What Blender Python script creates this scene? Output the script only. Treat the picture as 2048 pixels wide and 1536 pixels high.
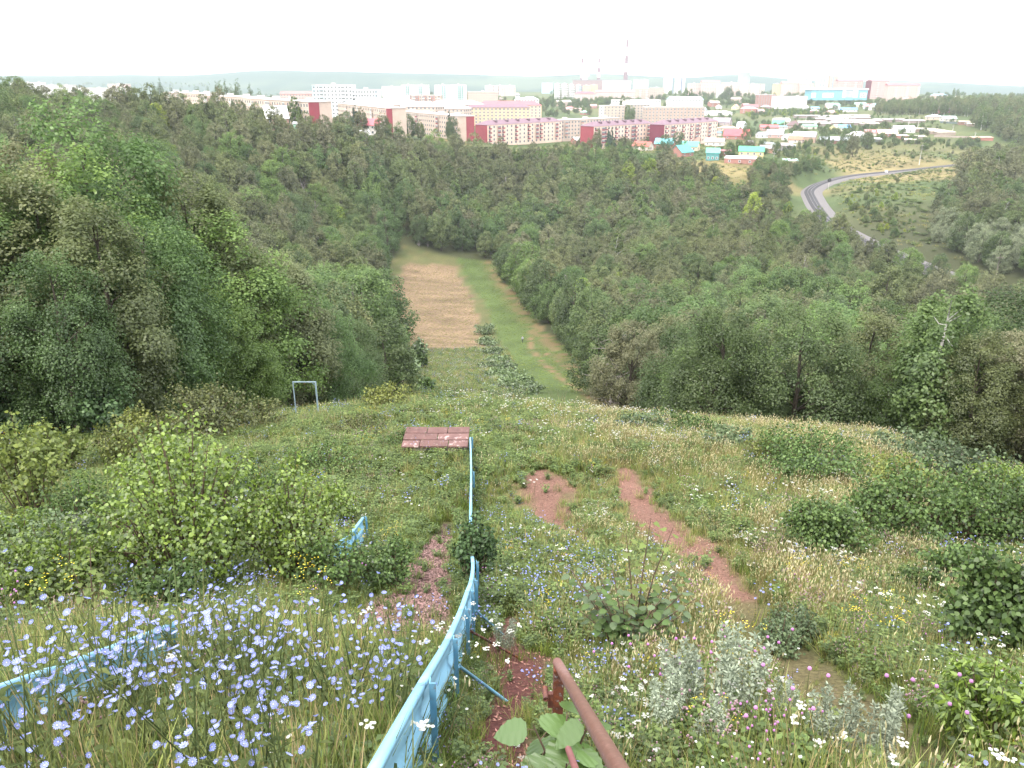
import bpy, math, random
import numpy as np
from math import sin, cos, pi, radians, sqrt, atan2, exp, log

for o in list(bpy.data.objects):
    bpy.data.objects.remove(o)
SC = bpy.context.scene
COL = SC.collection

# ------------------------------------------------------------------ camera, sky, sun, exposure
FPX, CX, CY = 1600.0, 1024.0, 768.0          # focal length and centre in photograph pixels
PITCH = radians(20.9)
cam_d = bpy.data.cameras.new('camera')
cam_d.sensor_width = 36.0
cam_d.lens = 36.0 * FPX / 2048.0
cam_d.clip_start = 0.1
cam_d.clip_end = 60000
cam = bpy.data.objects.new('camera', cam_d)
COL.objects.link(cam)
cam.rotation_euler = (pi / 2 - PITCH, 0, 0)
SC.camera = cam

SUN_EL, SUN_AZ = radians(58), radians(215)   # high, veiled sun behind the camera's left shoulder
world = bpy.data.worlds.new('World')
SC.world = world
world.use_nodes = True
nt = world.node_tree
for n in list(nt.nodes):
    nt.nodes.remove(n)
w_out = nt.nodes.new('ShaderNodeOutputWorld')
w_sky = nt.nodes.new('ShaderNodeTexSky')
w_sky.sky_type = 'NISHITA'
w_sky.sun_disc = False
w_sky.sun_elevation = SUN_EL
w_sky.sun_rotation = SUN_AZ
w_sky.air_density = 1.0
w_sky.dust_density = 4.0
w_bg = nt.nodes.new('ShaderNodeBackground')
w_bg.inputs['Strength'].default_value = 0.06
nt.links.new(w_sky.outputs[0], w_bg.inputs['Color'])
w_cl = nt.nodes.new('ShaderNodeBackground')   # the even white overcast veil
w_cl.inputs['Color'].default_value = (1.0, 1.0, 1.0, 1)
w_cl.inputs['Strength'].default_value = 1.2
w_add = nt.nodes.new('ShaderNodeAddShader')
nt.links.new(w_bg.outputs[0], w_add.inputs[0])
nt.links.new(w_cl.outputs[0], w_add.inputs[1])
nt.links.new(w_add.outputs[0], w_out.inputs['Surface'])

sun_d = bpy.data.lights.new('sun', 'SUN')
sun_d.energy = 1.1
sun_d.angle = radians(14)
sun_d.color = (1.0, 0.96, 0.9)
sun = bpy.data.objects.new('sun', sun_d)
COL.objects.link(sun)
sun.rotation_euler = (pi / 2 - SUN_EL, 0, pi - SUN_AZ)

SC.view_settings.view_transform = 'Standard'
SC.view_settings.look = 'None'
SC.view_settings.gamma = 1.0
SC.view_settings.use_curve_mapping = False
SC.view_settings.exposure = 1.28
SC.render.engine = 'CYCLES'
cy = SC.cycles
cy.max_bounces = 6
cy.diffuse_bounces = 3
cy.glossy_bounces = 2
cy.transmission_bounces = 3
cy.transparent_max_bounces = 4
cy.volume_bounces = 1
cy.use_denoising = True
cy.caustics_reflective = False
cy.caustics_refractive = False
cy.sample_clamp_indirect = 4.0

HAZE_DENSITY = 1.05e-4

# ------------------------------------------------------------------ helpers
rng = np.random.default_rng(7)
random.seed(7)
SP, CP = sin(PITCH), cos(PITCH)


def ray(px, py):
    a, b = (px - CX) / FPX, (CY - py) / FPX
    return np.array([a, CP + b * SP, -SP + b * CP])


def at(px, py, y):
    """the point that the photograph shows at (px, py), y metres ahead of the camera"""
    r = ray(px, py)
    return r * (y / r[1])


def project(x, y, z):
    zc = y * CP - z * SP
    return CX + FPX * x / zc, CY - FPX * (y * SP + z * CP) / zc, zc


def tag(o, label=None, cat=None, group=None, kind=None):
    if label: o['label'] = label
    if cat: o['category'] = cat
    if group: o['group'] = group
    if kind: o['kind'] = kind
    return o


def empty(name, loc=(0, 0, 0), rz=0.0, s=1.0):
    o = bpy.data.objects.new(name, None)
    o.empty_display_size = 0.2
    COL.objects.link(o)
    o.location = loc
    o.rotation_euler = (0, 0, rz)
    o.scale = (s, s, s)
    return o


def link(name, me, parent=None, loc=(0, 0, 0), rot=(0, 0, 0), s=1.0):
    o = bpy.data.objects.new(name, me)
    COL.objects.link(o)
    o.parent = parent
    o.location = loc
    o.rotation_euler = rot
    o.scale = (s, s, s) if not isinstance(s, tuple) else s
    return o


def copy_tree(o, parent=None):
    c = o.copy()
    COL.objects.link(c)
    c.parent = parent
    for ch in o.children:
        copy_tree(ch, c)
    return c


def fmesh(name, V, F, mats, mi=None, rnd=None, smooth=False):
    """fast mesh from arrays; F is an (n,k) array"""
    V = np.asarray(V, dtype=np.float32)
    F = np.asarray(F, dtype=np.int32)
    n, k = F.shape
    me = bpy.data.meshes.new(name)
    me.vertices.add(len(V))
    me.vertices.foreach_set('co', V.ravel())
    me.loops.add(n * k)
    me.loops.foreach_set('vertex_index', F.ravel())
    me.polygons.add(n)
    me.polygons.foreach_set('loop_start', np.arange(0, n * k, k, dtype=np.int32))
    if mi is not None:
        me.polygons.foreach_set('material_index', np.asarray(mi, dtype=np.int32))
    if smooth:
        me.polygons.foreach_set('use_smooth', np.ones(n, dtype=bool))
    for m in (mats if isinstance(mats, (list, tuple)) else [mats]):
        me.materials.append(m)
    if rnd is not None:
        at_ = me.attributes.new('rnd', 'FLOAT', 'POINT')
        at_.data.foreach_set('value', np.asarray(rnd, dtype=np.float32))
    me.update()
    return me


class MB:
    """collects boxes, tubes and loose faces into one mesh"""
    def __init__(s):
        s.V, s.F, s.M, s.R = [], [], [], []

    def add(s, vs, fs, m=0, r=0.5):
        o = len(s.V)
        s.V += [tuple(v) for v in vs]
        s.F += [[i + o for i in f] for f in fs]
        s.M += [m] * len(fs)
        s.R += [r] * len(vs)

    def box(s, x0, x1, y0, y1, z0, z1, m=0):
        s.add([(x0, y0, z0), (x1, y0, z0), (x1, y1, z0), (x0, y1, z0), (x0, y0, z1), (x1, y0, z1), (x1, y1, z1), (x0, y1, z1)],
              [(0, 3, 2, 1), (4, 5, 6, 7), (0, 1, 5, 4), (1, 2, 6, 5), (2, 3, 7, 6), (3, 0, 4, 7)], m)

    def tube(s, pts, rad, n=6, m=0, cap=True, r=0.5):
        pts = [np.array(p, float) for p in pts]
        if not isinstance(rad, (list, tuple, np.ndarray)): rad = [rad] * len(pts)
        rings, up = [], None
        for i, p in enumerate(pts):
            t = pts[min(i + 1, len(pts) - 1)] - pts[max(i - 1, 0)]
            t = t / (np.linalg.norm(t) + 1e-9)
            if up is None:
                up = np.array([0, 0, 1.0]) if abs(t[2]) < 0.9 else np.array([1.0, 0, 0])
            a = np.cross(t, up); a /= np.linalg.norm(a) + 1e-9
            b = np.cross(t, a)
            up = -b if False else up
            rings.append([p + rad[i] * (cos(2 * pi * k / n) * a + sin(2 * pi * k / n) * b) for k in range(n)])
        vs = [v for rg in rings for v in rg]
        fs = []
        for i in range(len(pts) - 1):
            for k in range(n):
                fs.append((i * n + k, i * n + (k + 1) % n, (i + 1) * n + (k + 1) % n, (i + 1) * n + k))
        if cap:
            fs.append(tuple(range(n)))
            fs.append(tuple(range((len(pts) - 1) * n, len(pts) * n))[::-1])
        s.add(vs, fs, m, r)

    def mesh(s, name, mats, smooth=False):
        me = bpy.data.meshes.new(name)
        me.from_pydata(s.V, [], s.F)
        for m in (mats if isinstance(mats, (list, tuple)) else [mats]):
            me.materials.append(m)
        me.polygons.foreach_set('material_index', np.array(s.M, dtype=np.int32))
        if smooth:
            me.polygons.foreach_set('use_smooth', np.ones(len(s.F), dtype=bool))
        a = me.attributes.new('rnd', 'FLOAT', 'POINT')
        a.data.foreach_set('value', np.array(s.R, dtype=np.float32))
        me.update()
        return me

    def build(s, name, mats, parent=None, loc=(0, 0, 0), rz=0.0, smooth=False):
        return link(name, s.mesh(name, mats, smooth), parent, loc, (0, 0, rz))


# ------------------------------------------------------------------ materials
def srgb(r, g, b):
    f = lambda c: (c / 255 / 12.92) if c / 255 <= 0.04045 else ((c / 255 + 0.055) / 1.055) ** 2.4
    return (f(r), f(g), f(b))


def new_mat(name):
    m = bpy.data.materials.new(name)
    m.use_nodes = True
    t = m.node_tree
    for n in list(t.nodes):
        t.nodes.remove(n)
    out = t.nodes.new('ShaderNodeOutputMaterial')
    return m, t, out


def N(t, typ, **kw):
    n = t.nodes.new(typ)
    for k, v in kw.items():
        if k in n.inputs: n.inputs[k].default_value = v
        else: setattr(n, k, v)
    return n


def mixc(t, fac, a, b, blend='MIX'):
    n = t.nodes.new('ShaderNodeMix')
    n.data_type = 'RGBA'
    n.blend_type = blend
    for sock, v in ((0, fac), (6, a), (7, b)):
        if hasattr(v, 'links') or hasattr(v, 'is_linked'):
            t.links.new(v, n.inputs[sock])
        elif sock == 0:
            n.inputs[0].default_value = v
        else:
            n.inputs[sock].default_value = (v[0], v[1], v[2], 1)
    return n.outputs[2]


def surf(name, c1, c2=None, scale=3.0, rough=0.8, bump=0.0, c3=None, scale3=20.0, thr3=(0.55, 0.7), metal=0.0, world_co=False, thr=(0.35, 0.65)):
    """painted, stone, soil or metal surface: two or three colours mixed by noise"""
    m, t, out = new_mat(name)
    bs = N(t, 'ShaderNodeBsdfPrincipled', Roughness=rough, Metallic=metal)
    t.links.new(bs.outputs[0], out.inputs[0])
    if c2 is None:
        c2 = tuple(min(1, c * 0.8) for c in c1)
    if world_co:
        co = N(t, 'ShaderNodeNewGeometry').outputs['Position']
    else:
        co = N(t, 'ShaderNodeTexCoord').outputs['Object']
    nz = N(t, 'ShaderNodeTexNoise', Scale=scale, Detail=6.0, Roughness=0.6)
    t.links.new(co, nz.inputs['Vector'])
    mr = N(t, 'ShaderNodeMapRange')
    mr.inputs[1].default_value, mr.inputs[2].default_value = thr
    t.links.new(nz.outputs[0], mr.inputs[0])
    col = mixc(t, mr.outputs[0], c1, c2)
    if c3 is not None:
        n3 = N(t, 'ShaderNodeTexNoise', Scale=scale3, Detail=5.0, Roughness=0.7)
        t.links.new(co, n3.inputs['Vector'])
        m3 = N(t, 'ShaderNodeMapRange')
        m3.inputs[1].default_value, m3.inputs[2].default_value = thr3
        t.links.new(n3.outputs[0], m3.inputs[0])
        col = mixc(t, m3.outputs[0], col, c3)
    t.links.new(col, bs.inputs['Base Color'])
    if bump:
        bp = N(t, 'ShaderNodeBump', Strength=bump, Distance=0.02)
        t.links.new(nz.outputs[0], bp.inputs['Height'])
        t.links.new(bp.outputs[0], bs.inputs['Normal'])
    return m


def leafm(name, cols, trans=0.45, vary=0.45, gloss=0.03, island=True):
    """leaf material: the plant's own hue picked per plant, each leaf a little lighter or darker"""
    m, t, out = new_mat(name)
    oi = N(t, 'ShaderNodeObjectInfo')
    cr = N(t, 'ShaderNodeValToRGB')
    el = cr.color_ramp.elements
    while len(el) < len(cols):
        el.new(0.5)
    for i, c in enumerate(cols):
        el[i].position = i / max(1, len(cols) - 1)
        el[i].color = (c[0], c[1], c[2], 1)
    t.links.new(oi.outputs['Random'], cr.inputs[0])
    atr = N(t, 'ShaderNodeAttribute', attribute_name='rnd')
    mr = N(t, 'ShaderNodeMapRange')
    mr.inputs[3].default_value, mr.inputs[4].default_value = 1 - vary, 1 + vary
    t.links.new(atr.outputs['Fac'], mr.inputs[0])
    hs = N(t, 'ShaderNodeHueSaturation')
    pl = N(t, 'ShaderNodeMath', operation='MULTIPLY_ADD')       # whole plants lighter or darker too
    pr = N(t, 'ShaderNodeMath', operation='FRACT'); ps_ = N(t, 'ShaderNodeMath', operation='MULTIPLY'); ps_.inputs[1].default_value = 17.31
    t.links.new(oi.outputs['Random'], ps_.inputs[0]); t.links.new(ps_.outputs[0], pr.inputs[0])
    t.links.new(pr.outputs[0], pl.inputs[0]); pl.inputs[1].default_value = 0.5; pl.inputs[2].default_value = 0.78
    vm = N(t, 'ShaderNodeMath', operation='MULTIPLY')
    t.links.new(pl.outputs[0], vm.inputs[0]); t.links.new(mr.outputs[0], vm.inputs[1])
    t.links.new(vm.outputs[0], hs.inputs['Value'])
    mh = N(t, 'ShaderNodeMapRange')
    mh.inputs[3].default_value, mh.inputs[4].default_value = 0.512, 0.488
    t.links.new(atr.outputs['Fac'], mh.inputs[0])
    t.links.new(mh.outputs[0], hs.inputs['Hue'])
    t.links.new(cr.outputs[0], hs.inputs['Color'])
    d = N(t, 'ShaderNodeBsdfDiffuse')
    tr = N(t, 'ShaderNodeBsdfTranslucent')
    t.links.new(hs.outputs[0], d.inputs[0])
    t.links.new(hs.outputs[0], tr.inputs[0])
    mx = N(t, 'ShaderNodeMixShader')
    mx.inputs[0].default_value = trans
    t.links.new(d.outputs[0], mx.inputs[1]); t.links.new(tr.outputs[0], mx.inputs[2])
    if gloss:
        g = N(t, 'ShaderNodeBsdfGlossy', Roughness=0.45)
        m2 = N(t, 'ShaderNodeMixShader')
        m2.inputs[0].default_value = gloss
        t.links.new(mx.outputs[0], m2.inputs[1]); t.links.new(g.outputs[0], m2.inputs[2])
        mx = m2
    t.links.new(mx.outputs[0], out.inputs[0])
    return m


# ------------------------------------------------------------------ value noise
def _hash(ix, iy, seed):
    h = (ix.astype(np.int64) * 374761393 + iy.astype(np.int64) * 668265263 + seed * 974711) & 0x7fffffff
    h = ((h ^ (h >> 13)) * 1274126177) & 0x7fffffff
    return ((h ^ (h >> 16)) & 0xffff) / 65535.0


def noise(x, y, seed=0):
    x = np.asarray(x, float); y = np.asarray(y, float)
    ix, iy = np.floor(x), np.floor(y)
    fx, fy = x - ix, y - iy
    fx = fx * fx * (3 - 2 * fx); fy = fy * fy * (3 - 2 * fy)
    a = _hash(ix, iy, seed); b = _hash(ix + 1, iy, seed); c = _hash(ix, iy + 1, seed); d = _hash(ix + 1, iy + 1, seed)
    return (a * (1 - fx) + b * fx) * (1 - fy) + (c * (1 - fx) + d * fx) * fy


def fbm(x, y, seed=0, o=3):
    s, a, tot = 0, 1.0, 0
    for i in range(o):
        s = s + a * noise(x * 2 ** i, y * 2 ** i, seed + i * 17); tot += a; a *= 0.5
    return s / tot


def sstep(a, b, x):
    t = np.clip((np.asarray(x, float) - a) / (b - a), 0, 1)
    return t * t * (3 - 2 * t)


# ------------------------------------------------------------------ terrain height
def lat(y):
    return 0.75 * np.maximum(y, 0) + 3.5


CTRL = []
for d, z in [(-9, 3.6), (-4, 0.85), (0, -1.55), (1.85, -2.6), (3.2, -3.4), (4.6, -4.3), (5.9, -5.0), (7.4, -5.72), (10.85, -7.25), (16, -8.8), (21, -10.1), (28, -12.15)]:
    for u in (-1.3, -0.65, 0, 0.65, 1.3):
        zz = z
        if u > 0.3 and d > 15: zz = z - (d - 15) * (0.12 if u < 1 else 0.33)
        if u < -0.3 and d > 15: zz = z - 0.2
        CTRL.append((u * lat(d), d, zz))
CTRL += [(-2, 35, -14.3), (4.0, 33, -14.3), (9, 32, -14.4), (-9, 34, -14.5), (-24, 35, -15.0), (15, 29, -13.6), (22, 26, -14.0), (36, 30, -19), (-40, 35, -14),
         (0, 45, -19.6), (-9, 45, -19.2), (10, 42, -20.5), (20, 42, -21.5), (34, 42, -22.5), (-25, 50, -21), (-50, 50, -17),
         (0, 60, -26.5), (-14, 62, -26.5), (16, 60, -29), (36, 68, -33), (60, 68, -35), (-40, 75, -27), (-75, 75, -22),
         (-4, 90, -35.4), (-16, 90, -35), (14, 92, -37.5), (50, 100, -44), (90, 100, -47), (-60, 110, -33), (-110, 110, -24),
         (0, 120, -43.6), (-20, 120, -43.2), (14, 120, -44.8), (0, 142, -49.8), (-8, 165, -55.1), (12, 165, -55.6), (60, 150, -56), (100, 150, -57), (140, 150, -58), (-70, 165, -42), (-130, 165, -18),
         (0, 190, -60.6), (-28, 190, -59.4), (30, 200, -62), (85, 200, -61), (-80, 220, -44), (-170, 220, -9),
         (-15, 240, -65.0), (20, 240, -65.6), (-40, 240, -63), (70, 250, -63), (136, 236, -58), (190, 236, -50), (133, 298, -58), (230, 300, -50),
         (-20, 310, -68.2), (-60, 300, -60), (20, 310, -68), (60, 310, -66), (100, 320, -62), (-130, 290, -29), (-220, 290, -6), (-330, 330, 1),
         (-10, 360, -66), (-60, 360, -47), (-110, 350, -25), (60, 370, -64), (136, 343, -58), (154, 418, -58), (110, 400, -60), (200, 360, -54), (190, 430, -54), (270, 400, -48),
         (-30, 420, -49), (30, 430, -56), (-96, 414, -25.5), (-170, 430, -17), (80, 450, -53), (130, 470, -49), (216, 525, -58), (165, 500, -48.5), (260, 500, -53), (330, 560, -56), (400, 540, -52),
         (-75, 500, -32), (-30, 500, -43), (30, 510, -48), (-32, 545, -38.5), (90, 540, -48), (200, 575, -50), (-256, 640, -26), (-119, 580, -31), (-79, 620, -38), (0, 610, -47), (60, 600, -47.5), (160, 660, -48),
         (250, 640, -50), (330, 640, -53), (406, 663, -58), (470, 640, -50), (520, 720, -42), (440, 760, -42), (-95, 720, -32), (0, 760, -42), (-400, 500, -14), (-600, 700, -25), (-350, 760, -28), (300, 800, -45),
         (0, 1000, -42), (-400, 1050, -34), (400, 1000, -42), (700, 1000, -34), (0, 1400, -36), (-800, 1400, -40), (600, 1400, -34), (1100, 1400, -36),
         (0, 2200, -38), (-1400, 2200, -44), (1400, 2200, -42), (800, 2100, -34), (-2000, 2900, -50), (0, 2900, -42), (2000, 2900, -48)]
for px, row in [(-500, 150), (0, 149), (250, 148), (400, 146.5), (500, 139), (600, 138.5), (700, 141), (850, 144), (1000, 147), (1100, 149), (1170, 145.5), (1230, 145), (1300, 149), (1400, 151), (1480, 147), (1580, 155), (1700, 160), (1850, 160), (1950, 165), (2048, 170), (2500, 172)]:
    p = at(px, row + 3, 4800)
    CTRL.append((p[0], p[1], p[2]))
    CTRL.append((p[0] * 0.76, 3650, min(-46, p[2] * 0.3 - 50)))
    CTRL.append((p[0] * 1.27, 6100, p[2] - 110))
    CTRL.append((p[0] * 3.1, 15000, -300))
CTRL = np.array(CTRL, float)


def _uv(x, y):
    return np.stack([1.1 * x / lat(y), np.log(np.asarray(y, float) + 14)], -1)


def _kern(d2):
    return 0.5 * d2 * np.log(d2 + 1e-12)


_CU = _uv(CTRL[:, 0], CTRL[:, 1])
_n = len(CTRL)
_A = np.zeros((_n + 3, _n + 3))
_A[:_n, :_n] = _kern(((_CU[:, None] - _CU[None]) ** 2).sum(-1)) + np.eye(_n) * 2e-4
_A[:_n, _n] = 1; _A[:_n, _n + 1:] = _CU
_A[_n, :_n] = 1; _A[_n + 1:, :_n] = _CU.T
_W = np.linalg.solve(_A, np.concatenate([CTRL[:, 2] / (CTRL[:, 1] + 14), np.zeros(3)]))


def H0(x, y):
    x = np.asarray(x, float).ravel(); y = np.asarray(y, float).ravel()
    out = np.empty(len(x))
    for i in range(0, len(x), 8192):
        u = _uv(x[i:i + 8192], y[i:i + 8192])
        k = _kern((((u[:, None] - _CU[None]) ** 2)).sum(-1))
        out[i:i + 8192] = k @ _W[:_n] + _W[_n] + u @ _W[_n + 1:]
    return out * (y + 14)


RAIL = [(430, 690), (406, 663), (360, 622), (300, 578), (255, 548), (216, 522), (186, 488), (165, 452), (154, 418), (144, 380), (136, 343), (133, 298), (134, 265), (137, 236), (142, 200), (150, 150)]


def polydist(x, y, pts):
    """distance to a polyline and position along it (0..n-1)"""
    x = np.asarray(x, float); y = np.asarray(y, float)
    best = np.full(x.shape, 1e9); par = np.zeros(x.shape)
    for i in range(len(pts) - 1):
        (x0, y0), (x1, y1) = pts[i][:2], pts[i + 1][:2]
        dx, dy = x1 - x0, y1 - y0
        t = np.clip(((x - x0) * dx + (y - y0) * dy) / (dx * dx + dy * dy + 1e-12), 0, 1)
        d = np.hypot(x - x0 - t * dx, y - y0 - t * dy)
        c = d < best
        best = np.where(c, d, best); par = np.where(c, i + t, par)
    return best, par


def H(x, y):
    x = np.asarray(x, float); sh = x.shape
    x = x.ravel(); y = np.asarray(y, float).ravel()
    z = H0(x, y)
    z += (fbm(x / 0.9, y / 0.9, 3) - 0.5) * 0.10 * sstep(40, 20, y)
    z += (fbm(x / 5, y / 5, 5) - 0.5) * 0.5 * sstep(5, 16, y) * sstep(120, 60, y)
    z += (fbm(x / 35, y / 35, 9) - 0.5) * 3.0 * sstep(60, 200, y) * sstep(520, 430, y) * sstep(20, 70, np.abs(x))
    z += (fbm(x / 420, y / 420, 11, 5) - 0.5) * 12 * sstep(3200, 4500, y)
    d, _ = polydist(x, y, RAIL)
    k = sstep(16, 6, d)
    return (z * (1 - k) - 58.25 * k).reshape(sh)


def Hs(x, y):
    return float(H(np.array([x]), np.array([y]))[0])


_TS = np.geomspace(1.2, 9000, 900)


def ground_at(px, py):
    """where the line of sight through a photograph pixel first meets the ground"""
    r = ray(px, py)
    t = _TS / r[1]
    z = H(r[0] * t, r[1] * t)
    below = np.nonzero(r[2] * t < z)[0]
    if len(below) == 0:
        i = len(_TS) - 1
        return np.array([r[0] * t[i], r[1] * t[i], z[i]])
    i = below[0]
    lo, hi = t[max(i - 1, 0)], t[i]
    for _ in range(12):
        m = (lo + hi) / 2
        if r[2] * m < Hs(r[0] * m, r[1] * m): hi = m
        else: lo = m
    p = r * hi
    return np.array([p[0], p[1], Hs(p[0], p[1])])


def zc_of(p):
    return p[1] * CP - p[2] * SP


def line_px(pts):
    """photograph polyline (px, py, width px) to ground polyline (x, y, half width m)"""
    out = []
    for px, py, w in pts:
        g = ground_at(px, py)
        out.append((g[0], g[1], 0.5 * w / FPX * zc_of(g)))
    return out


def band(x, y, pts, soft=0.35):
    """1 inside the strip of varying width round a polyline, fading over its edge"""
    d, p = polydist(x, y, pts)
    w = np.interp(p, range(len(pts)), [q[2] for q in pts])
    return sstep(1 + soft, 1 - soft, d / w)
# ------------------------------------------------------------------ ground, paths, field, railway
ys = np.concatenate([np.linspace(-9, 1.6, 14), np.geomspace(1.9, 38, 250)[:-1], np.geomspace(38, 760, 210)[:-1], np.geomspace(760, 15000, 90)])
us = np.linspace(-1.55, 1.55, 340)
GY, GU = np.meshgrid(ys, us, indexing='ij')
GX = GU * lat(GY)
GZ = H(GX, GY)
H_exact = H


def H(x, y):
    """height of the built ground sheet (bilinear between its vertices)"""
    x = np.asarray(x, float); sh = x.shape
    x = x.ravel(); y = np.clip(np.asarray(y, float).ravel(), ys[0], ys[-1] - 1e-6)
    i = np.clip(np.searchsorted(ys, y, 'right') - 1, 0, len(ys) - 2)
    fy = (y - ys[i]) / (ys[i + 1] - ys[i])
    du = us[1] - us[0]
    def row(k):
        u = np.clip((x / lat(ys[k]) - us[0]) / du, 0, len(us) - 1.001)
        j = u.astype(int); f = u - j
        return GZ[k, j] * (1 - f) + GZ[k, j + 1] * f
    return (row(i) * (1 - fy) + row(i + 1) * fy).reshape(sh)



P_TRACK_A = line_px([(1078, 944, 40), (1090, 968, 110), (1092, 1000, 100), (1100, 1030, 84), (1112, 1058, 50), (1190, 1095, 30), (1225, 1108, 50), (1260, 1118, 12)])
P_TRACK_B = line_px([(1252, 938, 26), (1262, 975, 62), (1280, 1015, 84), (1320, 1060, 110), (1375, 1092, 130), (1410, 1125, 90), (1440, 1165, 90), (1470, 1195, 70)])
P_TRACK_WORN = line_px([(1470, 1195, 70), (1500, 1235, 90), (1545, 1290, 120), (1610, 1350, 140), (1690, 1420, 180), (1770, 1500, 220), (1840, 1570, 230)])
P_SOIL = line_px([(1018, 1240, 40), (1000, 1290, 70), (1045, 1330, 130), (1045, 1380, 100), (1000, 1440, 90), (1010, 1500, 130), (1000, 1560, 150)])
P_CHIPS = line_px([(896, 1050, 24), (880, 1085, 50), (862, 1130, 80), (830, 1180, 130), (806, 1235, 190), (815, 1280, 190)])
P_CHIPS2 = line_px([(870, 1240, 60), (880, 1300, 70)])
HAY = [(ground_at(px, py)[0], ground_at(px, py)[1]) for px, py in [(826, 702), (962, 698), (968, 690), (952, 615), (922, 560), (906, 529), (812, 529), (790, 560), (772, 578), (800, 640)]]
P_TRAIL_SOIL = line_px([(1250, 835, 26), (1190, 800, 20), (1130, 762, 22), (1085, 725, 18), (1060, 690, 12), (1058, 660, 8)])
P_TRAIL_SOIL2 = line_px([(1210, 790, 10), (1150, 745, 10), (1090, 705, 8)])


def inpoly(x, y, poly):
    x = np.asarray(x, float); y = np.asarray(y, float)
    ins = np.zeros(x.shape, bool)
    for i in range(len(poly)):
        (x0, y0), (x1, y1) = poly[i - 1], poly[i]
        c = ((y0 > y) != (y1 > y)) & (x < (x1 - x0) * (y - y0) / (y1 - y0 + 1e-12) + x0)
        ins ^= c
    return ins


# clearing edges (x of the left and right forest edge at distance y)
EL_Y = [20, 24, 33, 50, 90, 120, 165, 190, 240, 290, 318]
EL_X = [-14.5, -13, -12.5, -15, -18.5, -21.5, -26, -31, -42, -46, -44]
ER_Y = [20, 26, 33, 50, 90, 120, 165, 190, 240, 290, 318]
ER_X = [24, 20, 6.5, 9.5, 12.6, 13, 12, 9.5, 2.5, -4, -8]


def in_clearing(x, y):
    l = np.interp(y, EL_Y, EL_X); r = np.interp(y, ER_Y, ER_X)
    return (x > l) & (x < r) & (y < 320)


def masks(x, y):
    j = (fbm(x / 0.30, y / 0.45, 21) - 0.5) * 1.3
    near = y < 60
    soil = np.zeros(x.shape); worn = np.zeros(x.shape); chips = np.zeros(x.shape); hay = np.zeros(x.shape); trail = np.zeros(x.shape)
    def b(pts, s=0.35):
        v = np.zeros(x.shape)
        v[near] = band(x[near], y[near], pts, s)
        return v
    a = np.maximum(b(P_TRACK_A, 0.65), b(P_TRACK_B, 0.6)); a = np.maximum(a, b(P_SOIL, 0.5))
    soil = np.clip(a + j * (a > 0.02) * (a < 0.98), 0, 1)
    worn = np.clip(b(P_TRACK_WORN, 0.5) + j * 0.7 * (b(P_TRACK_WORN, 0.5) > 0.02), 0, 1)
    c = np.maximum(b(P_CHIPS), b(P_CHIPS2))
    chips = np.clip(c + j * (c > 0.02) * (c < 0.98), 0, 1)
    far = (y > 60) & (y < 330)
    jx = (fbm(x / 6, y / 6, 31) - 0.5) * 5
    hay[far] = inpoly(x[far] + jx[far] * 0.6, y[far] + jx[far], HAY)
    xr = np.interp(y, [30, 90, 165, 190, 240, 318], [1.5, 1.0, -1.2, -3.5, -8, -22])
    trail[far] = ((x > xr) & in_clearing(x - 1.5, y) & (hay < 0.5))[far]
    tr2 = (y > 40) & in_clearing(x, y) & (x > xr)
    trail = np.where(tr2 & (hay < 0.5), 1.0, trail)
    ts = np.zeros(x.shape)
    q = (y > 30) & (y < 240)
    ts[q] = np.maximum(band(x[q], y[q], P_TRAIL_SOIL, 0.6), band(x[q], y[q], P_TRAIL_SOIL2, 0.6)) * sstep(0.35, 0.6, fbm(x[q] / 3, y[q] / 3, 77))
    rub = np.zeros(x.shape)   # bare brown litter under the right forest edge
    er = np.interp(y, ER_Y, ER_X)
    rub[q | (y > 40)] = (sstep(5.5, 1.0, er - x) * (trail > 0.5) * sstep(0.3, 0.6, fbm(x / 4, y / 4, 55)))[q | (y > 40)]
    return soil, worn, chips, hay, trail, np.maximum(ts, rub * 0.8)


SOIL, WORN, CHIPS, HAYM, TRAIL, TSOIL = [m.reshape(GX.shape) for m in masks(GX.ravel(), GY.ravel())]


def c_arr(c):
    return np.array(c, float)


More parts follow.
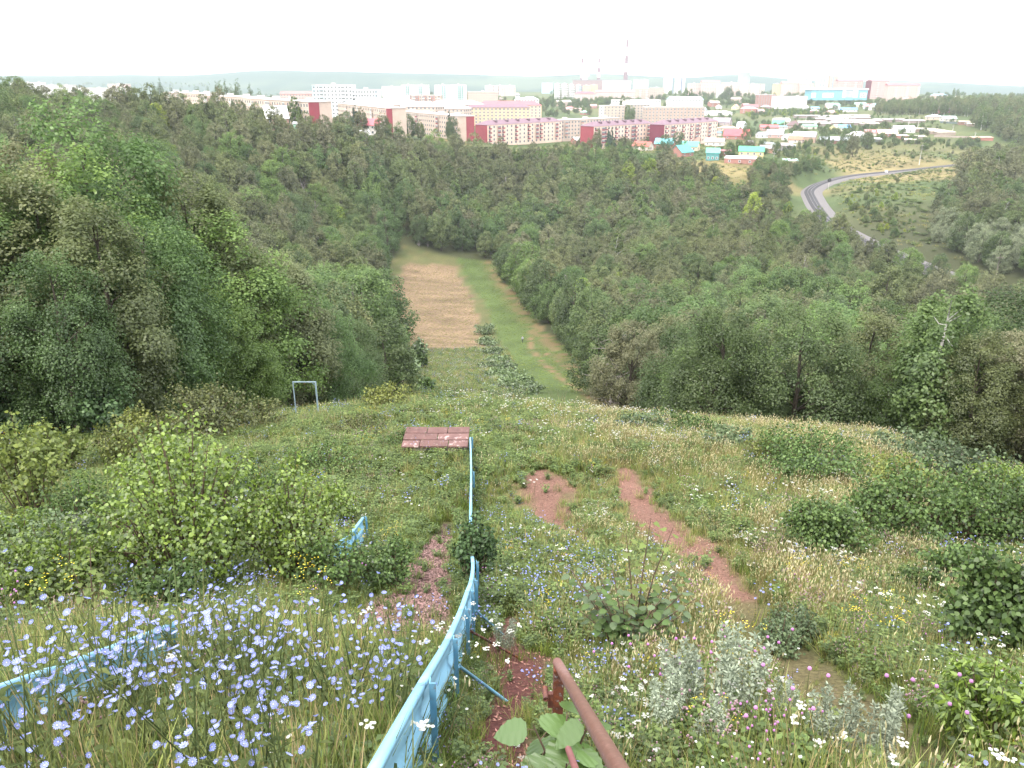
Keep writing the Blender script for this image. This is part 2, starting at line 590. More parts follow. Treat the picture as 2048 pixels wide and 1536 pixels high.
def ground_colour():
    x, y = GX, GY
    n1 = fbm(x / 1.4, y / 1.4, 41, 4)[..., None]; n2 = fbm(x / 7, y / 7, 43, 3)[..., None]; n3 = fbm(x / 60, y / 60, 47, 4)[..., None]
    green, straw, dark = c_arr((0.060, 0.078, 0.026)), c_arr((0.16, 0.13, 0.06)), c_arr((0.045, 0.06, 0.022))
    col = green * (1 - n1) + straw * n1 * 0.75 + dark * 0.25
    col = col * (0.75 + 0.5 * n2)
    # slopes by the railway and the village: dry grass, ochre and green patches
    far = sstep(330, 400, y)[..., None]
    k = sstep(0.42, 0.62, n3)
    k = k * (1 - 0.7 * sstep(560, 700, y)[..., None]) * (0.15 + 0.85 * sstep(410, 470, y)[..., None])
    slope = c_arr((0.066, 0.092, 0.034)) * (1 - k) + c_arr((0.19, 0.155, 0.07)) * k
    slope = slope * (0.55 + 0.9 * fbm(x / 6, y / 6, 49, 4)[..., None])
    col = col * (1 - far) + slope * far
    # far plain and hills: dark woods and pale fields
    ff = sstep(2300, 3800, y)[..., None]
    k2 = sstep(0.55, 0.68, fbm(x / 500, y / 800, 51, 4))[..., None]
    hills = c_arr((0.030, 0.058, 0.044)) * (1 - k2) + c_arr((0.07, 0.095, 0.06)) * k2
    col = col * (1 - ff) + hills * ff
    # forest floor
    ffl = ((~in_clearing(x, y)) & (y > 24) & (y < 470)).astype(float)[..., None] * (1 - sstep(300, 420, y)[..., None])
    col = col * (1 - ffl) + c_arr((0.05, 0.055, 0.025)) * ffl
    red = c_arr((0.172, 0.094, 0.070)) * (0.75 + 0.5 * n1)
    brn = c_arr((0.15, 0.105, 0.06))
    def put(m, c):
        nonlocal col
        m = m[..., None]
        col = col * (1 - m) + c * m
    put(WORN * 0.5, brn * (0.7 + 0.6 * n1))
    dark_soil = c_arr((0.105, 0.040, 0.034)) * (0.8 + 0.4 * n1)
    put(SOIL, red * (1 - sstep(9, 5, y)[..., None]) + dark_soil * sstep(9, 5, y)[..., None])
    put(CHIPS, c_arr((0.10, 0.064, 0.056)) * (0.7 + 0.6 * n1))
    st = fbm(x / 9, y / 1.6, 61, 4)[..., None]
    put(HAYM, c_arr((0.175, 0.122, 0.074)) * (0.45 + 1.1 * st))
    put(TRAIL * (1 - HAYM), c_arr((0.075, 0.105, 0.032)) * (0.6 + 0.8 * fbm(x / 3, y / 8, 63, 4)[..., None]))
    put(TSOIL * 0.85, c_arr((0.20, 0.125, 0.07)))
    # valley meadow
    d, _ = polydist(x.ravel(), y.ravel(), RAIL)
    return col


GC = ground_colour()


def mat_ground(name, scale, bump, dist=0.03, fine=0.5):
    m, t, out = new_mat(name)
    bs = N(t, 'ShaderNodeBsdfPrincipled', Roughness=0.95)
    bs.inputs['Specular IOR Level'].default_value = 0.15
    a = N(t, 'ShaderNodeAttribute', attribute_name='soil')
    co = N(t, 'ShaderNodeNewGeometry').outputs['Position']
    nz = N(t, 'ShaderNodeTexNoise', Scale=scale, Detail=8.0, Roughness=0.7)
    t.links.new(co, nz.inputs['Vector'])
    mr = N(t, 'ShaderNodeMapRange')
    mr.inputs[1].default_value, mr.inputs[2].default_value = 0.3, 0.7
    mr.inputs[3].default_value, mr.inputs[4].default_value = 1 - fine, 1 + fine
    t.links.new(nz.outputs[0], mr.inputs[0])
    hs = N(t, 'ShaderNodeHueSaturation')
    t.links.new(a.outputs['Color'], hs.inputs['Color'])
    t.links.new(mr.outputs[0], hs.inputs['Value'])
    t.links.new(hs.outputs[0], bs.inputs['Base Color'])
    bp = N(t, 'ShaderNodeBump', Strength=bump, Distance=dist)
    t.links.new(nz.outputs[0], bp.inputs['Height'])
    t.links.new(bp.outputs[0], bs.inputs['Normal'])
    t.links.new(bs.outputs[0], out.inputs[0])
    return m


M_GROUND = mat_ground('meadow_ground', 6.0, 0.6)
M_SOIL = mat_ground('trodden_soil', 22.0, 0.9, 0.03, 0.55)
M_HAY = mat_ground('cut_hay', 1.5, 0.8, 0.1, 0.5)
nr, nc = GX.shape
idx = np.arange(nr * nc).reshape(nr, nc)
QUADS = np.stack([idx[:-1, :-1], idx[:-1, 1:], idx[1:, 1:], idx[1:, :-1]], -1).reshape(-1, 4)
GV = np.stack([GX, GY, GZ], -1).reshape(-1, 3)


def fmean(a):
    return a.ravel()[QUADS].mean(1)


def sub_ground(name, sel, mat, label=None):
    q = QUADS[sel]
    used = np.unique(q)
    remap = np.full(len(GV), -1, np.int64); remap[used] = np.arange(len(used))
    me = fmesh(name, GV[used], remap[q], mat, smooth=True)
    ca = me.color_attributes.new('soil', 'FLOAT_COLOR', 'POINT')
    c4 = np.ones((len(used), 4), np.float32); c4[:, :3] = np.clip(GC.reshape(-1, 3)[used], 0.0, 0.9)
    ca.data.foreach_set('color', c4.ravel())
    o = link(name, me)
    return tag(o, label=label, kind='structure')


s_soil = (fmean(SOIL) > 0.5) | (fmean(WORN) > 0.55) | (fmean(TSOIL) > 0.6) & (fmean(GY) < 240)
s_chip = (fmean(CHIPS) > 0.5) & ~s_soil
s_hay = (fmean(HAYM) > 0.5) & ~s_soil
s_trail = (fmean(TRAIL) > 0.5) & ~s_soil & ~s_hay
s_hill = (fmean(GY) > 3600) & ~s_hay
rest = ~(s_soil | s_chip | s_hay | s_trail | s_hill)
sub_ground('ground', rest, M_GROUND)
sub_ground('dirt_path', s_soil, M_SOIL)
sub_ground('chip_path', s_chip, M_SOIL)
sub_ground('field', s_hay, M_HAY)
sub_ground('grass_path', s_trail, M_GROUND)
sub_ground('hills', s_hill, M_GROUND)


def ribbon(name, pts, offs, z, mat, crown=0.0, n=8):
    """a strip along the railway line between two side offsets"""
    P = np.array([p[:2] for p in pts], float)
    # resample with a smooth curve
    tt = np.linspace(0, len(P) - 1, (len(P) - 1) * n + 1)
    def cr(c):
        out = []
        for t in tt:
            i = min(int(t), len(P) - 2); f = t - i
            p0, p1, p2, p3 = c[max(i - 1, 0)], c[i], c[i + 1], c[min(i + 2, len(P) - 1)]
            out.append(0.5 * (2 * p1 + (p2 - p0) * f + (2 * p0 - 5 * p1 + 4 * p2 - p3) * f * f + (3 * p1 - p0 - 3 * p2 + p3) * f ** 3))
        return np.array(out)
    xs, yy = cr(P[:, 0]), cr(P[:, 1])
    dx, dy = np.gradient(xs), np.gradient(yy)
    L = np.hypot(dx, dy); nx, ny = -dy / L, dx / L
    V, F = [], []
    for i in range(len(xs)):
        for o_, zz in zip(offs, z):
            V.append((xs[i] + nx[i] * o_, yy[i] + ny[i] * o_, zz))
    k = len(offs)
    for i in range(len(xs) - 1):
        for j in range(k - 1):
            a = i * k + j
            F.append((a, a + 1, a + k + 1, a + k))
    return fmesh(name, V, F, mat), (xs, yy, nx, ny)


M_BALLAST = surf('railway_ballast', (0.105, 0.095, 0.095), (0.155, 0.14, 0.135), 2.0, 0.95, 0.6, world_co=True)
M_BALLAST_D = surf('oily_ballast', (0.030, 0.028, 0.032), (0.05, 0.046, 0.048), 2.0, 0.95, 0.6, world_co=True)
M_RAIL = surf('rail_steel', (0.16, 0.15, 0.16), (0.10, 0.08, 0.075), 4, 0.45, metal=0.6)
rw = tag(empty('railway_track', (216, 522, -58)), 'single curved railway track on grey ballast running through the valley', 'railway')
def rel(me):
    me.transform(__import__('mathutils').Matrix.Translation((-216, -522, 58)))
    return me
me, (rx, ry, rnx, rny) = ribbon('ballast', RAIL, [-5.2, -3.0, 3.0, 6.0, 7.6], [-58.6, -57.65, -57.65, -57.7, -58.6], M_BALLAST); link('ballast', rel(me), rw)
me, _ = ribbon('sleeper_bed', RAIL, [-2.5, -2.3, 2.3, 2.5], [-57.66, -57.45, -57.45, -57.66], M_BALLAST_D); link('sleeper_bed', rel(me), rw)
for s in (-0.8, 0.8):
    me, _ = ribbon('rail', RAIL, [s - 0.09, s - 0.07, s + 0.07, s + 0.09], [-57.46, -57.25, -57.25, -57.46], M_RAIL); link('rail', rel(me), rw)
# ------------------------------------------------------------------ trees
def leaf_quads(P, Nn, L, W, r, fold=0.12):
    """diamond leaves at P facing Nn; returns vertices and faces"""
    n = len(P)
    Nn = Nn / (np.linalg.norm(Nn, axis=1, keepdims=True) + 1e-9)
    T = r.normal(size=(n, 3)); T -= (T * Nn).sum(1, keepdims=True) * Nn
    T /= np.linalg.norm(T, axis=1, keepdims=True) + 1e-9
    S = np.cross(Nn, T)
    L = np.asarray(L).reshape(-1, 1) if np.ndim(L) else L
    V = np.empty((n, 4, 3))
    V[:, 0] = P - T * L * 0.5
    V[:, 1] = P + S * L * W * 0.5 - Nn * L * fold
    V[:, 2] = P + T * L * 0.5 - Nn * L * fold
    V[:, 3] = P - S * L * W * 0.5 - Nn * L * fold
    F = np.arange(n * 4).reshape(n, 4)
    return V.reshape(-1, 3), F


def profile(t, shape):
    if shape == 'cone': return (1 - t) ** 0.8 * np.minimum(1, 0.35 + t * 5)
    if shape == 'column': return 0.75 * np.sin(np.clip(t, 0.02, 1) ** 0.6 * pi) ** 0.5 + 0.15
    if shape == 'wide': return np.sqrt(np.clip(1 - (1.25 * t - 0.25) ** 2, 0, 1)) * (0.72 + 0.28 * np.minimum(1, t * 4))
    return np.clip(1 - np.abs(1.42 * t - 0.42) ** 1.8, 0, 1) ** 0.62 * (0.6 + 0.4 * np.minimum(1, t * 4))


def gen_tree(seed, h, R, base, ncl, nleaf, leaf, lmat, bark, shape='round', flat=0.95, clump=0.26, sparse=0.0, stems=1, W=0.62, limbs=14, tr=None):
    r = np.random.default_rng(seed)
    t = r.random(ncl * 3)
    keep = r.random(ncl * 3) < profile(t, shape) ** 1.2 + 0.05
    t = t[keep][:ncl]
    n = len(t)
    th = r.random(n) * 2 * pi
    lob = 1 + 0.20 * np.sin(2 * th + r.random() * 6) + 0.16 * np.sin(3 * th + t * 5 + r.random() * 6) + 0.12 * np.sin(5 * th - t * 8)
    rad = R * profile(t, shape) * lob * (0.58 + 0.42 * np.sqrt(r.random(n)))
    lean = r.normal(size=2) * 0.06 * h
    C = np.stack([rad * np.cos(th) + lean[0] * t, rad * np.sin(th) + lean[1] * t, base * h + t * h * (1 - base) * 0.97], 1)
    cr = R * clump * (0.65 + 0.7 * r.random(n)) * (0.7 + 0.5 * profile(t, shape))
    per = np.maximum(4, (nleaf * cr ** 2 / (cr ** 2).sum()).astype(int))
    ci = np.repeat(np.arange(n), per)
    m = len(ci)
    D = r.normal(size=(m, 3)); D /= np.linalg.norm(D, axis=1, keepdims=True)
    q = r.random(m) ** 0.45
    D[:, 2] = np.where((D[:, 2] < -0.3) & (r.random(m) < 0.5), -D[:, 2], D[:, 2])
    off = D * q[:, None] * cr[ci][:, None] * np.array([1, 1, flat])
    out = C[ci] - np.array([0, 0, base * h + 0.45 * h * (1 - base)]); out /= np.linalg.norm(out, axis=1, keepdims=True) + 1e-6
    # clumps droop outward
    off[:, 2] -= 0.22 * (np.hypot(off[:, 0], off[:, 1]) ** 2) / (cr[ci] + 1e-6)
    P = C[ci] + off
    nn = D * 0.7 + np.array([0, 0, 0.5]) + out * 0.35 + r.normal(size=(m, 3)) * 0.38
    Ls = leaf * (0.7 + 0.6 * r.random(m))
    V, F = leaf_quads(P, nn, Ls, W, r)
    cl_r = r.random(n)
    rn = np.repeat(np.clip(0.5 + (cl_r[ci] - 0.5) * 0.55 + (r.random(m) - 0.5) * 0.6, 0, 1), 4)
    crown = fmesh('crown', V, F, lmat, rnd=rn)
    # trunk and limbs
    mb = MB()
    br = tr or h * 0.017
    for s in range(stems):
        a = r.random() * 6.28
        ox, oy = (0, 0) if stems == 1 else (cos(a) * R * 0.12, sin(a) * R * 0.12)
        top = np.array([lean[0] * 0.8 + ox * 4, lean[1] * 0.8 + oy * 4, h * 0.86])
        pts = [np.array([ox, oy, -0.4])]
        for k in range(1, 6):
            f = k / 5
            pts.append(np.array([ox, oy, 0]) * (1 - f) + top * f + np.array([r.normal(), r.normal(), 0]) * h * 0.012)
        mb.tube(pts, [br * (1.25 - 1.1 * k / 5) for k in range(6)], 7, 0, r=0.5)
        order = r.permutation(n)[:limbs]
        for c in order:
            z0 = max(base * h * 0.6, C[c, 2] - np.hypot(C[c, 0], C[c, 1]) * (0.6 + 0.5 * r.random()))
            f = min(0.95, max(0.05, (z0 + 0.4) / (h * 0.86 + 0.4)))
            i = min(4, int(f * 5)); g = f * 5 - i
            p0 = pts[i] * (1 - g) + pts[i + 1] * g
            p1 = C[c]
            mid = (p0 + p1) / 2 + np.array([0, 0, 0.08 * h * r.random()]) + r.normal(size=3) * 0.02 * h
            rb = br * (0.6 - 0.45 * f)
            mb.tube([p0, mid, p1], [rb, rb * 0.65, rb * 0.2], 5, 0, cap=False)
    trunk = mb.mesh('trunk', bark, smooth=True)
    return crown, trunk


M_BARK = surf('grey_brown_bark', (0.10, 0.08, 0.06), (0.05, 0.04, 0.03), 6, 0.95, 0.5)
M_BARK_PALE = surf('pale_birch_bark', (0.55, 0.53, 0.49), (0.12, 0.11, 0.10), 5, 0.85, 0.2, thr=(0.55, 0.68))
M_BARK_DEAD = surf('bare_grey_wood', (0.30, 0.27, 0.26), (0.18, 0.15, 0.14), 5, 0.9, 0.3)
L_GREEN = leafm('maple_leaves', [(0.102, 0.168, 0.042), (0.137, 0.208, 0.053), (0.113, 0.180, 0.060), (0.083, 0.145, 0.044)])
L_OLIVE = leafm('olive_leaves', [(0.151, 0.183, 0.069), (0.132, 0.175, 0.062), (0.168, 0.179, 0.078), (0.127, 0.158, 0.058)])
L_BROWN = leafm('seed_laden_leaves', [(0.167, 0.174, 0.083), (0.139, 0.163, 0.073), (0.184, 0.184, 0.099), (0.133, 0.151, 0.073)])
L_DARK = leafm('dark_lime_leaves', [(0.081, 0.128, 0.044), (0.101, 0.147, 0.050), (0.091, 0.135, 0.053)])
L_LIME = leafm('yellow_green_leaves', [(0.215, 0.300, 0.045), (0.261, 0.300, 0.043), (0.186, 0.273, 0.053)])
L_SILV = leafm('silver_willow_leaves', [(0.20, 0.24, 0.13), (0.22, 0.25, 0.15)])
L_BIRCH = leafm('birch_leaves', [(0.116, 0.177, 0.056), (0.142, 0.193, 0.062)])
L_PINE = leafm('pine_needles', [(0.043, 0.073, 0.044), (0.054, 0.084, 0.051)], trans=0.1)
L_DRY = leafm('withered_twigs', [(0.20, 0.165, 0.14), (0.16, 0.13, 0.115)], trans=0.05)

# kind: (name, label kind words, prototypes near, prototypes mid)
KINDS = {
    'maple': ('maple_tree', 'leafy green maple', L_GREEN, M_BARK, 'wide', 0.10),
    'elm': ('elm_tree', 'olive green elm', L_OLIVE, M_BARK, 'round', 0.12),
    'ash': ('ash_tree', 'brownish seed-laden ash', L_BROWN, M_BARK, 'round', 0.14),
    'lime': ('lime_tree', 'dark green lime', L_DARK, M_BARK, 'wide', 0.06),
    'bright': ('young_maple_tree', 'bright yellow-green maple', L_LIME, M_BARK, 'round', 0.10),
    'birch': ('birch_tree', 'pale-trunked birch', L_BIRCH, M_BARK_PALE, 'column', 0.16),
    'willow': ('willow_tree', 'silvery willow', L_SILV, M_BARK, 'wide', 0.05),
    'dry': ('withered_tree', 'bare grey withered', L_DRY, M_BARK_DEAD, 'round', 0.15),
    'pine': ('pine_tree', 'dark pine', L_PINE, M_BARK, 'cone', 0.12),
}
PROTO = {}
def protos(kind):
    nm, words, lm, bk, shp, base = KINDS[kind]
    res = {}
    sd = sum(ord(c) for c in kind)
    if kind == 'dry':
        res['mid'] = [gen_tree(sd + i, 10, 2.6, base, 60, 900, 0.16, lm, bk, shp, W=0.14, limbs=44) for i in range(2)]
        res['near'] = res['far'] = res['mid']
        return res
    wide = {'column': 2.5, 'cone': 2.4, 'round': 3.2, 'wide': 3.8}[shp]
    if kind in ('maple', 'elm', 'ash', 'lime'):
        res['near'] = [gen_tree(sd + i, 12, wide, base * 0.5, 210, 48000, 0.15, lm, bk, shp, clump=0.21, W=0.7, limbs=26) for i in range(2)]
    elif kind in ('birch', 'bright'):
        res['near'] = [gen_tree(sd + i, 12, wide, base * 0.5, 110, 14000, 0.22, lm, bk, shp, clump=0.25, W=0.7, limbs=22) for i in range(1)]
    res['mid'] = [gen_tree(sd + 10 + i, 12, wide, base, 150, 11000, 0.27, lm, bk, shp, clump=0.22, W=0.75) for i in range(3 if kind in ('elm', 'ash', 'maple') else 2)]
    res['far'] = [gen_tree(sd + 20 + i, 12, wide, base, 110, 5500, 0.36, lm, bk, shp, clump=0.24, W=0.8, limbs=6) for i in range(2)]
    res.setdefault('near', res['mid'])
    return res
for k in KINDS:
    PROTO[k] = protos(k)

# where trees stand ---------------------------------------------------------
def rail_x(y):
    pts = sorted(((p[1], p[0]) for p in RAIL))
    return np.interp(y, [p[0] for p in pts], [p[1] for p in pts])


FAR_PX = [(-300, 345), (0, 345), (350, 372), (500, 378), (600, 386), (690, 410), (780, 440), (950, 478), (1130, 505), (1220, 500), (1330, 468), (1450, 446), (1560, 426), (1650, 400), (1700, 340)]


def forest_at(x, y):
    """True where the wood stands"""
    px = CX + FPX * x / (y * CP + 45 * SP)
    far = np.interp(px, [p[0] for p in FAR_PX], [p[1] for p in FAR_PX])
    l = np.interp(y, EL_Y, EL_X); r = np.interp(y, ER_Y, ER_X)
    out_clear = (x < l - 1.2) | (x > r + 2.2) | (y > 324)
    rx_ = rail_x(y)
    west = (y < far) & out_clear & (x < rx_ - np.where(y > 330, 20 + (y - 330) * 0.28, 10))
    lim = np.interp(y, [150, 250, 290, 330, 400, 470, 500], [10, 14, 22, 40, 70, 92, 100])
    east = (x > rx_ + lim) & (y < 500 + (x - 250) * 0.2)
    hill = (x > 420) & (y > 640) & (x > 420 + (y - 800) * 0.25 + 30 * np.sin(y / 60)) & (y < 1100)
    near_ok = np.where(x < 0, y > 24 + 0.18 * np.maximum(0, -12 - x) * 0, y > np.interp(x, [4, 12, 22, 60], [42, 37, 31, 30]))
    return (west | east | hill) & near_ok


TREES = []      # x, y, z, height, kind
def poisson(x0, x1, y0, y1, spacing, cond, seed):
    r = np.random.default_rng(seed)
    pts, cell = [], {}
    n = int((x1 - x0) * (y1 - y0) / (spacing ** 2) * 5)
    X = r.uniform(x0, x1, n); Y = r.uniform(y0, y1, n)
    ok = cond(X, Y)
    for x, y in zip(X[ok], Y[ok]):
        i, j = int(x // spacing), int(y // spacing)
        if any((x - a) ** 2 + (y - b) ** 2 < spacing ** 2 for u in (-1, 0, 1) for v in (-1, 0, 1) for a, b in cell.get((i + u, j + v), ())):
            continue
        cell.setdefault((i, j), []).append((x, y)); pts.append((x, y))
    return pts


def in_view(x, y, m=1.12):
    return np.abs(x) < 0.64 * m * (y * 0.95 + 12) + 6


pts = poisson(-60, 70, 22, 110, 3.7, lambda x, y: forest_at(x, y) & in_view(x, y) & (y < 110), 3)
pts += poisson(-210, 260, 110, 300, 5.6, lambda x, y: forest_at(x, y) & in_view(x, y), 4)
pts += poisson(-360, 420, 300, 520, 6.3, lambda x, y: forest_at(x, y) & in_view(x, y), 5)
pts += poisson(400, 760, 520, 1100, 8.5, lambda x, y: forest_at(x, y) & in_view(x, y, 1.05), 6)
r = np.random.default_rng(12)
PX = np.array([p[0] for p in pts]); PY = np.array([p[1] for p in pts]); PZ = H(PX, PY)
patch = fbm(PX / 55, PY / 55, 71, 3); patch2 = fbm(PX / 30 + 9, PY / 30, 73, 2)
for x, y, z, a, b in zip(PX, PY, PZ, patch, patch2):
    q = r.random()
    edge = min(abs(x - np.interp(y, EL_Y, EL_X)), abs(x - np.interp(y, ER_Y, ER_X))) if y < 322 else 99
    if x > 420 and y > 600: k = 'pine' if q < 0.7 else 'birch'
    elif x > rail_x(y) and y > 140:
        k = 'willow' if (215 < y < 300 and x < rail_x(y) + 36 and q < 0.75) else ('ash' if q < 0.45 else 'elm' if q < 0.75 else 'birch' if q < 0.9 else 'lime')
    elif edge < 7 and y > 75:
        k = 'lime' if q < 0.42 else 'maple' if q < 0.72 else 'elm' if q < 0.93 else 'ash'
    elif y < 105:
        if x < 0: k = 'maple' if q < 0.36 else 'elm' if q < 0.80 else 'ash' if q < 0.97 else 'lime'
        else: k = 'maple' if q < 0.36 else 'elm' if q < 0.66 else 'ash' if q < 0.80 else 'lime' if q < 0.97 else 'birch'
    else:
        w = 0.46 + (a - 0.5) * 1.3
        k = 'ash' if q < w * 0.58 else 'elm' if q < w * 0.58 + 0.40 else 'maple' if q < 0.90 else 'bright' if q < 0.915 else 'birch' if q < 0.93 else 'lime' if q < 0.985 else 'dry'
    h = r.uniform(9.5, 17) * (0.9 + 0.25 * b)
    if y < 60 and x > 0: h = r.uniform(7.2, 10.2) + (1.8 if x > 24 else 0)
    elif y < 60: h = r.uniform(10, 13.5) if x < -17 else r.uniform(6.5, 10)
    elif y < 110: h = r.uniform(10, 14)
    if 170 < y < 345 and rail_x(y) - 48 < x < rail_x(y): h = min(h, r.uniform(8.5, 13.0))
    if k == 'dry': h *= 0.85
    if k == 'willow': h *= 0.75
    TREES.append([x, y, z, h, k])
# individual trees that the photograph shows: big maple on the left, saplings by the right edge
def tree_px(px, top, y, k, x_off=0):
    p = at(px, top, y); z = Hs(p[0], p[1])
    TREES.append([p[0], p[1], z, max(3.0, (p[2] - z) / 0.97), k])
for a in [(120, 212, 38, 'maple'), (40, 330, 31, 'elm'), (330, 350, 40, 'elm'), (430, 430, 40, 'maple'), (255, 420, 32, 'maple'), (545, 500, 46, 'ash'), (620, 590, 48, 'maple'), (690, 640, 62, 'lime'), (760, 640, 80, 'lime'),
          (1900, 700, 36, 'maple'), (1990, 655, 34, 'elm'), (1790, 725, 38, 'maple'), (1660, 735, 41, 'elm'), (1560, 725, 46, 'elm'), (1440, 715, 48, 'lime'), (1360, 720, 52, 'lime'), (1270, 640, 62, 'ash'), (1330, 640, 66, 'ash'), (1200, 650, 96, 'lime'), (1590, 750, 40, 'birch'), (1480, 745, 44, 'birch'),
          (1225, 645, 74, 'dry'), (838, 478, 322, 'dry'), (855, 485, 324, 'dry'), (705, 555, 110, 'dry'), (1530, 620, 95, 'ash'), (1640, 650, 85, 'ash'), (1740, 640, 80, 'ash'), (1580, 650, 78, 'maple')]:
    tree_px(*a)

# who is seen: paint the crowns front to back into a small buffer, over the terrain
BW, BH, BS = 512, 384, 4.0
own = np.full((BH, BW), -1, np.int32)
vis = np.zeros(len(TREES), int)
order = np.argsort([t_[1] for t_ in TREES])
# terrain occlusion: smallest row reached by the ground so far per column
occ = np.full(BW, BH, float)
gy_i = 0
gpx, gpy, gz = project(GX, GY, GZ)
grow = (gpy / BS); gcol = (gpx / BS)
row_of_y = GY[:, 0]
for ti in order:
    x, y, z, h, k = TREES[ti]
    while gy_i < len(row_of_y) and row_of_y[gy_i] < y - 3:
        if row_of_y[gy_i] > 1.5:
            c = np.interp(np.arange(BW), gcol[gy_i], grow[gy_i])
            occ = np.minimum(occ, c)
        gy_i += 1
    cx_, top, zc = project(x, y, z + h)
    _, bot, _ = project(x, y, z + 0.8)
    R = {'column': 2.7, 'cone': 2.5, 'round': 3.7, 'wide': 4.3}[KINDS[k][4]] * h / 12 * FPX / zc
    x0, x1, y0, y1 = int((cx_ - R) / BS), int((cx_ + R) / BS) + 1, int(top / BS), int(bot / BS) + 1
    x0c, x1c, y0c, y1c = max(x0, 0), min(x1, BW), max(y0, 0), min(y1, BH)
    if x0c >= x1c or y0c >= y1c: continue
    yy, xx = np.mgrid[y0c:y1c, x0c:x1c]
    el = ((xx - cx_ / BS) / (R / BS + 0.5)) ** 2 + ((yy - (top + bot) / 2 / BS) / ((bot - top) / 2 / BS + 0.5)) ** 2 < 0.9
    el &= yy < occ[xx]
    sub = own[y0c:y1c, x0c:x1c]
    new = el & (sub < 0)
    vis[ti] = new.sum()
    sub[new] = ti
rank = np.argsort(-vis)
single = set(int(i) for i in rank[:315] if vis[i] > 0)
TRACKED = {}
def region_of(x, y):
    if x > 420 and y > 600: return 'on the hill by the far right edge'
    if x > rail_x(y) and y > 140: return 'beyond the railway track'
    if y > 322: return 'in the wood behind the clearing, below the town'
    if x < 0 and y < 70: return 'at the near left of the slope'
    if x > 0 and y < 70: return 'just below the near right edge of the meadow'
    if x < np.interp(y, EL_Y, EL_X): return 'in the wood left of the mown field'
    return 'in the wood right of the grassy track'
FARTREE = []
NEARLAB = {}
used_proto = {}
r = np.random.default_rng(31)
for i, (x, y, z, h, k) in enumerate(TREES):
    lod = 'near' if y < 72 else 'mid' if y < 330 else 'far'
    ps = PROTO[k][lod]; j = int(r.integers(len(ps)))
    rz = r.uniform(0, 6.28); s = h / (10 if k == 'dry' else 12)
    if i in single:
        nm, words = KINDS[k][:2]
        e = empty(nm, (x, y, z - 0.05), rz, s)
        wd = s * r.uniform(0.92, 1.12)
        e.scale = (wd, wd, s)
        c = link('crown', ps[j][0], e); t_ = link('trunk', ps[j][1], e)
        lb = f"{words} tree {region_of(x, y)}"
        tag(e, lb, 'tree', lb.replace(' tree ', ' trees '))
        if y < 70: NEARLAB.setdefault(lb, []).append((project(x, y, z)[0], e))
        used_proto.setdefault((k, 'far'), (c, t_)) if lod == 'far' else None
        used_proto.setdefault((k, lod), (c, t_))
    elif vis[i] > 0 or abs(x) < 0.68 * y + 8:
        FARTREE.append((x, y, z, h, k, rz))

ORD = ['first', 'second', 'third', 'fourth', 'fifth', 'sixth', 'seventh', 'eighth', 'ninth', 'tenth', 'eleventh', 'twelfth', 'thirteenth', 'fourteenth', 'fifteenth', 'sixteenth']
for lb, lst in NEARLAB.items():
    if 1 < len(lst) <= 16:
        for n_, (_, e) in enumerate(sorted(lst, key=lambda q: q[0])):
            e['label'] = lb + ', ' + ORD[n_] + ' from left'
# ------------------------------------------------------------------ scatter: one object, many instances
def scatter(name, data, protos_, label, cat, parent=None):
    """data rows: x, y, z, rx, ry, rz, sx, sy, sz, kind; protos_[kind] is a list of visible objects whose meshes are repeated"""
    D = np.array(data, float)
    me = bpy.data.meshes.new(name)
    me.vertices.add(len(D))
    me.vertices.foreach_set('co', D[:, :3].astype(np.float32).ravel())
    for nm, c in (('rot', 3), ('scl', 6)):
        a = me.attributes.new(nm, 'FLOAT_VECTOR', 'POINT')
        a.data.foreach_set('vector', D[:, c:c + 3].astype(np.float32).ravel())
    a = me.attributes.new('kind', 'INT', 'POINT')
    a.data.foreach_set('value', D[:, 9].astype(np.int32))
    o = link(name, me)
    g = bpy.data.node_groups.new(name + '_scatter', 'GeometryNodeTree')
    g.interface.new_socket('Geometry', in_out='INPUT', socket_type='NodeSocketGeometry')
    g.interface.new_socket('Geometry', in_out='OUTPUT', socket_type='NodeSocketGeometry')
    gi, go = g.nodes.new('NodeGroupInput'), g.nodes.new('NodeGroupOutput')
    def attr(nm, typ):
        n = g.nodes.new('GeometryNodeInputNamedAttribute'); n.data_type = typ; n.inputs[0].default_value = nm
        return n.outputs[0]
    rot, scl, kd = attr('rot', 'FLOAT_VECTOR'), attr('scl', 'FLOAT_VECTOR'), attr('kind', 'INT')
    jn = g.nodes.new('GeometryNodeJoinGeometry')
    for i, obs in enumerate(protos_):
        cmp = g.nodes.new('FunctionNodeCompare'); cmp.data_type = 'INT'; cmp.operation = 'EQUAL'
        ins = [s for s in cmp.inputs if s.type == 'INT']
        g.links.new(kd, ins[0]); ins[1].default_value = i
        for ob in obs:
            oi = g.nodes.new('GeometryNodeObjectInfo'); oi.transform_space = 'ORIGINAL'
            oi.inputs['Object'].default_value = ob
            oi.inputs['As Instance'].default_value = True
            ip = g.nodes.new('GeometryNodeInstanceOnPoints')
            g.links.new(gi.outputs[0], ip.inputs['Points'])
            g.links.new(cmp.outputs[0], ip.inputs['Selection'])
            g.links.new(oi.outputs['Geometry'], ip.inputs['Instance'])
            g.links.new(rot, ip.inputs['Rotation']); g.links.new(scl, ip.inputs['Scale'])
            g.links.new(ip.outputs[0], jn.inputs[0])
    g.links.new(jn.outputs[0], go.inputs[0])
    md = o.modifiers.new('scatter', 'NODES'); md.node_group = g
    tag(o, label, cat, kind='stuff')
    return o


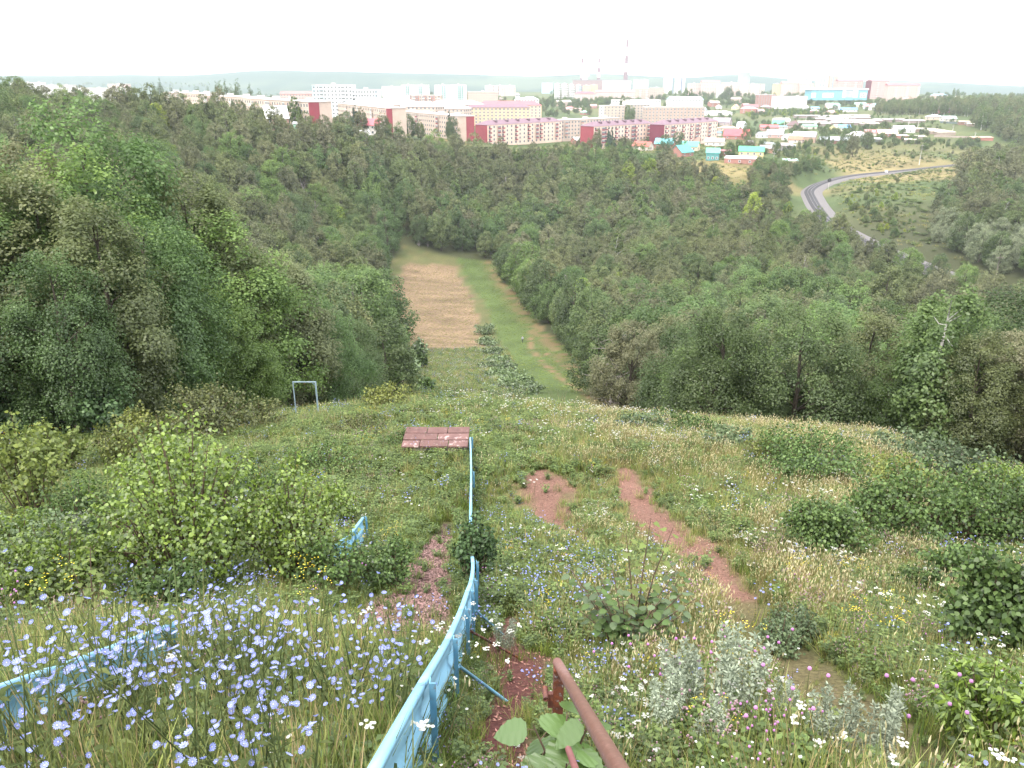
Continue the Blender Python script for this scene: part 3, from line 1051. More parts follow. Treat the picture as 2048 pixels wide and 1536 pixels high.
pk, plist = {}, []
rows = []
for (x, y, z, h, k, rz) in FARTREE:
    lod = 'mid' if y < 330 else 'far'
    key = next((c for c in ((k, lod), (k, 'far'), (k, 'mid'), ('elm', lod), ('ash', 'mid'), ('elm', 'mid')) if c in used_proto), None)
    if key not in pk:
        pk[key] = len(plist); plist.append(list(used_proto[key]))
    s = h / (10 if key[0] == 'dry' else 12)
    w = s * (0.9 + 0.3 * ((x * 7.13 + y * 3.7) % 1))
    rows.append((x, y, z - 0.05, 0, 0, rz, w, w, s, pk[key]))
scatter('forest', rows, plist, 'mass of mixed green and brownish trees filling the valley below the town', 'forest')
print('TREES', len(TREES), 'single', len(single), 'mass', len(rows))
# ------------------------------------------------------------------ town
_PM = {}
def paint(c, rough=0.75, kind='wall'):
    l_ = 0.3 * c[0] + 0.6 * c[1] + 0.1 * c[2]
    c = tuple(0.8 * v + 0.2 * l_ for v in c)      # every colour drawn part way towards its own grey
    key = (tuple(round(v, 3) for v in c), kind)
    if key not in _PM:
        if kind == 'roof':
            _PM[key] = surf('roof_sheet_%d' % len(_PM), c, tuple(v * 0.82 for v in c), 0.7, 0.6, 0.1, c3=tuple(v * 0.7 for v in c), scale3=0.25)
        else:
            _PM[key] = surf('wall_render_%d' % len(_PM), c, tuple(v * 0.86 for v in c), 0.25, 0.85, 0.0, c3=tuple(v * 0.78 for v in c), scale3=1.1)
    return _PM[key]


M_GLASS = surf('dark_window_glass', (0.09, 0.10, 0.11), (0.16, 0.17, 0.18), 0.35, 0.15)
M_WHITE = surf('white_frames', (0.75, 0.75, 0.74), (0.62, 0.62, 0.62), 1.0, 0.6)
M_FLAT = surf('grey_roofing_felt', (0.42, 0.38, 0.36), (0.55, 0.50, 0.47), 0.15, 0.9)
TAN, PINK, RED, PLUM = srgb(196, 170, 152), srgb(236, 200, 178), srgb(152, 48, 64), srgb(124, 90, 104)
PALEBLUE, BRICK, CREAM, SLATE = srgb(176, 214, 226), srgb(170, 112, 98), srgb(228, 206, 160), srgb(206, 190, 186)


def facade(mbw, mbb, L, D, H_, st, sh, cols, side, balc=(), bw=3.0, win=1.45, wh=1.5, skip=0):
    """windows (and balconies) on the front (side 0), back (2) or ends (1, 3) of a block centred on the origin"""
    ln = L if side in (0, 2) else D
    off = (D if side in (0, 2) else L) / 2
    for c in range(cols):
        u = -ln / 2 + ln * (c + 0.5) / cols
        for k in range(st):
            z = 0.9 + 0.9 + k * sh
            isb = c in balc
            def put(mb, u0, u1, p0, p1, z0, z1, m):
                if side == 0: mb.box(u0, u1, -off - p1, -off - p0, z0, z1, m)
                elif side == 2: mb.box(u0, u1, off + p0, off + p1, z0, z1, m)
                elif side == 1: mb.box(off + p0, off + p1, u0, u1, z0, z1, m)
                else: mb.box(-off - p1, -off - p0, u0, u1, z0, z1, m)
            if isb and k > skip:
                put(mbb, u - bw / 2, u + bw / 2, 0.0, 1.15, z - 0.95, z - 0.82, 1)
                put(mbb, u - bw / 2, u + bw / 2, 1.05, 1.15, z - 0.82, z + 0.15, 0)
                gl = (c * 7 + k * 3) % 3
                if gl:
                    put(mbb, u - bw / 2 + 0.05, u + bw / 2 - 0.05, 0.9, 1.04, z + 0.16, z + 1.3, 2)
                    put(mbb, u - bw / 2, u + bw / 2, 0.85, 1.16, z + 1.31, z + 1.45, 1)
                    for f in (-0.5, -0.17, 0.17, 0.5):
                        put(mbb, u + f * (bw - 0.1) - 0.05, u + f * (bw - 0.1) + 0.05, 1.045, 1.10, z + 0.16, z + 1.3, 1)
                else:
                    put(mbw, u - 0.9, u + 0.9, 0.0, 0.05, z - 0.6, z + wh, 1)
            else:
                put(mbw, u - win / 2 - 0.12, u + win / 2 + 0.12, 0.0, 0.04, z - 0.12, z + wh + 0.12, 0)
                put(mbw, u - win / 2, u - 0.05, 0.041, 0.07, z, z + wh, 1)
                put(mbw, u + 0.05, u + win / 2, 0.041, 0.07, z, z + wh, 1)


def block(name, label, x, y, rz, L, D, st, wall, z=None, sh=2.9, cols=None, balc=(), bal_col=None, roof='flat', roof_col=None, roof_h=3.2, ends=None, group=None, cat='apartment block', dormers=0, top=None, band_col=None, win=1.45):
    zb = Hs(x, y) if z is None else z
    H_ = st * sh + 1.2
    if top is not None: H_ = top - zb
    e = tag(empty(name, (x, y, zb), rz), label, cat, group)
    cols = cols or max(3, int(L / 3.4))
    mb = MB(); mb.box(-L / 2, L / 2, -D / 2, D / 2, -4, H_, 0)
    mb.build('wall', paint(wall), e)
    mbw, mbb = MB(), MB()
    facade(mbw, mbb, L, D, H_, st, sh, cols, 0, balc, win=win)
    ec = max(1, int(D / 4))
    for s in (1, 3):
        if not (ends and s in ends): facade(mbw, mbb, L, D, H_, st, sh, ec, s, win=win)
    w = mbw.build('windows', [M_WHITE, M_GLASS], e); w['kind'] = 'stuff'
    if mbb.V:
        b = mbb.build('balconies', [paint(bal_col or RED), M_WHITE, M_GLASS], e); b['kind'] = 'stuff'
    if band_col:
        mb = MB()
        for k in range(len(band_col[1])):
            u0, u1 = band_col[1][k]
            mb.box(-L / 2 + u0 * L, -L / 2 + u1 * L, -D / 2 - 0.03, -D / 2 - 0.001, 0, H_ - 0.05)
        mb.build('coloured_panel', paint(band_col[0]), e)
    if ends:
        for s, (c, f0, f1) in ends.items():
            mb = MB()
            xx = L / 2 if s == 1 else -L / 2
            mb.box(min(xx, xx + (0.15 if s == 1 else -0.15)), max(xx, xx + (0.15 if s == 1 else -0.15)), -D / 2 + f0 * D, -D / 2 + f1 * D, 0.0, H_ - 0.1)
            mb.build('end_cladding', paint(c), e)
    rc = paint(roof_col, kind='roof') if roof_col else M_FLAT
    mb = MB()
    o_ = 0.5
    if roof == 'flat':
        mb.box(-L / 2 - 0.3, L / 2 + 0.3, -D / 2 - 0.3, D / 2 + 0.3, H_ + 0.01, H_ + 0.45)
        for k in range(max(1, int(L / 22))):
            u = -L / 2 + (k + 0.5) * L / max(1, int(L / 22))
            mb.box(u - 2, u + 1.2, -1.6, 1.6, H_ + 0.46, H_ + 1.9)
    else:
        ih = min(L, D) / 2 if roof == 'hip' else 0.0
        mb.add([(-L / 2 - o_, -D / 2 - o_, H_ + 0.02), (L / 2 + o_, -D / 2 - o_, H_ + 0.02), (L / 2 + o_, D / 2 + o_, H_ + 0.02), (-L / 2 - o_, D / 2 + o_, H_ + 0.02), (-L / 2 - o_ + ih, 0, H_ + roof_h), (L / 2 + o_ - ih, 0, H_ + roof_h)],
               [(0, 1, 5, 4), (1, 2, 5), (2, 3, 4, 5), (3, 0, 4), (3, 2, 1, 0)])
    ro = mb.build('roof', rc, e)
    if dormers:
        for k in range(dormers):
            u = -L / 2 + ih + (L - 2 * ih) * (k + 0.5) / dormers
            m2 = MB(); m2.box(u - 0.9, u + 0.9, -D * 0.30, -D * 0.05, H_ + roof_h * 0.35, H_ + roof_h * 0.95)
            m2.build('dormer', paint(tuple(v * 0.7 for v in roof_col), kind='roof'), ro)
    return e


# five-storey tan blocks on the left, red strip on each near end
def run_block(name, label, pn, pf, z, wall, **kw):
    """a block whose near end stands at pn and far end at pf"""
    dx, dy = pn[0] - pf[0], pn[1] - pf[1]
    L = sqrt(dx * dx + dy * dy); rz = atan2(dy, dx)
    D = kw.pop('D', 12.0)
    # local x runs from far to near end; front (-y) faces the camera side
    cxm, cym = (pn[0] + pf[0]) / 2, (pn[1] + pf[1]) / 2
    nx, ny = -sin(rz), cos(rz)
    return block(name, label, cxm + nx * D / 2, cym + ny * D / 2, rz, L, D, kw.pop('st', 5), wall, z=z, **kw)


A0, A1 = np.array([-99, 412.0]), np.array([-262, 640.0])
lerp = lambda a, b, f: a * (1 - f) + b * f
run_block('apartment_block', 'tan five-storey block whose end wall has a wide red strip, behind the white-roofed house', A0, lerp(A0, A1, 0.34), -26.5, TAN, cols=26, balc=(3, 4, 10, 11, 17, 18), bal_col=srgb(196, 190, 186), ends={1: (RED, 0.0, 0.45)}, group='tan five-storey blocks above the wood')
run_block('apartment_block', 'middle tan block of the receding row behind the left wood', lerp(A0, A1, 0.35) + np.array([1.5, 1]), lerp(A0, A1, 0.66), -26.2, TAN, cols=26, balc=(3, 4, 11, 12, 18), bal_col=srgb(186, 190, 192), group='tan five-storey blocks above the wood')
run_block('apartment_block', 'leftmost tan block, farthest along the receding row', lerp(A0, A1, 0.67) + np.array([3, 2]), lerp(A0, A1, 1.0), -25.5, TAN, cols=26, balc=(4, 5, 12, 13), bal_col=srgb(186, 190, 192), group='tan five-storey blocks above the wood')
run_block('apartment_block', 'tan five-storey block with a narrow red strip on its end wall', (-73, 490), (-122, 592), -32, TAN, cols=30, balc=(6, 14, 22), bal_col=srgb(200, 190, 184), ends={1: (RED, 0.0, 0.3)}, group='tan five-storey blocks above the wood')
run_block('apartment_block', 'tan five-storey block with a square red end wall beside the pink block', (-35, 540), (-84, 628), -38.5, TAN, cols=28, balc=(9, 19), bal_col=RED, ends={1: (RED, 0.52, 1.0)}, group='tan five-storey blocks above the wood')
# pink blocks with red balconies and plum roofs
kw = dict(cols=18, balc=(0, 2, 3, 6, 9, 11, 12, 16), bal_col=RED, roof='hip', roof_col=PLUM, roof_h=3.0, dormers=6, D=12.5, group='pink blocks with red balconies')
def front_run(label, p0, p1, z, ends, **k2):
    dx, dy = p1[0] - p0[0], p1[1] - p0[1]
    L = sqrt(dx * dx + dy * dy); rz = atan2(dy, dx); D = 12.5
    k3 = dict(kw); k3.pop('D'); k3.update(k2)
    return block('apartment_block', label, (p0[0] + p1[0]) / 2 - sin(rz) * D / 2, (p0[1] + p1[1]) / 2 + cos(rz) * D / 2, rz, L, D, 5, PINK, z=z, ends=ends, **k3)
front_run('left pink block with red balconies, half hidden by treetops', (-18, 612), (40, 672), -47.5, {3: (RED, 0, 1), 1: (RED, 0, 1)})
front_run('middle pink block with bright red end wall and red balconies', (58, 594), (107, 640), -47.5, {3: (RED, 0, 1), 1: (srgb(120, 34, 60), 0, 1)})
front_run('rightmost pink block with dark crimson end wall and plum roof', (112, 616), (165, 674), -47.5, {3: (srgb(120, 34, 60), 0, 1), 1: (RED, 0, 1)}, cols=20)
block('apartment_block', 'tan flat-roofed block glimpsed between two pink blocks', 52, 690, radians(38), 90, 12, 5, TAN, z=-47, cols=26, balc=(3, 8, 13, 18), bal_col=srgb(190, 130, 110))
# white and pale blue nine-storey block
block('tower_block', 'white and pale blue nine-storey block, taller left half', -147, 705, radians(-3), 33, 14, 9, srgb(228, 234, 236), z=-32.5, sh=2.9, cols=11, balc=(2, 8), bal_col=srgb(225, 225, 225), band_col=(PALEBLUE, [(0, 0.10), (0.17, 0.27)]), group='white and pale blue tower halves', cat='tower block')
block('tower_block', 'white and pale blue nine-storey block, lower right half', -119.5, 700, radians(-3), 21, 14, 9, srgb(228, 234, 236), z=-36, sh=2.9, cols=9, balc=(0,), bal_col=srgb(225, 225, 225), band_col=(PALEBLUE, [(0.86, 1.0)]), group='white and pale blue tower halves', cat='tower block')
block('brick_block', 'red brick nine-storey block with four blue gables', -91, 900, radians(-4), 33, 14, 9, srgb(196, 164, 146), z=-44, cols=10, balc=(1, 4, 6, 9), bal_col=srgb(214, 206, 200), band_col=(BRICK, [(0.0, 0.06), (0.19, 0.31), (0.44, 0.56), (0.69, 0.81)]), cat='tower block')


def pxbox(name, label, x0, x1, ytop, ybot, d, wall, st=None, rz=0.0, D=14, cat='apartment block', group=None, **kw2):
    a, b, c = at(x0, ytop, d), at(x1, ytop, d), at((x0 + x1) / 2, ybot, d)
    L = b[0] - a[0]; top = a[2]; zb = c[2]
    xm, ym = (a[0] + b[0]) / 2, d
    zb = min(zb, Hs(xm, ym))
    st = st or max(1, int(round((top - zb) / 3.0)))
    return block(name, label, xm, ym + D / 2, rz, L / max(0.5, cos(rz)), D, st, wall, z=zb, top=top, sh=(top - zb - 1.2) / st, cat=cat, group=group, **kw2)


W_ = srgb(232, 228, 222); PNK = srgb(214, 182, 170); GRY = srgb(205, 196, 190); OCH = srgb(226, 196, 140); BLU = srgb(120, 170, 210)
FARB = [
    # name, label, x0, x1, top, base, dist, wall, extra
    ('pale grey slab block left of the brick block with blue gables', 763, 802, 173, 197, 1500, GRY, {}),
    ('pale turquoise-balconied slab behind the brick block with blue gables', 802, 857, 170, 197, 1450, W_, dict(balc=(2, 3, 8, 9, 14), bal_col=srgb(150, 205, 200))),
    ('white slab with turquoise balconies right of the brick block', 869, 932, 170, 199, 1350, W_, dict(balc=(3, 4, 10, 11, 12, 16), bal_col=srgb(150, 210, 205))),
    ('tan long slab below the white balconied slabs', 935, 996, 184, 205, 1150, TAN, {}),
    ('cream nine-storey slab with brown stripes on its left', 970, 1030, 171, 190, 1900, W_, dict(balc=(2, 5, 8), bal_col=BRICK)),
    ('pale pink low slab at the end of the cream slab', 1000, 1031, 176, 192, 1850, PNK, {}),
    ('small white block with an arched neighbour near the round-roofed hall', 1031, 1040, 189, 207, 1050, W_, {}),
    ('pale blue twin block far left of the chimneys', 1084, 1106, 166, 181, 2300, PALEBLUE, {}),
    ('first brick and white tower of the stepped row', 1110, 1121, 168, 197, 1450, W_, dict(balc=(1, 2), bal_col=W_, band_col=(BRICK, [(0.8, 1.0)]))),
    ('second brick and white tower of the stepped row', 1124, 1136, 168, 197, 1455, W_, dict(balc=(1, 2), bal_col=W_, band_col=(BRICK, [(0.8, 1.0)]))),
    ('third brick and white tower of the stepped row', 1138, 1150, 169, 196, 1460, W_, dict(balc=(1, 2), bal_col=W_, band_col=(BRICK, [(0.8, 1.0)]))),
    ('fourth brick and white tower of the stepped row, blue panels', 1153, 1164, 170, 195, 1465, W_, dict(balc=(1, 2), bal_col=srgb(170, 200, 220), band_col=(BRICK, [(0.8, 1.0)]))),
    ('ochre block beside the stepped tower row', 1167, 1181, 171, 184, 1700, OCH, {}),
    ('second ochre block, right of the first one', 1182, 1195, 170, 182, 1720, OCH, {}),
    ('pink low block under the ochre blocks', 1150, 1192, 187, 197, 1380, PNK, dict(roof='hip', roof_col=srgb(170, 90, 100))),
    ('pink long block with red gables below the power station', 1192, 1270, 184, 196, 1420, PNK, dict(roof='gable', roof_col=srgb(190, 120, 125))),
    ('tan block with white balconies right of the pink gables', 1270, 1300, 178, 196, 1500, TAN, dict(balc=(2, 5), bal_col=W_)),
    ('white slab left of the white tower pair', 1268, 1280, 160, 175, 2400, W_, {}),
    ('pale blue and white slab just right of the white slab', 1283, 1298, 159, 176, 2350, PALEBLUE, {}),
    ('grey tan block behind dark poplars', 1300, 1330, 176, 193, 1550, TAN, {}),
    ('white tower, left one of the pair above the town', 1329, 1347, 156, 172, 2500, W_, dict(band_col=(srgb(90, 110, 150), [(0.9, 1.0)]))),
    ('white tower with dark blue stripe, right one of the pair', 1352, 1371, 155, 178, 2400, W_, dict(band_col=(srgb(90, 110, 150), [(0.55, 0.72)]))),
    ('pink tan slab at the left end of the long rose row', 1378, 1402, 167, 185, 1800, PNK, {}),
    ('rose slab with reddish roof left of the cooling tower', 1404, 1440, 164, 186, 1780, PNK, dict(roof='gable', roof_col=srgb(180, 120, 115))),
    ('white narrow slab among poplars below the cooling tower', 1437, 1448, 171, 190, 1600, W_, {}),
    ('rose slab below the cooling tower', 1446, 1484, 165, 188, 1750, PNK, dict(balc=(4, 10), bal_col=W_)),
    ('pale pink slab right of the cooling tower', 1486, 1530, 168, 189, 1700, srgb(220, 196, 184), dict(balc=(3, 9), bal_col=GRY)),
    ('ochre striped slab in the long rose row', 1550, 1564, 168, 190, 1650, OCH, {}),
    ('brownish pink slab beside the ochre striped slab', 1565, 1600, 167, 192, 1640, PNK, dict(roof='gable', roof_col=srgb(190, 130, 120))),
    ('pink slab directly left of the blue sports hall', 1601, 1628, 167, 192, 1630, PNK, dict(balc=(3, 6), bal_col=W_)),
    ('brick school with two rows of windows below the rose row', 1517, 1552, 190, 201, 1250, BRICK, {}),
    ('white tower with grey stripe, leftmost of the hilltop towers', 1581, 1604, 147, 170, 2050, W_, dict(band_col=(srgb(150, 160, 170), [(0.5, 0.6)]))),
    ('white tower with turquoise balconies on the hilltop', 1606, 1625, 150, 170, 2040, W_, dict(balc=(2,), bal_col=srgb(140, 200, 195))),
    ('cream tower with blue top balconies on the hilltop', 1636, 1660, 151, 171, 2030, srgb(232, 214, 186), dict(balc=(2, 4), bal_col=BLU)),
    ('tan tower with blue balconies on the hilltop', 1662, 1676, 152, 172, 2020, TAN, dict(balc=(1,), bal_col=BLU)),
    ('white tower behind the red-roofed rose block', 1680, 1698, 149, 168, 2010, W_, {}),
    ('rose block with red mansard roof and dark red ends', 1677, 1727, 162, 186, 1500, srgb(206, 164, 156), dict(roof='gable', roof_col=srgb(158, 108, 112), balc=(3, 8, 13), bal_col=W_)),
    ('second rose block with red gables and a dark red end wall', 1739, 1780, 162, 186, 1480, srgb(206, 164, 156), dict(roof='gable', roof_col=srgb(158, 108, 112), balc=(3, 8), bal_col=W_, ends={3: (srgb(110, 40, 60), 0, 1)}, rz=radians(18))),
    ('brown and pink block nearest the open plain on the right', 1777, 1841, 171, 195, 1350, srgb(210, 172, 158), dict(roof='gable', roof_col=srgb(176, 100, 104), balc=(3, 8, 13, 18), bal_col=W_)),
    ('long low white shed beyond the green belt', 1225, 1322, 200, 205, 1050, W_, dict(cat='shed')),
    ('low two-storey brown barracks with white end', 1200, 1250, 212, 221, 900, srgb(190, 168, 150), dict(band_col=(W_, [(0, 0.16)]), cat='building')),
    ('long low brown works building with arched roof', 1248, 1300, 209, 222, 905, srgb(186, 166, 150), dict(roof='gable', roof_col=srgb(225, 205, 190), roof_h=3.5, cat='building')),
    ('long ruined brown wall building beyond the pink blocks', 1290, 1410, 215, 224, 860, srgb(178, 150, 134), dict(cat='building')),
    ('pale white and blue warehouse with low roof', 1345, 1407, 199, 207, 1050, W_, dict(roof='gable', roof_col=srgb(170, 205, 232), roof_h=3.2, D=40, cat='warehouse')),
    ('white low workshop below the brick school', 1550, 1615, 193, 200, 1200, W_, dict(cat='building')),
    ('long red-roofed block behind the first pink block', 955, 1083, 211, 221, 800, srgb(214, 182, 150), dict(roof='hip', roof_col=srgb(190, 92, 100), roof_h=4.0)),
    ('ochre long block with plum roof below the red roof', 932, 1060, 215, 228, 745, srgb(206, 172, 134), dict(roof='hip', roof_col=PLUM, roof_h=2.5)),
    ('white low hall with green-grey domed roof', 1042, 1078, 199, 207, 1000, W_, dict(roof='hip', roof_col=srgb(176, 200, 190), cat='hall')),
    ('low white workshop left of the brick gabled block', 786, 823, 197, 203, 900, W_, dict(roof='gable', roof_col=srgb(226, 222, 220), cat='building')),
    ('pale low factory at the far left edge of town', 145, 245, 176, 180, 1500, srgb(216, 208, 204), dict(cat='factory')),
    ('pink far factory building left of the poplars', 215, 255, 168, 173, 1700, PNK, dict(cat='factory')),
    ('white low far shed at the left edge', 20, 85, 165, 168, 1900, W_, dict(cat='shed')),
    ('long grey far shed behind the left wood', 85, 145, 170, 173, 1700, GRY, dict(cat='shed')),
    ('pink far row of houses left of the white tower', 560, 632, 188, 196, 1000, srgb(208, 160, 150), dict(roof='gable', roof_col=srgb(176, 110, 104), roof_h=3, cat='building')),
]
for (lb, x0, x1, tp, bs_, d, wc, ex) in FARB:
    pxbox('town_building' if 'cat' in ex else 'apartment_block', lb, x0, x1, tp, bs_, d, wc, **ex)

# pale slate roofs of the long low blocks in the middle
for i, (x0, x1, e0, d, lb) in enumerate([(690, 790, 210, 640, 'nearest pale slate roof left of the crumpled ones'), (770, 880, 213, 660, 'pale slate-roofed low block behind the second tan block'), (830, 935, 217, 690, 'pale slate-roofed low block with darker ridge beside the square red end wall'), (860, 960, 209, 760, 'farther pale slate-roofed low block under the brick gables'), (720, 830, 206, 730, 'farther pale slate-roofed low block right of the white tower')]):
    pxbox('slate_roofed_block', lb, x0, x1, e0, e0 + 14, d, TAN, roof='hip', roof_col=SLATE, roof_h=3.6, D=16, rz=radians(-22), group='pale slate-roofed low blocks', cat='building')

# sports hall
def sports_hall():
    d = 1300; a, b, c = at(1624, 180, d), at(1736, 180, d), at(1680, 195, d)
    e = tag(empty('sports_hall', ((a[0] + b[0]) / 2, d, c[2])), 'long white and turquoise sports hall with flat roof and glazed middle', 'hall')
    L, h = b[0] - a[0], a[2] - c[2]
    mb = MB(); mb.box(-L / 2, L / 2, 0, 30, -4, h); mb.build('wall', paint(srgb(112, 178, 198)), e)
    mb = MB(); mb.box(-L / 2 - 2, L / 2 + 1, -1, 31, h + 0.02, h + 2.2); mb.build('roof', M_WHITE, e)
    for u0, u1, z0, z1, m_, nm in [(-0.5, -0.42, 0, 0.62, M_WHITE, 'white_panel'), (-0.3, -0.1, 0, 0.6, M_WHITE, 'white_panel'), (0.055, 0.11, 0, 1.0, M_WHITE, 'white_panel'), (0.24, 0.33, 0, 1.0, M_WHITE, 'white_panel'), (0.37, 0.48, 0, 0.62, M_WHITE, 'white_panel'), (0.112, 0.238, 0, 0.98, surf('grey_glazing', (0.30, 0.34, 0.38), (0.42, 0.46, 0.5), 0.2, 0.3), 'glazing')]:
        mb = MB(); mb.box(u0 * L, u1 * L, -0.25, -0.01, z0, z1 * h); mb.build(nm, m_, e)
    mb = MB()
    for u0, u1, n, z0 in [(-0.18, -0.105, 3, 0.3), (0.39, 0.47, 3, 0.3), (-0.18, -0.105, 3, 0.08), (0.39, 0.47, 3, 0.08)]:
        for k in range(n):
            u = u0 + (u1 - u0) * (k + 0.2) / n; mb.box(u * L, (u + (u1 - u0) / n * 0.6) * L, -0.4, -0.26, z0 * h, (z0 + 0.16) * h)
    mb.build('windows', M_GLASS, e)['kind'] = 'stuff'
sports_hall()

# power station: hall, three striped chimneys, cooling tower
M_CHR = surf('hazed_red_band', (0.20, 0.115, 0.135), (0.17, 0.10, 0.12), 0.1, 0.85); M_CHW = surf('white_band', (0.72, 0.70, 0.68), (0.62, 0.6, 0.58), 0.1, 0.85)  # red greyed towards purple: distance haze put into the paint colour
def chimney(label, px_b, top, base, d, r0, r1, cuts):
    b = at(px_b, base, d); t_ = at(px_b, top, d)
    e = tag(empty('chimney', (b[0], d, b[2])), label, 'chimney', 'power station chimneys')
    h = t_[2] - b[2]
    for i in range(len(cuts) - 1):
        f0, f1 = cuts[i], cuts[i + 1]
        mb = MB(); mb.tube([(0, 0, f0 * h + (0.2 if i else -25)), (0, 0, f1 * h)], [r0 + (r1 - r0) * f0, r0 + (r1 - r0) * f1], 16)
        mb.build('red_band' if i % 2 == 0 else 'white_band', M_CHR if i % 2 == 0 else M_CHW, e, smooth=False)
chimney('tallest red and white striped chimney of the power station', 1251, 78, 160, 2900, 7.5, 3.5, [0, 0.20, 0.40, 0.60, 0.80, 1.0])
chimney('leftmost striped chimney beside white steam', 1164, 116, 160, 2700, 5.5, 3.2, [0, 0.12, 0.36, 0.56, 0.78, 1.0])
chimney('striped chimney between the tall one and the leftmost one', 1197, 116, 160, 2740, 5.5, 3.2, [0, 0.12, 0.36, 0.56, 0.78, 1.0])
def plant_hall():
    d = 2650; a, b, c = at(1148, 161, d), at(1262, 161, d), at(1200, 172, d)
    e = tag(empty('power_station_hall', ((a[0] + b[0]) / 2, d, c[2])), 'long brown and white power station hall below the chimneys', 'power station')
    L, h = b[0] - a[0], a[2] - c[2]
    mb = MB(); mb.box(-L / 2, 0, 0, 60, -10, h); mb.build('brown_wall', paint(srgb(150, 120, 120)), e)
    mb = MB(); mb.box(0.1, L / 2, -5, 55, -10, h * 0.92); mb.build('white_wall', paint(W_), e)
    mb = MB(); mb.box(0.2, L / 2 - 2, -5.4, -5.05, h * 0.55, h * 0.72); mb.build('windows', paint(srgb(150, 165, 190)), e)
    mb = MB(); mb.box(-L / 2, L / 2, 0, 60, h + 0.05, h + 2.5); mb.build('roof', paint(srgb(130, 125, 130)), e)
plant_hall()
def cooling():
    d = 2600; a, b, c = at(1476, 146, d), at(1499, 146, d), at(1487, 166, d)
    e = tag(empty('cooling_tower', (c[0], d, c[2])), 'wide grey cooling tower on the skyline', 'cooling tower')
    R = (b[0] - a[0]) / 2; h = a[2] - c[2]
    mb = MB(); mb.tube([(0, 0, -10), (0, 0, h * 0.35), (0, 0, h * 0.7), (0, 0, h)], [R * 1.12, R * 1.03, R * 0.98, R], 24)
    mb.build('shell', surf('weathered_tower_panels', (0.26, 0.29, 0.27), (0.34, 0.36, 0.34), 0.06, 0.9), e)
    mb = MB(); mb.tube([(0, 0, h + 0.1), (0, 0, h + 1.6)], [R * 1.015, R * 1.015], 24); mb.build('rim', paint(srgb(150, 155, 150)), e)
cooling()
# steam beside the leftmost chimney: lumpy puffs
M_STEAM = surf('white_steam', (0.85, 0.86, 0.88), (0.78, 0.8, 0.82), 0.05, 1.0)
V_, F_ = [], []
rr = np.random.default_rng(5)
mb = MB()
def ball(mb, c, r, n=8, m=6, mm=0):
    vs = [(c[0] + r * sin(pi * j / m) * cos(2 * pi * i / n), c[1] + r * sin(pi * j / m) * sin(2 * pi * i / n), c[2] + r * cos(pi * j / m)) for j in range(m + 1) for i in range(n)]
    fs = [(j * n + i, j * n + (i + 1) % n, (j + 1) * n + (i + 1) % n, (j + 1) * n + i) for j in range(m) for i in range(n)]
    mb.add(vs, fs, mm)
for k in range(26):
    p = at(1170 + 3 * sin(k * 0.5) + (k > 14) * rr.uniform(-3, 4), 166 - k * 1.0, 2690)
    ball(mb, p, 3.2 + k * 0.17 + rr.random() * 2.4)
st = mb.build('steam', M_STEAM, smooth=True)
tag(st, 'white steam puffs rising beside the leftmost chimney', 'steam', kind='stuff')

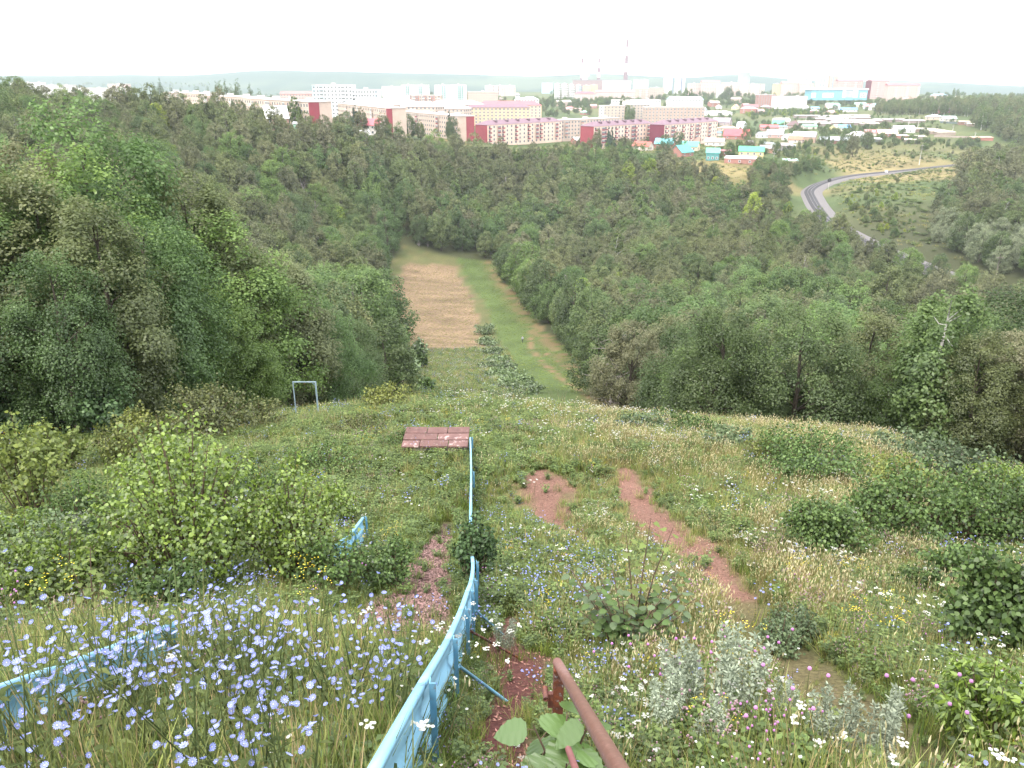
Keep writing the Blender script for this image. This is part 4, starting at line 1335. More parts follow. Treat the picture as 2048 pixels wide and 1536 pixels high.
# houses ---------------------------------------------------------------------
def house(label, px, py, wpx, wall, roofc, rz=0.0, dep=8.0, hw=2.8, rh=2.2, typ='gable', name='house', cat='house', group=None, win=3, extra=None):
    g = ground_at(px, py)
    w = max(4.0, wpx / FPX * zc_of(g) / max(0.6, abs(cos(rz)) + 0.3 * abs(sin(rz))))
    e = tag(empty(name, (g[0], g[1] + dep / 2, g[2]), rz), label, cat, group)
    mb = MB(); mb.box(-w / 2, w / 2, -dep / 2, dep / 2, -2.5, hw)
    if typ in ('gable', 'mansard'):
        for s in (-1, 1):
            mb.add([(s * w / 2, -dep / 2, hw), (s * w / 2, dep / 2, hw), (s * w / 2, 0, hw + rh - 0.12)], [(0, 1, 2) if s > 0 else (0, 2, 1)])
    mb.build('wall', paint(wall), e)
    o_ = 0.45
    mb = MB()
    if typ == 'gable':
        sl = rh / (dep / 2); th = 0.18
        for s in (-1, 1):
            y0, z0 = s * (dep / 2 + o_), hw - sl * o_
            mb.add([(-w / 2 - o_, y0, z0), (w / 2 + o_, y0, z0), (w / 2 + o_, 0, hw + rh), (-w / 2 - o_, 0, hw + rh), (-w / 2 - o_, y0, z0 + th), (w / 2 + o_, y0, z0 + th), (w / 2 + o_, 0, hw + rh + th), (-w / 2 - o_, 0, hw + rh + th)],
                   [(0, 3, 2, 1), (4, 5, 6, 7), (0, 1, 5, 4), (1, 2, 6, 5), (3, 0, 4, 7)])
    elif typ == 'hip':
        ih = dep / 2
        ih = min(ih, w / 2 - 0.2)
        mb.add([(-w / 2 - o_, -dep / 2 - o_, hw + 0.02), (w / 2 + o_, -dep / 2 - o_, hw + 0.02), (w / 2 + o_, dep / 2 + o_, hw + 0.02), (-w / 2 - o_, dep / 2 + o_, hw + 0.02), (-w / 2 + ih, 0, hw + rh), (w / 2 - ih, 0, hw + rh)],
               [(0, 1, 5, 4), (1, 2, 5), (2, 3, 4, 5), (3, 0, 4), (3, 2, 1, 0)])
    elif typ == 'arch':
        n = 10
        vs = [(sx * (w / 2 + 0.2), -cos(pi * k / n) * (dep / 2 + 0.2), hw + 0.02 + sin(pi * k / n) * rh) for sx in (-1, 1) for k in range(n + 1)]
        mb.add(vs, [(k, k + 1, n + 2 + k, n + 1 + k) for k in range(n)] + [tuple(range(n + 1))[::-1], tuple(range(n + 1, 2 * n + 2))])
    else:
        mb.add([(-w / 2 - 0.3, -dep / 2 - 0.3, hw + 0.02), (w / 2 + 0.3, -dep / 2 - 0.3, hw + 0.02), (w / 2 + 0.3, dep / 2 + 0.3, hw + 0.7), (-w / 2 - 0.3, dep / 2 + 0.3, hw + 0.7), (-w / 2 - 0.3, -dep / 2 - 0.3, hw + 0.25), (w / 2 + 0.3, -dep / 2 - 0.3, hw + 0.25), (w / 2 + 0.3, dep / 2 + 0.3, hw + 0.95), (-w / 2 - 0.3, dep / 2 + 0.3, hw + 0.95)],
               [(0, 3, 2, 1), (4, 5, 6, 7), (0, 1, 5, 4), (1, 2, 6, 5), (2, 3, 7, 6), (3, 0, 4, 7)])
    ro = mb.build('roof', paint(roofc, kind='roof'), e)
    if typ in ('gable', 'hip') and w > 6:
        m2 = MB(); m2.box(w * 0.12, w * 0.12 + 0.6, 0.4, 1.0, hw + rh * 0.5, hw + rh + 0.8); m2.build('chimney', paint(BRICK), ro)
    fl = max(1, int(hw / 2.7))
    for k in range(win):
        for f in range(fl):
            u = -w / 2 + w * (k + 0.5) / win
            m2 = MB(); m2.box(u - 0.65, u + 0.65, -dep / 2 - 0.05, -dep / 2 - 0.002, 0.8 + f * 2.7, 2.2 + f * 2.7, 0); m2.box(u - 0.5, u + 0.5, -dep / 2 - 0.08, -dep / 2 - 0.051, 0.95 + f * 2.7, 2.05 + f * 2.7, 1)
            m2.build('window', [M_WHITE, M_GLASS], e)
    for sx in ((-1, 1) if win else ()):
        m2 = MB(); a, b = sorted((sx * w / 2 + sx * 0.002, sx * w / 2 + sx * 0.06)); m2.box(a, b, -0.6, 0.6, 0.9 + (fl - 1) * 2.7, 2.2 + (fl - 1) * 2.7, 1)
        m2.build('window', [M_WHITE, M_GLASS], e)
    return e


TEAL, GRN, CYAN, REDR = srgb(70, 170, 160), srgb(60, 180, 130), srgb(96, 200, 208), srgb(214, 70, 80)
GREYR, BRNR, BLUR, PINKR = srgb(186, 186, 192), srgb(128, 96, 84), srgb(80, 140, 205), srgb(206, 130, 140)
WHT = srgb(230, 226, 222); YEL = srgb(230, 206, 140); PALE = srgb(212, 196, 186)
HS = [
    ('brick house with a steep white roof and red plinth before the tan block', 548, 261, 44, srgb(186, 140, 120), srgb(236, 234, 236), 25, 10, 5.6, 5.0, 'gable', 3),
    ('pale green hut beside the white-roofed brick house', 594, 258, 14, srgb(150, 196, 170), GREYR, 10, 4, 2.4, 0.8, 'shed', 1),
    ('low white garage at the foot of the red-striped end wall', 632, 261, 30, PALE, WHT, 5, 5, 2.6, 0.5, 'shed', 0),
    ('white two-storey house with pink-red roof and green awning', 738, 270, 46, srgb(232, 222, 216), srgb(206, 96, 108), -4, 9, 5.4, 3.2, 'gable', 5),
    ('tiny white-roofed cottage below the green-awning house', 726, 277, 20, srgb(206, 198, 196), srgb(234, 232, 234), 35, 5, 2.2, 1.8, 'gable', 2),
    ('pink-roofed house with blue-grey gable before the pink blocks', 1298, 287, 28, srgb(196, 204, 214), srgb(192, 130, 152), -28, 8, 3.0, 2.6, 'gable', 2),
    ('pale beige-roofed house half hidden by treetops', 1255, 293, 26, PALE, srgb(206, 190, 184), 20, 8, 2.8, 2.2, 'gable', 2),
    ('small brick house with whitish roof at the left end of the village', 1155, 288, 20, BRICK, srgb(222, 208, 204), 30, 7, 2.8, 2.2, 'gable', 2),
    ('white-roofed house behind the cyan roof', 1348, 281, 26, srgb(196, 190, 190), srgb(226, 218, 218), -30, 8, 2.8, 2.4, 'gable', 2),
    ('grey-mauve roofed cottage under the rightmost pink block', 1406, 279, 26, PALE, srgb(150, 134, 140), 15, 8, 2.6, 2.4, 'gable', 2),
    ('cottage with a rusty brown roof beside the cyan roof', 1387, 289, 30, srgb(170, 140, 126), srgb(160, 128, 112), -20, 8, 2.6, 2.6, 'gable', 2),
    ('brick house with a bright cyan roof', 1332, 298, 38, BRICK, CYAN, -22, 10, 3.6, 3.4, 'gable', 3),
    ('yellow house with a mint green roof behind the teal roof', 1380, 302, 40, srgb(226, 206, 172), srgb(70, 196, 156), -25, 9, 3.2, 2.8, 'gable', 3),
    ('brick-gabled house with a broad teal roof at the wood edge', 1366, 314, 34, BRICK, srgb(60, 170, 160), 38, 10, 3.0, 4.0, 'gable', 2),
    ('long rust-red roofed house with a green verge', 1287, 301, 36, PALE, srgb(176, 90, 72), -35, 8, 3.0, 2.8, 'gable', 2),
    ('small teal two-storey house with white balcony', 1427, 321, 26, srgb(70, 150, 150), srgb(84, 196, 186), -12, 7, 4.6, 2.4, 'gable', 3),
    ('white-walled cottage with a dull tan roof', 1432, 292, 38, srgb(226, 214, 200), srgb(172, 156, 146), -25, 8, 3.0, 2.6, 'gable', 3),
    ('blue-roofed shed left of the big red roof', 1431, 272, 26, PALE, srgb(96, 130, 196), -8, 8, 2.6, 1.2, 'shed', 1),
    ('large house with the broad bright red roof', 1478, 279, 52, srgb(176, 120, 104), REDR, -22, 14, 3.0, 5.0, 'gable', 3),
    ('yellow two-storey house with a green roof by the slope', 1505, 322, 50, YEL, srgb(50, 180, 120), -16, 9, 5.6, 2.6, 'gable', 4),
    ('long white-roofed brick garage in front of the yellow house', 1484, 328, 62, BRICK, srgb(236, 232, 232), -22, 8, 3.0, 0.6, 'shed', 3),
    ('small yellow cabin with a pale green roof standing alone on the slope', 1582, 333, 28, srgb(222, 200, 150), srgb(170, 216, 200), -8, 5, 3.2, 0.5, 'shed', 1),
    ('brick house with grey roof and lower orange-tiled wing', 1612, 285, 44, srgb(196, 160, 136), srgb(196, 198, 206), -28, 10, 4.6, 3.4, 'gable', 3),
    ('low wing with orange-brown roof beside the grey-roofed brick house', 1594, 286, 28, PALE, srgb(182, 112, 78), -20, 9, 2.6, 2.4, 'gable', 1),
    ('brick house with grey roof and white dormer', 1553, 276, 32, srgb(186, 150, 140), srgb(196, 200, 210), -24, 9, 3.2, 3.4, 'gable', 2),
    ('small white house between the grey-roofed brick houses', 1577, 281, 18, WHT, srgb(214, 222, 232), 30, 6, 2.8, 2.0, 'gable', 2),
    ('white-grey cottage right of the red roof', 1527, 276, 22, srgb(220, 214, 214), srgb(206, 210, 220), 15, 7, 2.6, 2.0, 'gable', 2),
    ('long brown house with pale grey-blue roof above the slope', 1672, 288, 58, srgb(150, 104, 88), srgb(192, 198, 206), -12, 9, 3.0, 2.2, 'gable', 4),
    ('house with a broad mauve-grey roof behind the pink block', 1446, 251, 36, srgb(180, 160, 160), srgb(150, 136, 148), -30, 12, 3.4, 4.2, 'gable', 2),
    ('cottage with half lilac half orange roof', 1457, 262, 40, srgb(196, 176, 160), srgb(206, 170, 140), -10, 9, 2.6, 1.8, 'hip', 3),
    ('pale blue-white two-storey house beside a dark spruce', 1484, 259, 16, srgb(226, 232, 240), srgb(214, 220, 230), 5, 7, 5.0, 2.0, 'gable', 2),
    ('brick house with a salmon red roof in the middle rows', 1540, 261, 36, srgb(196, 150, 130), srgb(206, 92, 96), -8, 9, 2.8, 2.2, 'gable', 3),
    ('house with a tall emerald green roof', 1559, 254, 22, srgb(200, 196, 180), srgb(80, 190, 150), -30, 9, 2.8, 4.0, 'gable', 2),
    ('low blue-roofed shed under the emerald roof', 1566, 259, 18, PALE, srgb(110, 170, 220), 0, 6, 2.4, 0.8, 'shed', 1),
    ('house with a dark brown tiled hipped roof', 1590, 257, 28, srgb(170, 140, 126), srgb(112, 84, 84), -15, 11, 3.0, 4.0, 'hip', 2),
    ('long shed with a mint green roof behind the brick house', 1620, 258, 28, PALE, srgb(100, 200, 150), 4, 7, 2.6, 1.6, 'gable', 2),
    ('white hangar with rounded roof', 1566, 245, 28, srgb(206, 190, 180), srgb(238, 236, 236), 4, 14, 1.8, 2.6, 'arch', 0),
    ('house with a sky blue roof beside the garage rows', 1690, 262, 22, srgb(200, 196, 170), srgb(100, 168, 226), 0, 8, 3.0, 2.4, 'gable', 2),
    ('pale green gabled house left of the sky blue roof', 1672, 262, 16, YEL, srgb(170, 190, 176), 40, 7, 3.0, 2.4, 'gable', 1),
    ('long white school-like building with white roof and green trim', 1432, 231, 66, WHT, srgb(232, 232, 236), -3, 12, 3.4, 2.0, 'hip', 7),
    ('yellow gabled house among far trees', 1472, 219, 13, srgb(232, 214, 160), srgb(196, 140, 120), 60, 8, 3.2, 3.6, 'gable', 1),
    ('reddish row house with dull red roof in the far village', 1502, 218, 30, srgb(190, 150, 146), srgb(160, 96, 100), 4, 9, 3.0, 3.0, 'gable', 3),
    ('far cottage with mauve hipped roof', 1533, 218, 20, srgb(170, 130, 126), srgb(160, 146, 154), 10, 9, 2.6, 2.8, 'hip', 2),
    ('far pink-walled house with reddish roof left of the white-roofed one', 1560, 213, 18, srgb(214, 176, 160), srgb(200, 140, 136), 10, 9, 4.0, 2.6, 'gable', 2),
    ('far white-roofed long cottage', 1607, 219, 20, srgb(220, 214, 214), srgb(230, 234, 240), 8, 8, 2.8, 1.8, 'gable', 2),
    ('far blue-roofed cottage right of the white-roofed one', 1631, 221, 16, PALE, srgb(120, 176, 226), 0, 8, 2.8, 1.8, 'gable', 2),
    ('far house with rounded silver roof', 1664, 215, 20, srgb(190, 150, 130), srgb(216, 220, 226), 10, 9, 3.0, 3.2, 'arch', 2),
    ('white house with bright blue roof above the garage rows', 1698, 224, 34, WHT, srgb(100, 150, 226), -10, 9, 2.8, 2.4, 'gable', 3),
    ('yellow-white house with pale green roof', 1722, 214, 22, srgb(232, 226, 190), srgb(160, 206, 190), -10, 8, 3.4, 2.6, 'gable', 2),
    ('pale house with pink-red roof beside the yellow-white one', 1742, 218, 24, srgb(206, 212, 216), srgb(206, 130, 140), -14, 9, 3.4, 3.0, 'gable', 2),
    ('small orange-trimmed cottage right of the pink-red roof', 1764, 216, 12, srgb(230, 200, 160), srgb(200, 170, 140), 10, 7, 3.0, 1.6, 'shed', 1),
    ('large beige two-storey house with light grey roof', 1806, 224, 30, srgb(206, 186, 166), srgb(206, 216, 226), -12, 12, 5.6, 2.6, 'hip', 4),
    ('house with a bright yellow porch roof', 1843, 223, 16, srgb(190, 130, 110), srgb(236, 216, 70), -6, 8, 2.8, 2.2, 'gable', 1),
    ('brown gabled house behind the yellow porch roof', 1853, 216, 20, srgb(150, 100, 88), srgb(140, 118, 124), -30, 9, 3.0, 3.4, 'gable', 1),
    ('big red-brick house with purple-grey mansard roof', 1888, 227, 30, srgb(176, 110, 100), srgb(140, 116, 128), -12, 12, 4.6, 4.0, 'hip', 3),
    ('beige bungalow with pale roof on the far slope', 1872, 240, 28, srgb(206, 180, 160), srgb(206, 214, 222), 6, 9, 3.0, 2.0, 'hip', 2),
    ('bungalow with a pale turquoise roof right of the beige one', 1900, 243, 26, srgb(200, 190, 180), srgb(190, 214, 216), -4, 9, 2.8, 2.0, 'gable', 2),
    ('brown shed with tan roof by the dark pine hill', 1932, 250, 22, srgb(140, 100, 84), srgb(196, 176, 150), -12, 7, 2.6, 1.2, 'shed', 1),
    ('small hut with a whitish lean-to roof near the dirt lane', 1943, 253, 12, srgb(150, 130, 116), srgb(220, 208, 190), -8, 5, 2.2, 0.6, 'shed', 0),
    ('large hall-like house with white-blue roof and vents', 1811, 266, 40, srgb(206, 200, 196), srgb(216, 224, 234), -6, 11, 3.4, 2.4, 'gable', 2),
    ('house with whitish hipped roof in the lower row', 1718, 279, 40, srgb(206, 196, 184), srgb(222, 216, 210), -10, 10, 3.0, 3.2, 'hip', 3),
    ('cottage with dusty pink roof behind the whitish hipped roof', 1745, 272, 24, srgb(226, 212, 190), srgb(190, 130, 130), -30, 8, 2.8, 2.2, 'gable', 1),
    ('long tan-roofed brick house in the lower row', 1777, 274, 38, srgb(170, 110, 92), srgb(206, 188, 164), -8, 10, 3.0, 2.8, 'gable', 3),
    ('low white-roofed outbuilding below the whitish hipped roof', 1745, 284, 36, srgb(120, 120, 124), srgb(226, 222, 218), -4, 6, 2.2, 0.5, 'shed', 0),
    ('brick shed with sandy lean-to roof', 1806, 279, 22, BRICK, srgb(206, 186, 150), -6, 7, 2.8, 1.0, 'shed', 1),
    ('sandy-roofed shed right of the brick shed', 1825, 287, 24, srgb(150, 136, 126), srgb(212, 196, 172), -20, 7, 2.6, 1.0, 'shed', 1),
    ('pale flat shed at the end of the lower row', 1842, 280, 20, srgb(166, 150, 140), srgb(214, 200, 180), 0, 6, 2.6, 0.4, 'shed', 0),
    ('long brick wall ruin beside the dirt lane', 1965, 281, 44, srgb(176, 110, 90), srgb(196, 150, 126), 4, 5, 2.2, 0.3, 'shed', 0),
    ('dark outhouse below the big red roof', 1500, 292, 10, srgb(130, 104, 96), srgb(120, 110, 114), 20, 5, 2.4, 1.6, 'gable', 1),
    ('grey ruined cottage beside the plank fence', 1575, 297, 22, srgb(150, 140, 136), srgb(160, 150, 148), -10, 6, 2.2, 1.6, 'gable', 1),
    ('brick barn behind the yellow green-roofed house', 1536, 306, 26, srgb(190, 140, 116), srgb(160, 146, 146), -20, 8, 3.0, 1.8, 'gable', 1),
    ('red-brown shed between the teal house and the yellow house', 1452, 311, 24, srgb(140, 84, 80), srgb(150, 84, 84), -10, 6, 2.4, 0.8, 'shed', 1),
    ('blue-white small roofed hut under the first pink end wall', 1208, 285, 16, srgb(220, 226, 236), srgb(120, 170, 220), 0, 6, 2.6, 1.4, 'gable', 1),
    ('far cyan-roofed works shed behind the pink blocks', 1300, 233, 30, srgb(200, 210, 214), srgb(130, 206, 236), 0, 12, 3.6, 3.0, 'gable', 2),
    ('far green-roofed long shed behind the rightmost pink block', 1375, 231, 44, srgb(200, 200, 196), srgb(70, 176, 140), 0, 10, 3.0, 1.0, 'shed', 2),
    ('far cottage with dusky red roof in the green belt', 1140, 221, 20, PALE, srgb(196, 110, 116), 10, 9, 3.0, 2.2, 'hip', 2),
    ('far low pink cottage right of the dusky red roof', 1156, 222, 14, srgb(220, 180, 166), srgb(206, 150, 140), 0, 8, 2.6, 1.0, 'shed', 1),
]
for (lb, px, py, wpx, wc, rc, rz, dp, hw, rh, ty, wn) in HS:
    house(lb, px, py, wpx, wc, rc, radians(rz), dp, hw, rh, ty, win=wn, cat='shed' if ty == 'shed' else 'house', name='shed' if ty == 'shed' else 'house')
# green awning of the red-roofed house
# garage rows: long low grey roofs
rr = np.random.default_rng(8)
for k in range(26):
    px = rr.uniform(1592, 1835); py = 236 + (k % 9) * 2.1 + rr.uniform(-0.5, 0.5)
    if px > 1740 and py < 243: continue
    house('long low grey garage row in the field of garages', px, py, rr.uniform(34, 70), srgb(150, 132, 126), [srgb(176, 160, 158), srgb(156, 146, 146), srgb(196, 176, 168)][k % 3], radians(rr.uniform(-4, 2)), 6, 2.3, 0.4, 'shed', name='garage_row', cat='garage row', group='grey garage rows', win=0)
for k in range(4):
    house('long sandy-roofed garage row right of the hall-like house', 1850 + k * 14, 264 + k * 2.2, 40, srgb(160, 140, 124), srgb(206, 190, 168), radians(8), 6, 2.4, 0.4, 'shed', name='garage_row', cat='garage row', group='sandy garage rows', win=0)
# random small far roofs filling the village and town between the named ones
cols = [srgb(196, 190, 188), srgb(186, 140, 130), srgb(170, 176, 190), srgb(206, 196, 180), srgb(150, 130, 126), srgb(206, 150, 146), srgb(140, 180, 200), srgb(130, 190, 170)]
nf = 0
for k in range(110):
    d = rr.uniform(760, 1500); px = rr.uniform(120, 2000)
    if 1930 < px: continue
    x = (px - CX) / FPX * (d * CP + 40 * SP); z = Hs(x, d)
    pxx, pyy, _ = project(x, d, z)
    if pyy > 236 or (pxx < 640 and pyy > 205): continue
    big = rr.random() < 0.35
    house('small far roof among the trees of the distant town', pxx, pyy, (rr.uniform(20, 34) if big else rr.uniform(9, 16)), [WHT, PALE, TAN, PNK, BRICK][k % 5], cols[k % 8], radians(rr.uniform(-40, 40)), 9, 3.0 + 2.8 * big, 2.6, 'gable' if k % 3 else 'hip', group='small far roofs of the distant town', win=2)
    nf += 1
# fence of the pale blue plank wall below the red roof
def far_fence(name, label, p, q, h, c, cat='fence', n=14):
    g0, g1 = ground_at(*p), ground_at(*q)
    e = tag(empty(name, tuple(g0)), label, cat)
    for k in range(n):
        a, b = lerp(g0, g1, k / n) - g0, lerp(g0, g1, (k + 0.94) / n) - g0
        mb = MB(); dx, dy = b[0] - a[0], b[1] - a[1]; l_ = sqrt(dx * dx + dy * dy); nx, ny = -dy / l_ * 0.06, dx / l_ * 0.06
        mb.add([(a[0], a[1], a[2] - 0.5), (b[0], b[1], b[2] - 0.5), (b[0], b[1], b[2] + h), (a[0], a[1], a[2] + h), (a[0] + nx, a[1] + ny, a[2] - 0.5), (b[0] + nx, b[1] + ny, b[2] - 0.5), (b[0] + nx, b[1] + ny, b[2] + h), (a[0] + nx, a[1] + ny, a[2] + h)],
               [(0, 1, 2, 3), (7, 6, 5, 4), (3, 2, 6, 7), (0, 3, 7, 4), (1, 5, 6, 2)])
        mb.build('panel', paint(c), e)
far_fence('yard_fence', 'long pale blue-grey sheet fence below the big red roof', (1526, 288), (1592, 294), 2.0, srgb(196, 206, 212))
far_fence('yard_fence', 'grey board fence running down from the brick barn', (1546, 304), (1590, 296), 1.6, srgb(150, 140, 138))
far_fence('yard_fence', 'dark fence behind the brick wall ruin', (1880, 246), (1960, 252), 1.8, srgb(96, 110, 112))
far_fence('yard_fence', 'sea-green fence on the far village edge', (1648, 222), (1680, 225), 2.0, srgb(90, 170, 150))
far_fence('yard_fence', 'grey fence above the railway slope at the right', (1868, 274), (1950, 277), 1.6, srgb(170, 150, 140))

# masts and poles
M_CONC = surf('pale_concrete_pole', (0.55, 0.53, 0.5), (0.45, 0.43, 0.4), 2, 0.9)
M_WOOD_D = surf('grey_wood_pole', (0.22, 0.19, 0.16), (0.15, 0.13, 0.11), 3, 0.95)
def pole(label, px, py, top, arm=True, m_=None, group='utility poles'):
    g = ground_at(px, py); t_ = at(px, top, g[1]); h = t_[2] - g[2]
    e = tag(empty('utility_pole', tuple(g)), label, 'pole', group)
    r_ = max(0.14, 0.00028 * g[1])
    mb = MB(); mb.tube([(0, 0, -1), (0, 0, h)], [r_ * 1.2, r_ * 0.8], 8); mb.build('shaft', m_ or M_CONC, e, smooth=True)
    if arm:
        mb = MB(); mb.box(-1.1, 1.1, -0.08, 0.08, h - 0.9, h - 0.72); mb.box(-0.05, 0.05, -0.05, 0.05, h, h + 0.35); mb.build('crossarm', m_ or M_CONC, e)
for lb, px, py, tp in [('tall pale concrete pole standing on the slope beyond the railway bend', 1838, 330, 289), ('pale pole at the far side of the right-hand track', 1934, 344, 316), ('pale street pole beside the yellow green-roofed house', 1546, 328, 304), ('pole at the left end of the garage rows', 1548, 242, 231), ('pole behind the white hangar', 1577, 243, 231), ('pole in front of the garage rows', 1611, 247, 230), ('slim pole above the large hall-like house', 1816, 256, 230), ('slim pole right of the large hall-like house', 1835, 256, 236), ('short pole beside the dirt lane at the right', 1950, 272, 264), ('pole in front of the rightmost pink block', 1357, 286, 264), ('thin pole before the middle pink block', 1333, 283, 264), ('short pole at the end of the sandy garage rows', 1905, 264, 250)]:
    pole(lb, px, py, tp)
for lb, px, py, tp in [('grey wooden pole among bushes left of the railway bend', 1560, 392, 368), ('thin grey pole in the right wood below the willows', 1990, 560, 510)]:
    pole(lb, px, py, tp, m_=M_WOOD_D)
def signal():
    g = ground_at(1656, 380); e = tag(empty('railway_signal', tuple(g)), 'railway signal with black head on a thin mast at the bend', 'signal')
    mb = MB(); mb.tube([(0, 0, -1), (0, 0, 4.4)], 0.13, 8); mb.build('mast', M_CONC, e)
    mb = MB(); mb.tube([(0, -0.35, 5.3), (0, 0.1, 5.3)], 1.0, 16); mb.box(-0.6, 0.6, -0.2, 0.2, 4.3, 5.3); mb.build('head', surf('signal_black', (0.02, 0.02, 0.022), (0.03, 0.03, 0.03), 3, 0.5), e)
    for k in (-0.35, 0.35):
        m2 = MB(); m2.tube([(0, -0.5, 5.3 + k), (0, -0.36, 5.3 + k)], 0.2, 10); m2.build('lens', M_GLASS, e)
signal()
def cabinet(px, py):
    g = ground_at(px, py); e = tag(empty('relay_cabinet', tuple(g)), 'small pale relay cabinet on the grass beside the railway', 'cabinet')
    mb = MB(); mb.box(-0.8, 0.8, -0.6, 0.6, -0.5, 1.9); mb.build('body', M_WHITE, e)
    mb = MB(); mb.box(-0.95, 0.95, -0.75, 0.75, 1.91, 2.05); mb.build('lid', M_CONC, e)
cabinet(1772, 347)

# trees of the town -----------------------------------------------------------
def poplar_mesh(seed):
    return gen_tree(seed, 20, 1.9, 0.04, 70, 2200, 0.5, L_DARK, M_BARK, 'column', clump=0.5, flat=1.2, W=0.6, limbs=6)
pop = [poplar_mesh(900), poplar_mesh(901)]
POPS = [(309, 183, 160), (317, 183, 155), (324, 182, 165), (345, 183, 168), (418, 184, 168), (431, 186, 161), (437, 186, 158), (444, 186, 159), (454, 187, 153), (462, 187, 166), (470, 187, 160), (476, 187, 155), (502, 187, 162), (520, 190, 176), (360, 184, 172), (390, 185, 172), (398, 185, 168)]
for i, (px, bs_, tp) in enumerate(POPS):
    d = 700 + (i * 37) % 120
    p = at(px, bs_, d); z = Hs(p[0], d); t_ = at(px, tp, d)
    h = max(6, t_[2] - z); s = h / 20
    e = empty('poplar_tree', (p[0], d, z), i * 1.7, s); e.scale = (s * 0.9, s * 0.9, s)
    link('crown', pop[i % 2][0], e); link('trunk', pop[i % 2][1], e)
    tag(e, 'slender dark poplar rising behind the tan blocks', 'tree', 'poplars behind the tan blocks')
TT = [(585, 262, 193, 420, 'birch'), (600, 262, 222, 415, 'birch'), (572, 262, 236, 418, 'elm'), (467, 240, 198, 430, 'lime'), (503, 250, 216, 415, 'maple'), (656, 270, 240, 405, 'lime'), (690, 255, 222, 470, 'lime'), (707, 258, 206, 480, 'pine'), (722, 256, 214, 478, 'elm'), (680, 262, 230, 440, 'lime'), (765, 262, 224, 470, 'elm'), (815, 266, 226, 520, 'lime'), (898, 262, 222, 540, 'pine'), (905, 265, 232, 530, 'lime'), (840, 268, 240, 520, 'elm'), (1221, 278, 252, 575, 'pine'), (1226, 280, 254, 572, 'pine'), (1194, 276, 256, 580, 'elm'), (1328, 290, 268, 545, 'lime'), (1360, 288, 262, 560, 'lime'), (1497, 262, 241, 690, 'lime'), (1655, 278, 246, 650, 'lime'), (1500, 300, 276, 530, 'elm'), (1462, 302, 282, 525, 'lime'), (1480, 290, 276, 560, 'elm'), (1555, 300, 282, 560, 'lime'), (1696, 276, 258, 640, 'lime'), (1712, 284, 262, 600, 'elm'), (1740, 272, 255, 640, 'elm'), (1256, 215, 196, 1000, 'lime'), (1245, 216, 190, 1000, 'birch'), (1372, 205, 176, 1200, 'birch'), (1384, 205, 178, 1200, 'birch'), (1452, 190, 172, 1500, 'lime'), (1460, 192, 170, 1450, 'lime'), (1257, 228, 208, 900, 'birch'), (1262, 228, 210, 890, 'lime'), (1988, 196, 186, 1000, 'lime'), (1910, 196, 176, 1500, 'birch'), (1917, 196, 177, 1500, 'birch')]
for i, (px, bs_, tp, d, k) in enumerate(TT):
    p = at(px, tp, d); z = Hs(p[0], d); h = max(4, (p[2] - z) / 0.97); s = h / 12
    ps = PROTO[k]['mid' if d < 700 else 'far'][i % 2]
    e = empty(KINDS[k][0], (p[0], d, z - 0.1), i * 2.1, s)
    if h > 16: e.scale = (s * 0.75, s * 0.75, s)
    link('crown', ps[0], e); link('trunk', ps[1], e)
    lb = KINDS[k][1] + (' tree between the tan blocks and the wood' if px < 910 else ' tree standing in the town behind the pink blocks' if d > 800 else ' tree among the village houses right of the pink blocks' if px > 1400 else ' tree in front of the pink blocks')
    tag(e, lb, 'tree', lb.replace(' tree ', ' trees '))
    used_proto.setdefault((k, 'far' if d >= 700 else 'mid'), tuple(e.children))
# belts of trees and gardens as one mass
rows = []
pk, plist = {}, []
def town_tree(x, y, h, k):
    key = next((c for c in ((k, 'far'), (k, 'mid'), ('lime', 'far'), ('elm', 'far')) if c in used_proto))
    if key not in pk:
        pk[key] = len(plist); plist.append(list(used_proto[key]))
    s = h / 12; w = s * rr.uniform(0.9, 1.4)
    rows.append((x, y, Hs(x, y) - 0.3, 0, 0, rr.uniform(0, 6.28), w, w, s, pk[key]))
def belt(x0, x1, y0, y1, n, hmin, hmax, ks):
    for _ in range(n):
        px, py = rr.uniform(x0, x1), rr.uniform(y0, y1)
        g = ground_at(px, py)
        if polydist(np.array([g[0]]), np.array([g[1]]), RAIL)[0][0] < 13: continue
        town_tree(g[0], g[1], rr.uniform(hmin, hmax), ks[rr.integers(len(ks))])
K1 = ('lime', 'maple', 'elm', 'birch', 'lime')
belt(1060, 1280, 203, 216, 150, 7, 12, K1)
belt(1400, 1640, 203, 212, 90, 6, 10, K1)
belt(1490, 1690, 220, 234, 220, 3, 6, ('bright', 'maple', 'birch', 'maple'))
belt(1640, 1960, 199, 222, 260, 5, 9, K1)
belt(1850, 2048, 190, 200, 60, 6, 10, K1)
belt(1400, 1700, 238, 275, 150, 3, 6.5, K1)
belt(1440, 1700, 280, 320, 90, 3, 6, K1)
belt(1690, 1860, 252, 290, 110, 3, 6.5, K1)
belt(1840, 1960, 282, 300, 60, 2.5, 6, K1)
belt(1680, 1800, 286, 300, 40, 2.5, 5, K1)
belt(1510, 1640, 330, 345, 60, 3.5, 7, ('maple', 'elm', 'lime'))
belt(1500, 1610, 345, 400, 90, 3.5, 8, ('maple', 'elm', 'lime', 'ash'))
belt(1560, 1640, 400, 440, 40, 3, 6, ('maple', 'elm', 'bright'))
belt(1690, 1790, 400, 480, 55, 2.0, 4.5, ('maple', 'lime', 'elm', 'bright'))
belt(1700, 1800, 360, 400, 26, 1.2, 3.0, ('maple', 'elm', 'bright'))
belt(1890, 1940, 322, 336, 14, 3, 6, ('elm', 'ash'))
belt(1600, 1760, 300, 345, 40, 1.0, 2.6, ('maple', 'elm', 'bright'))
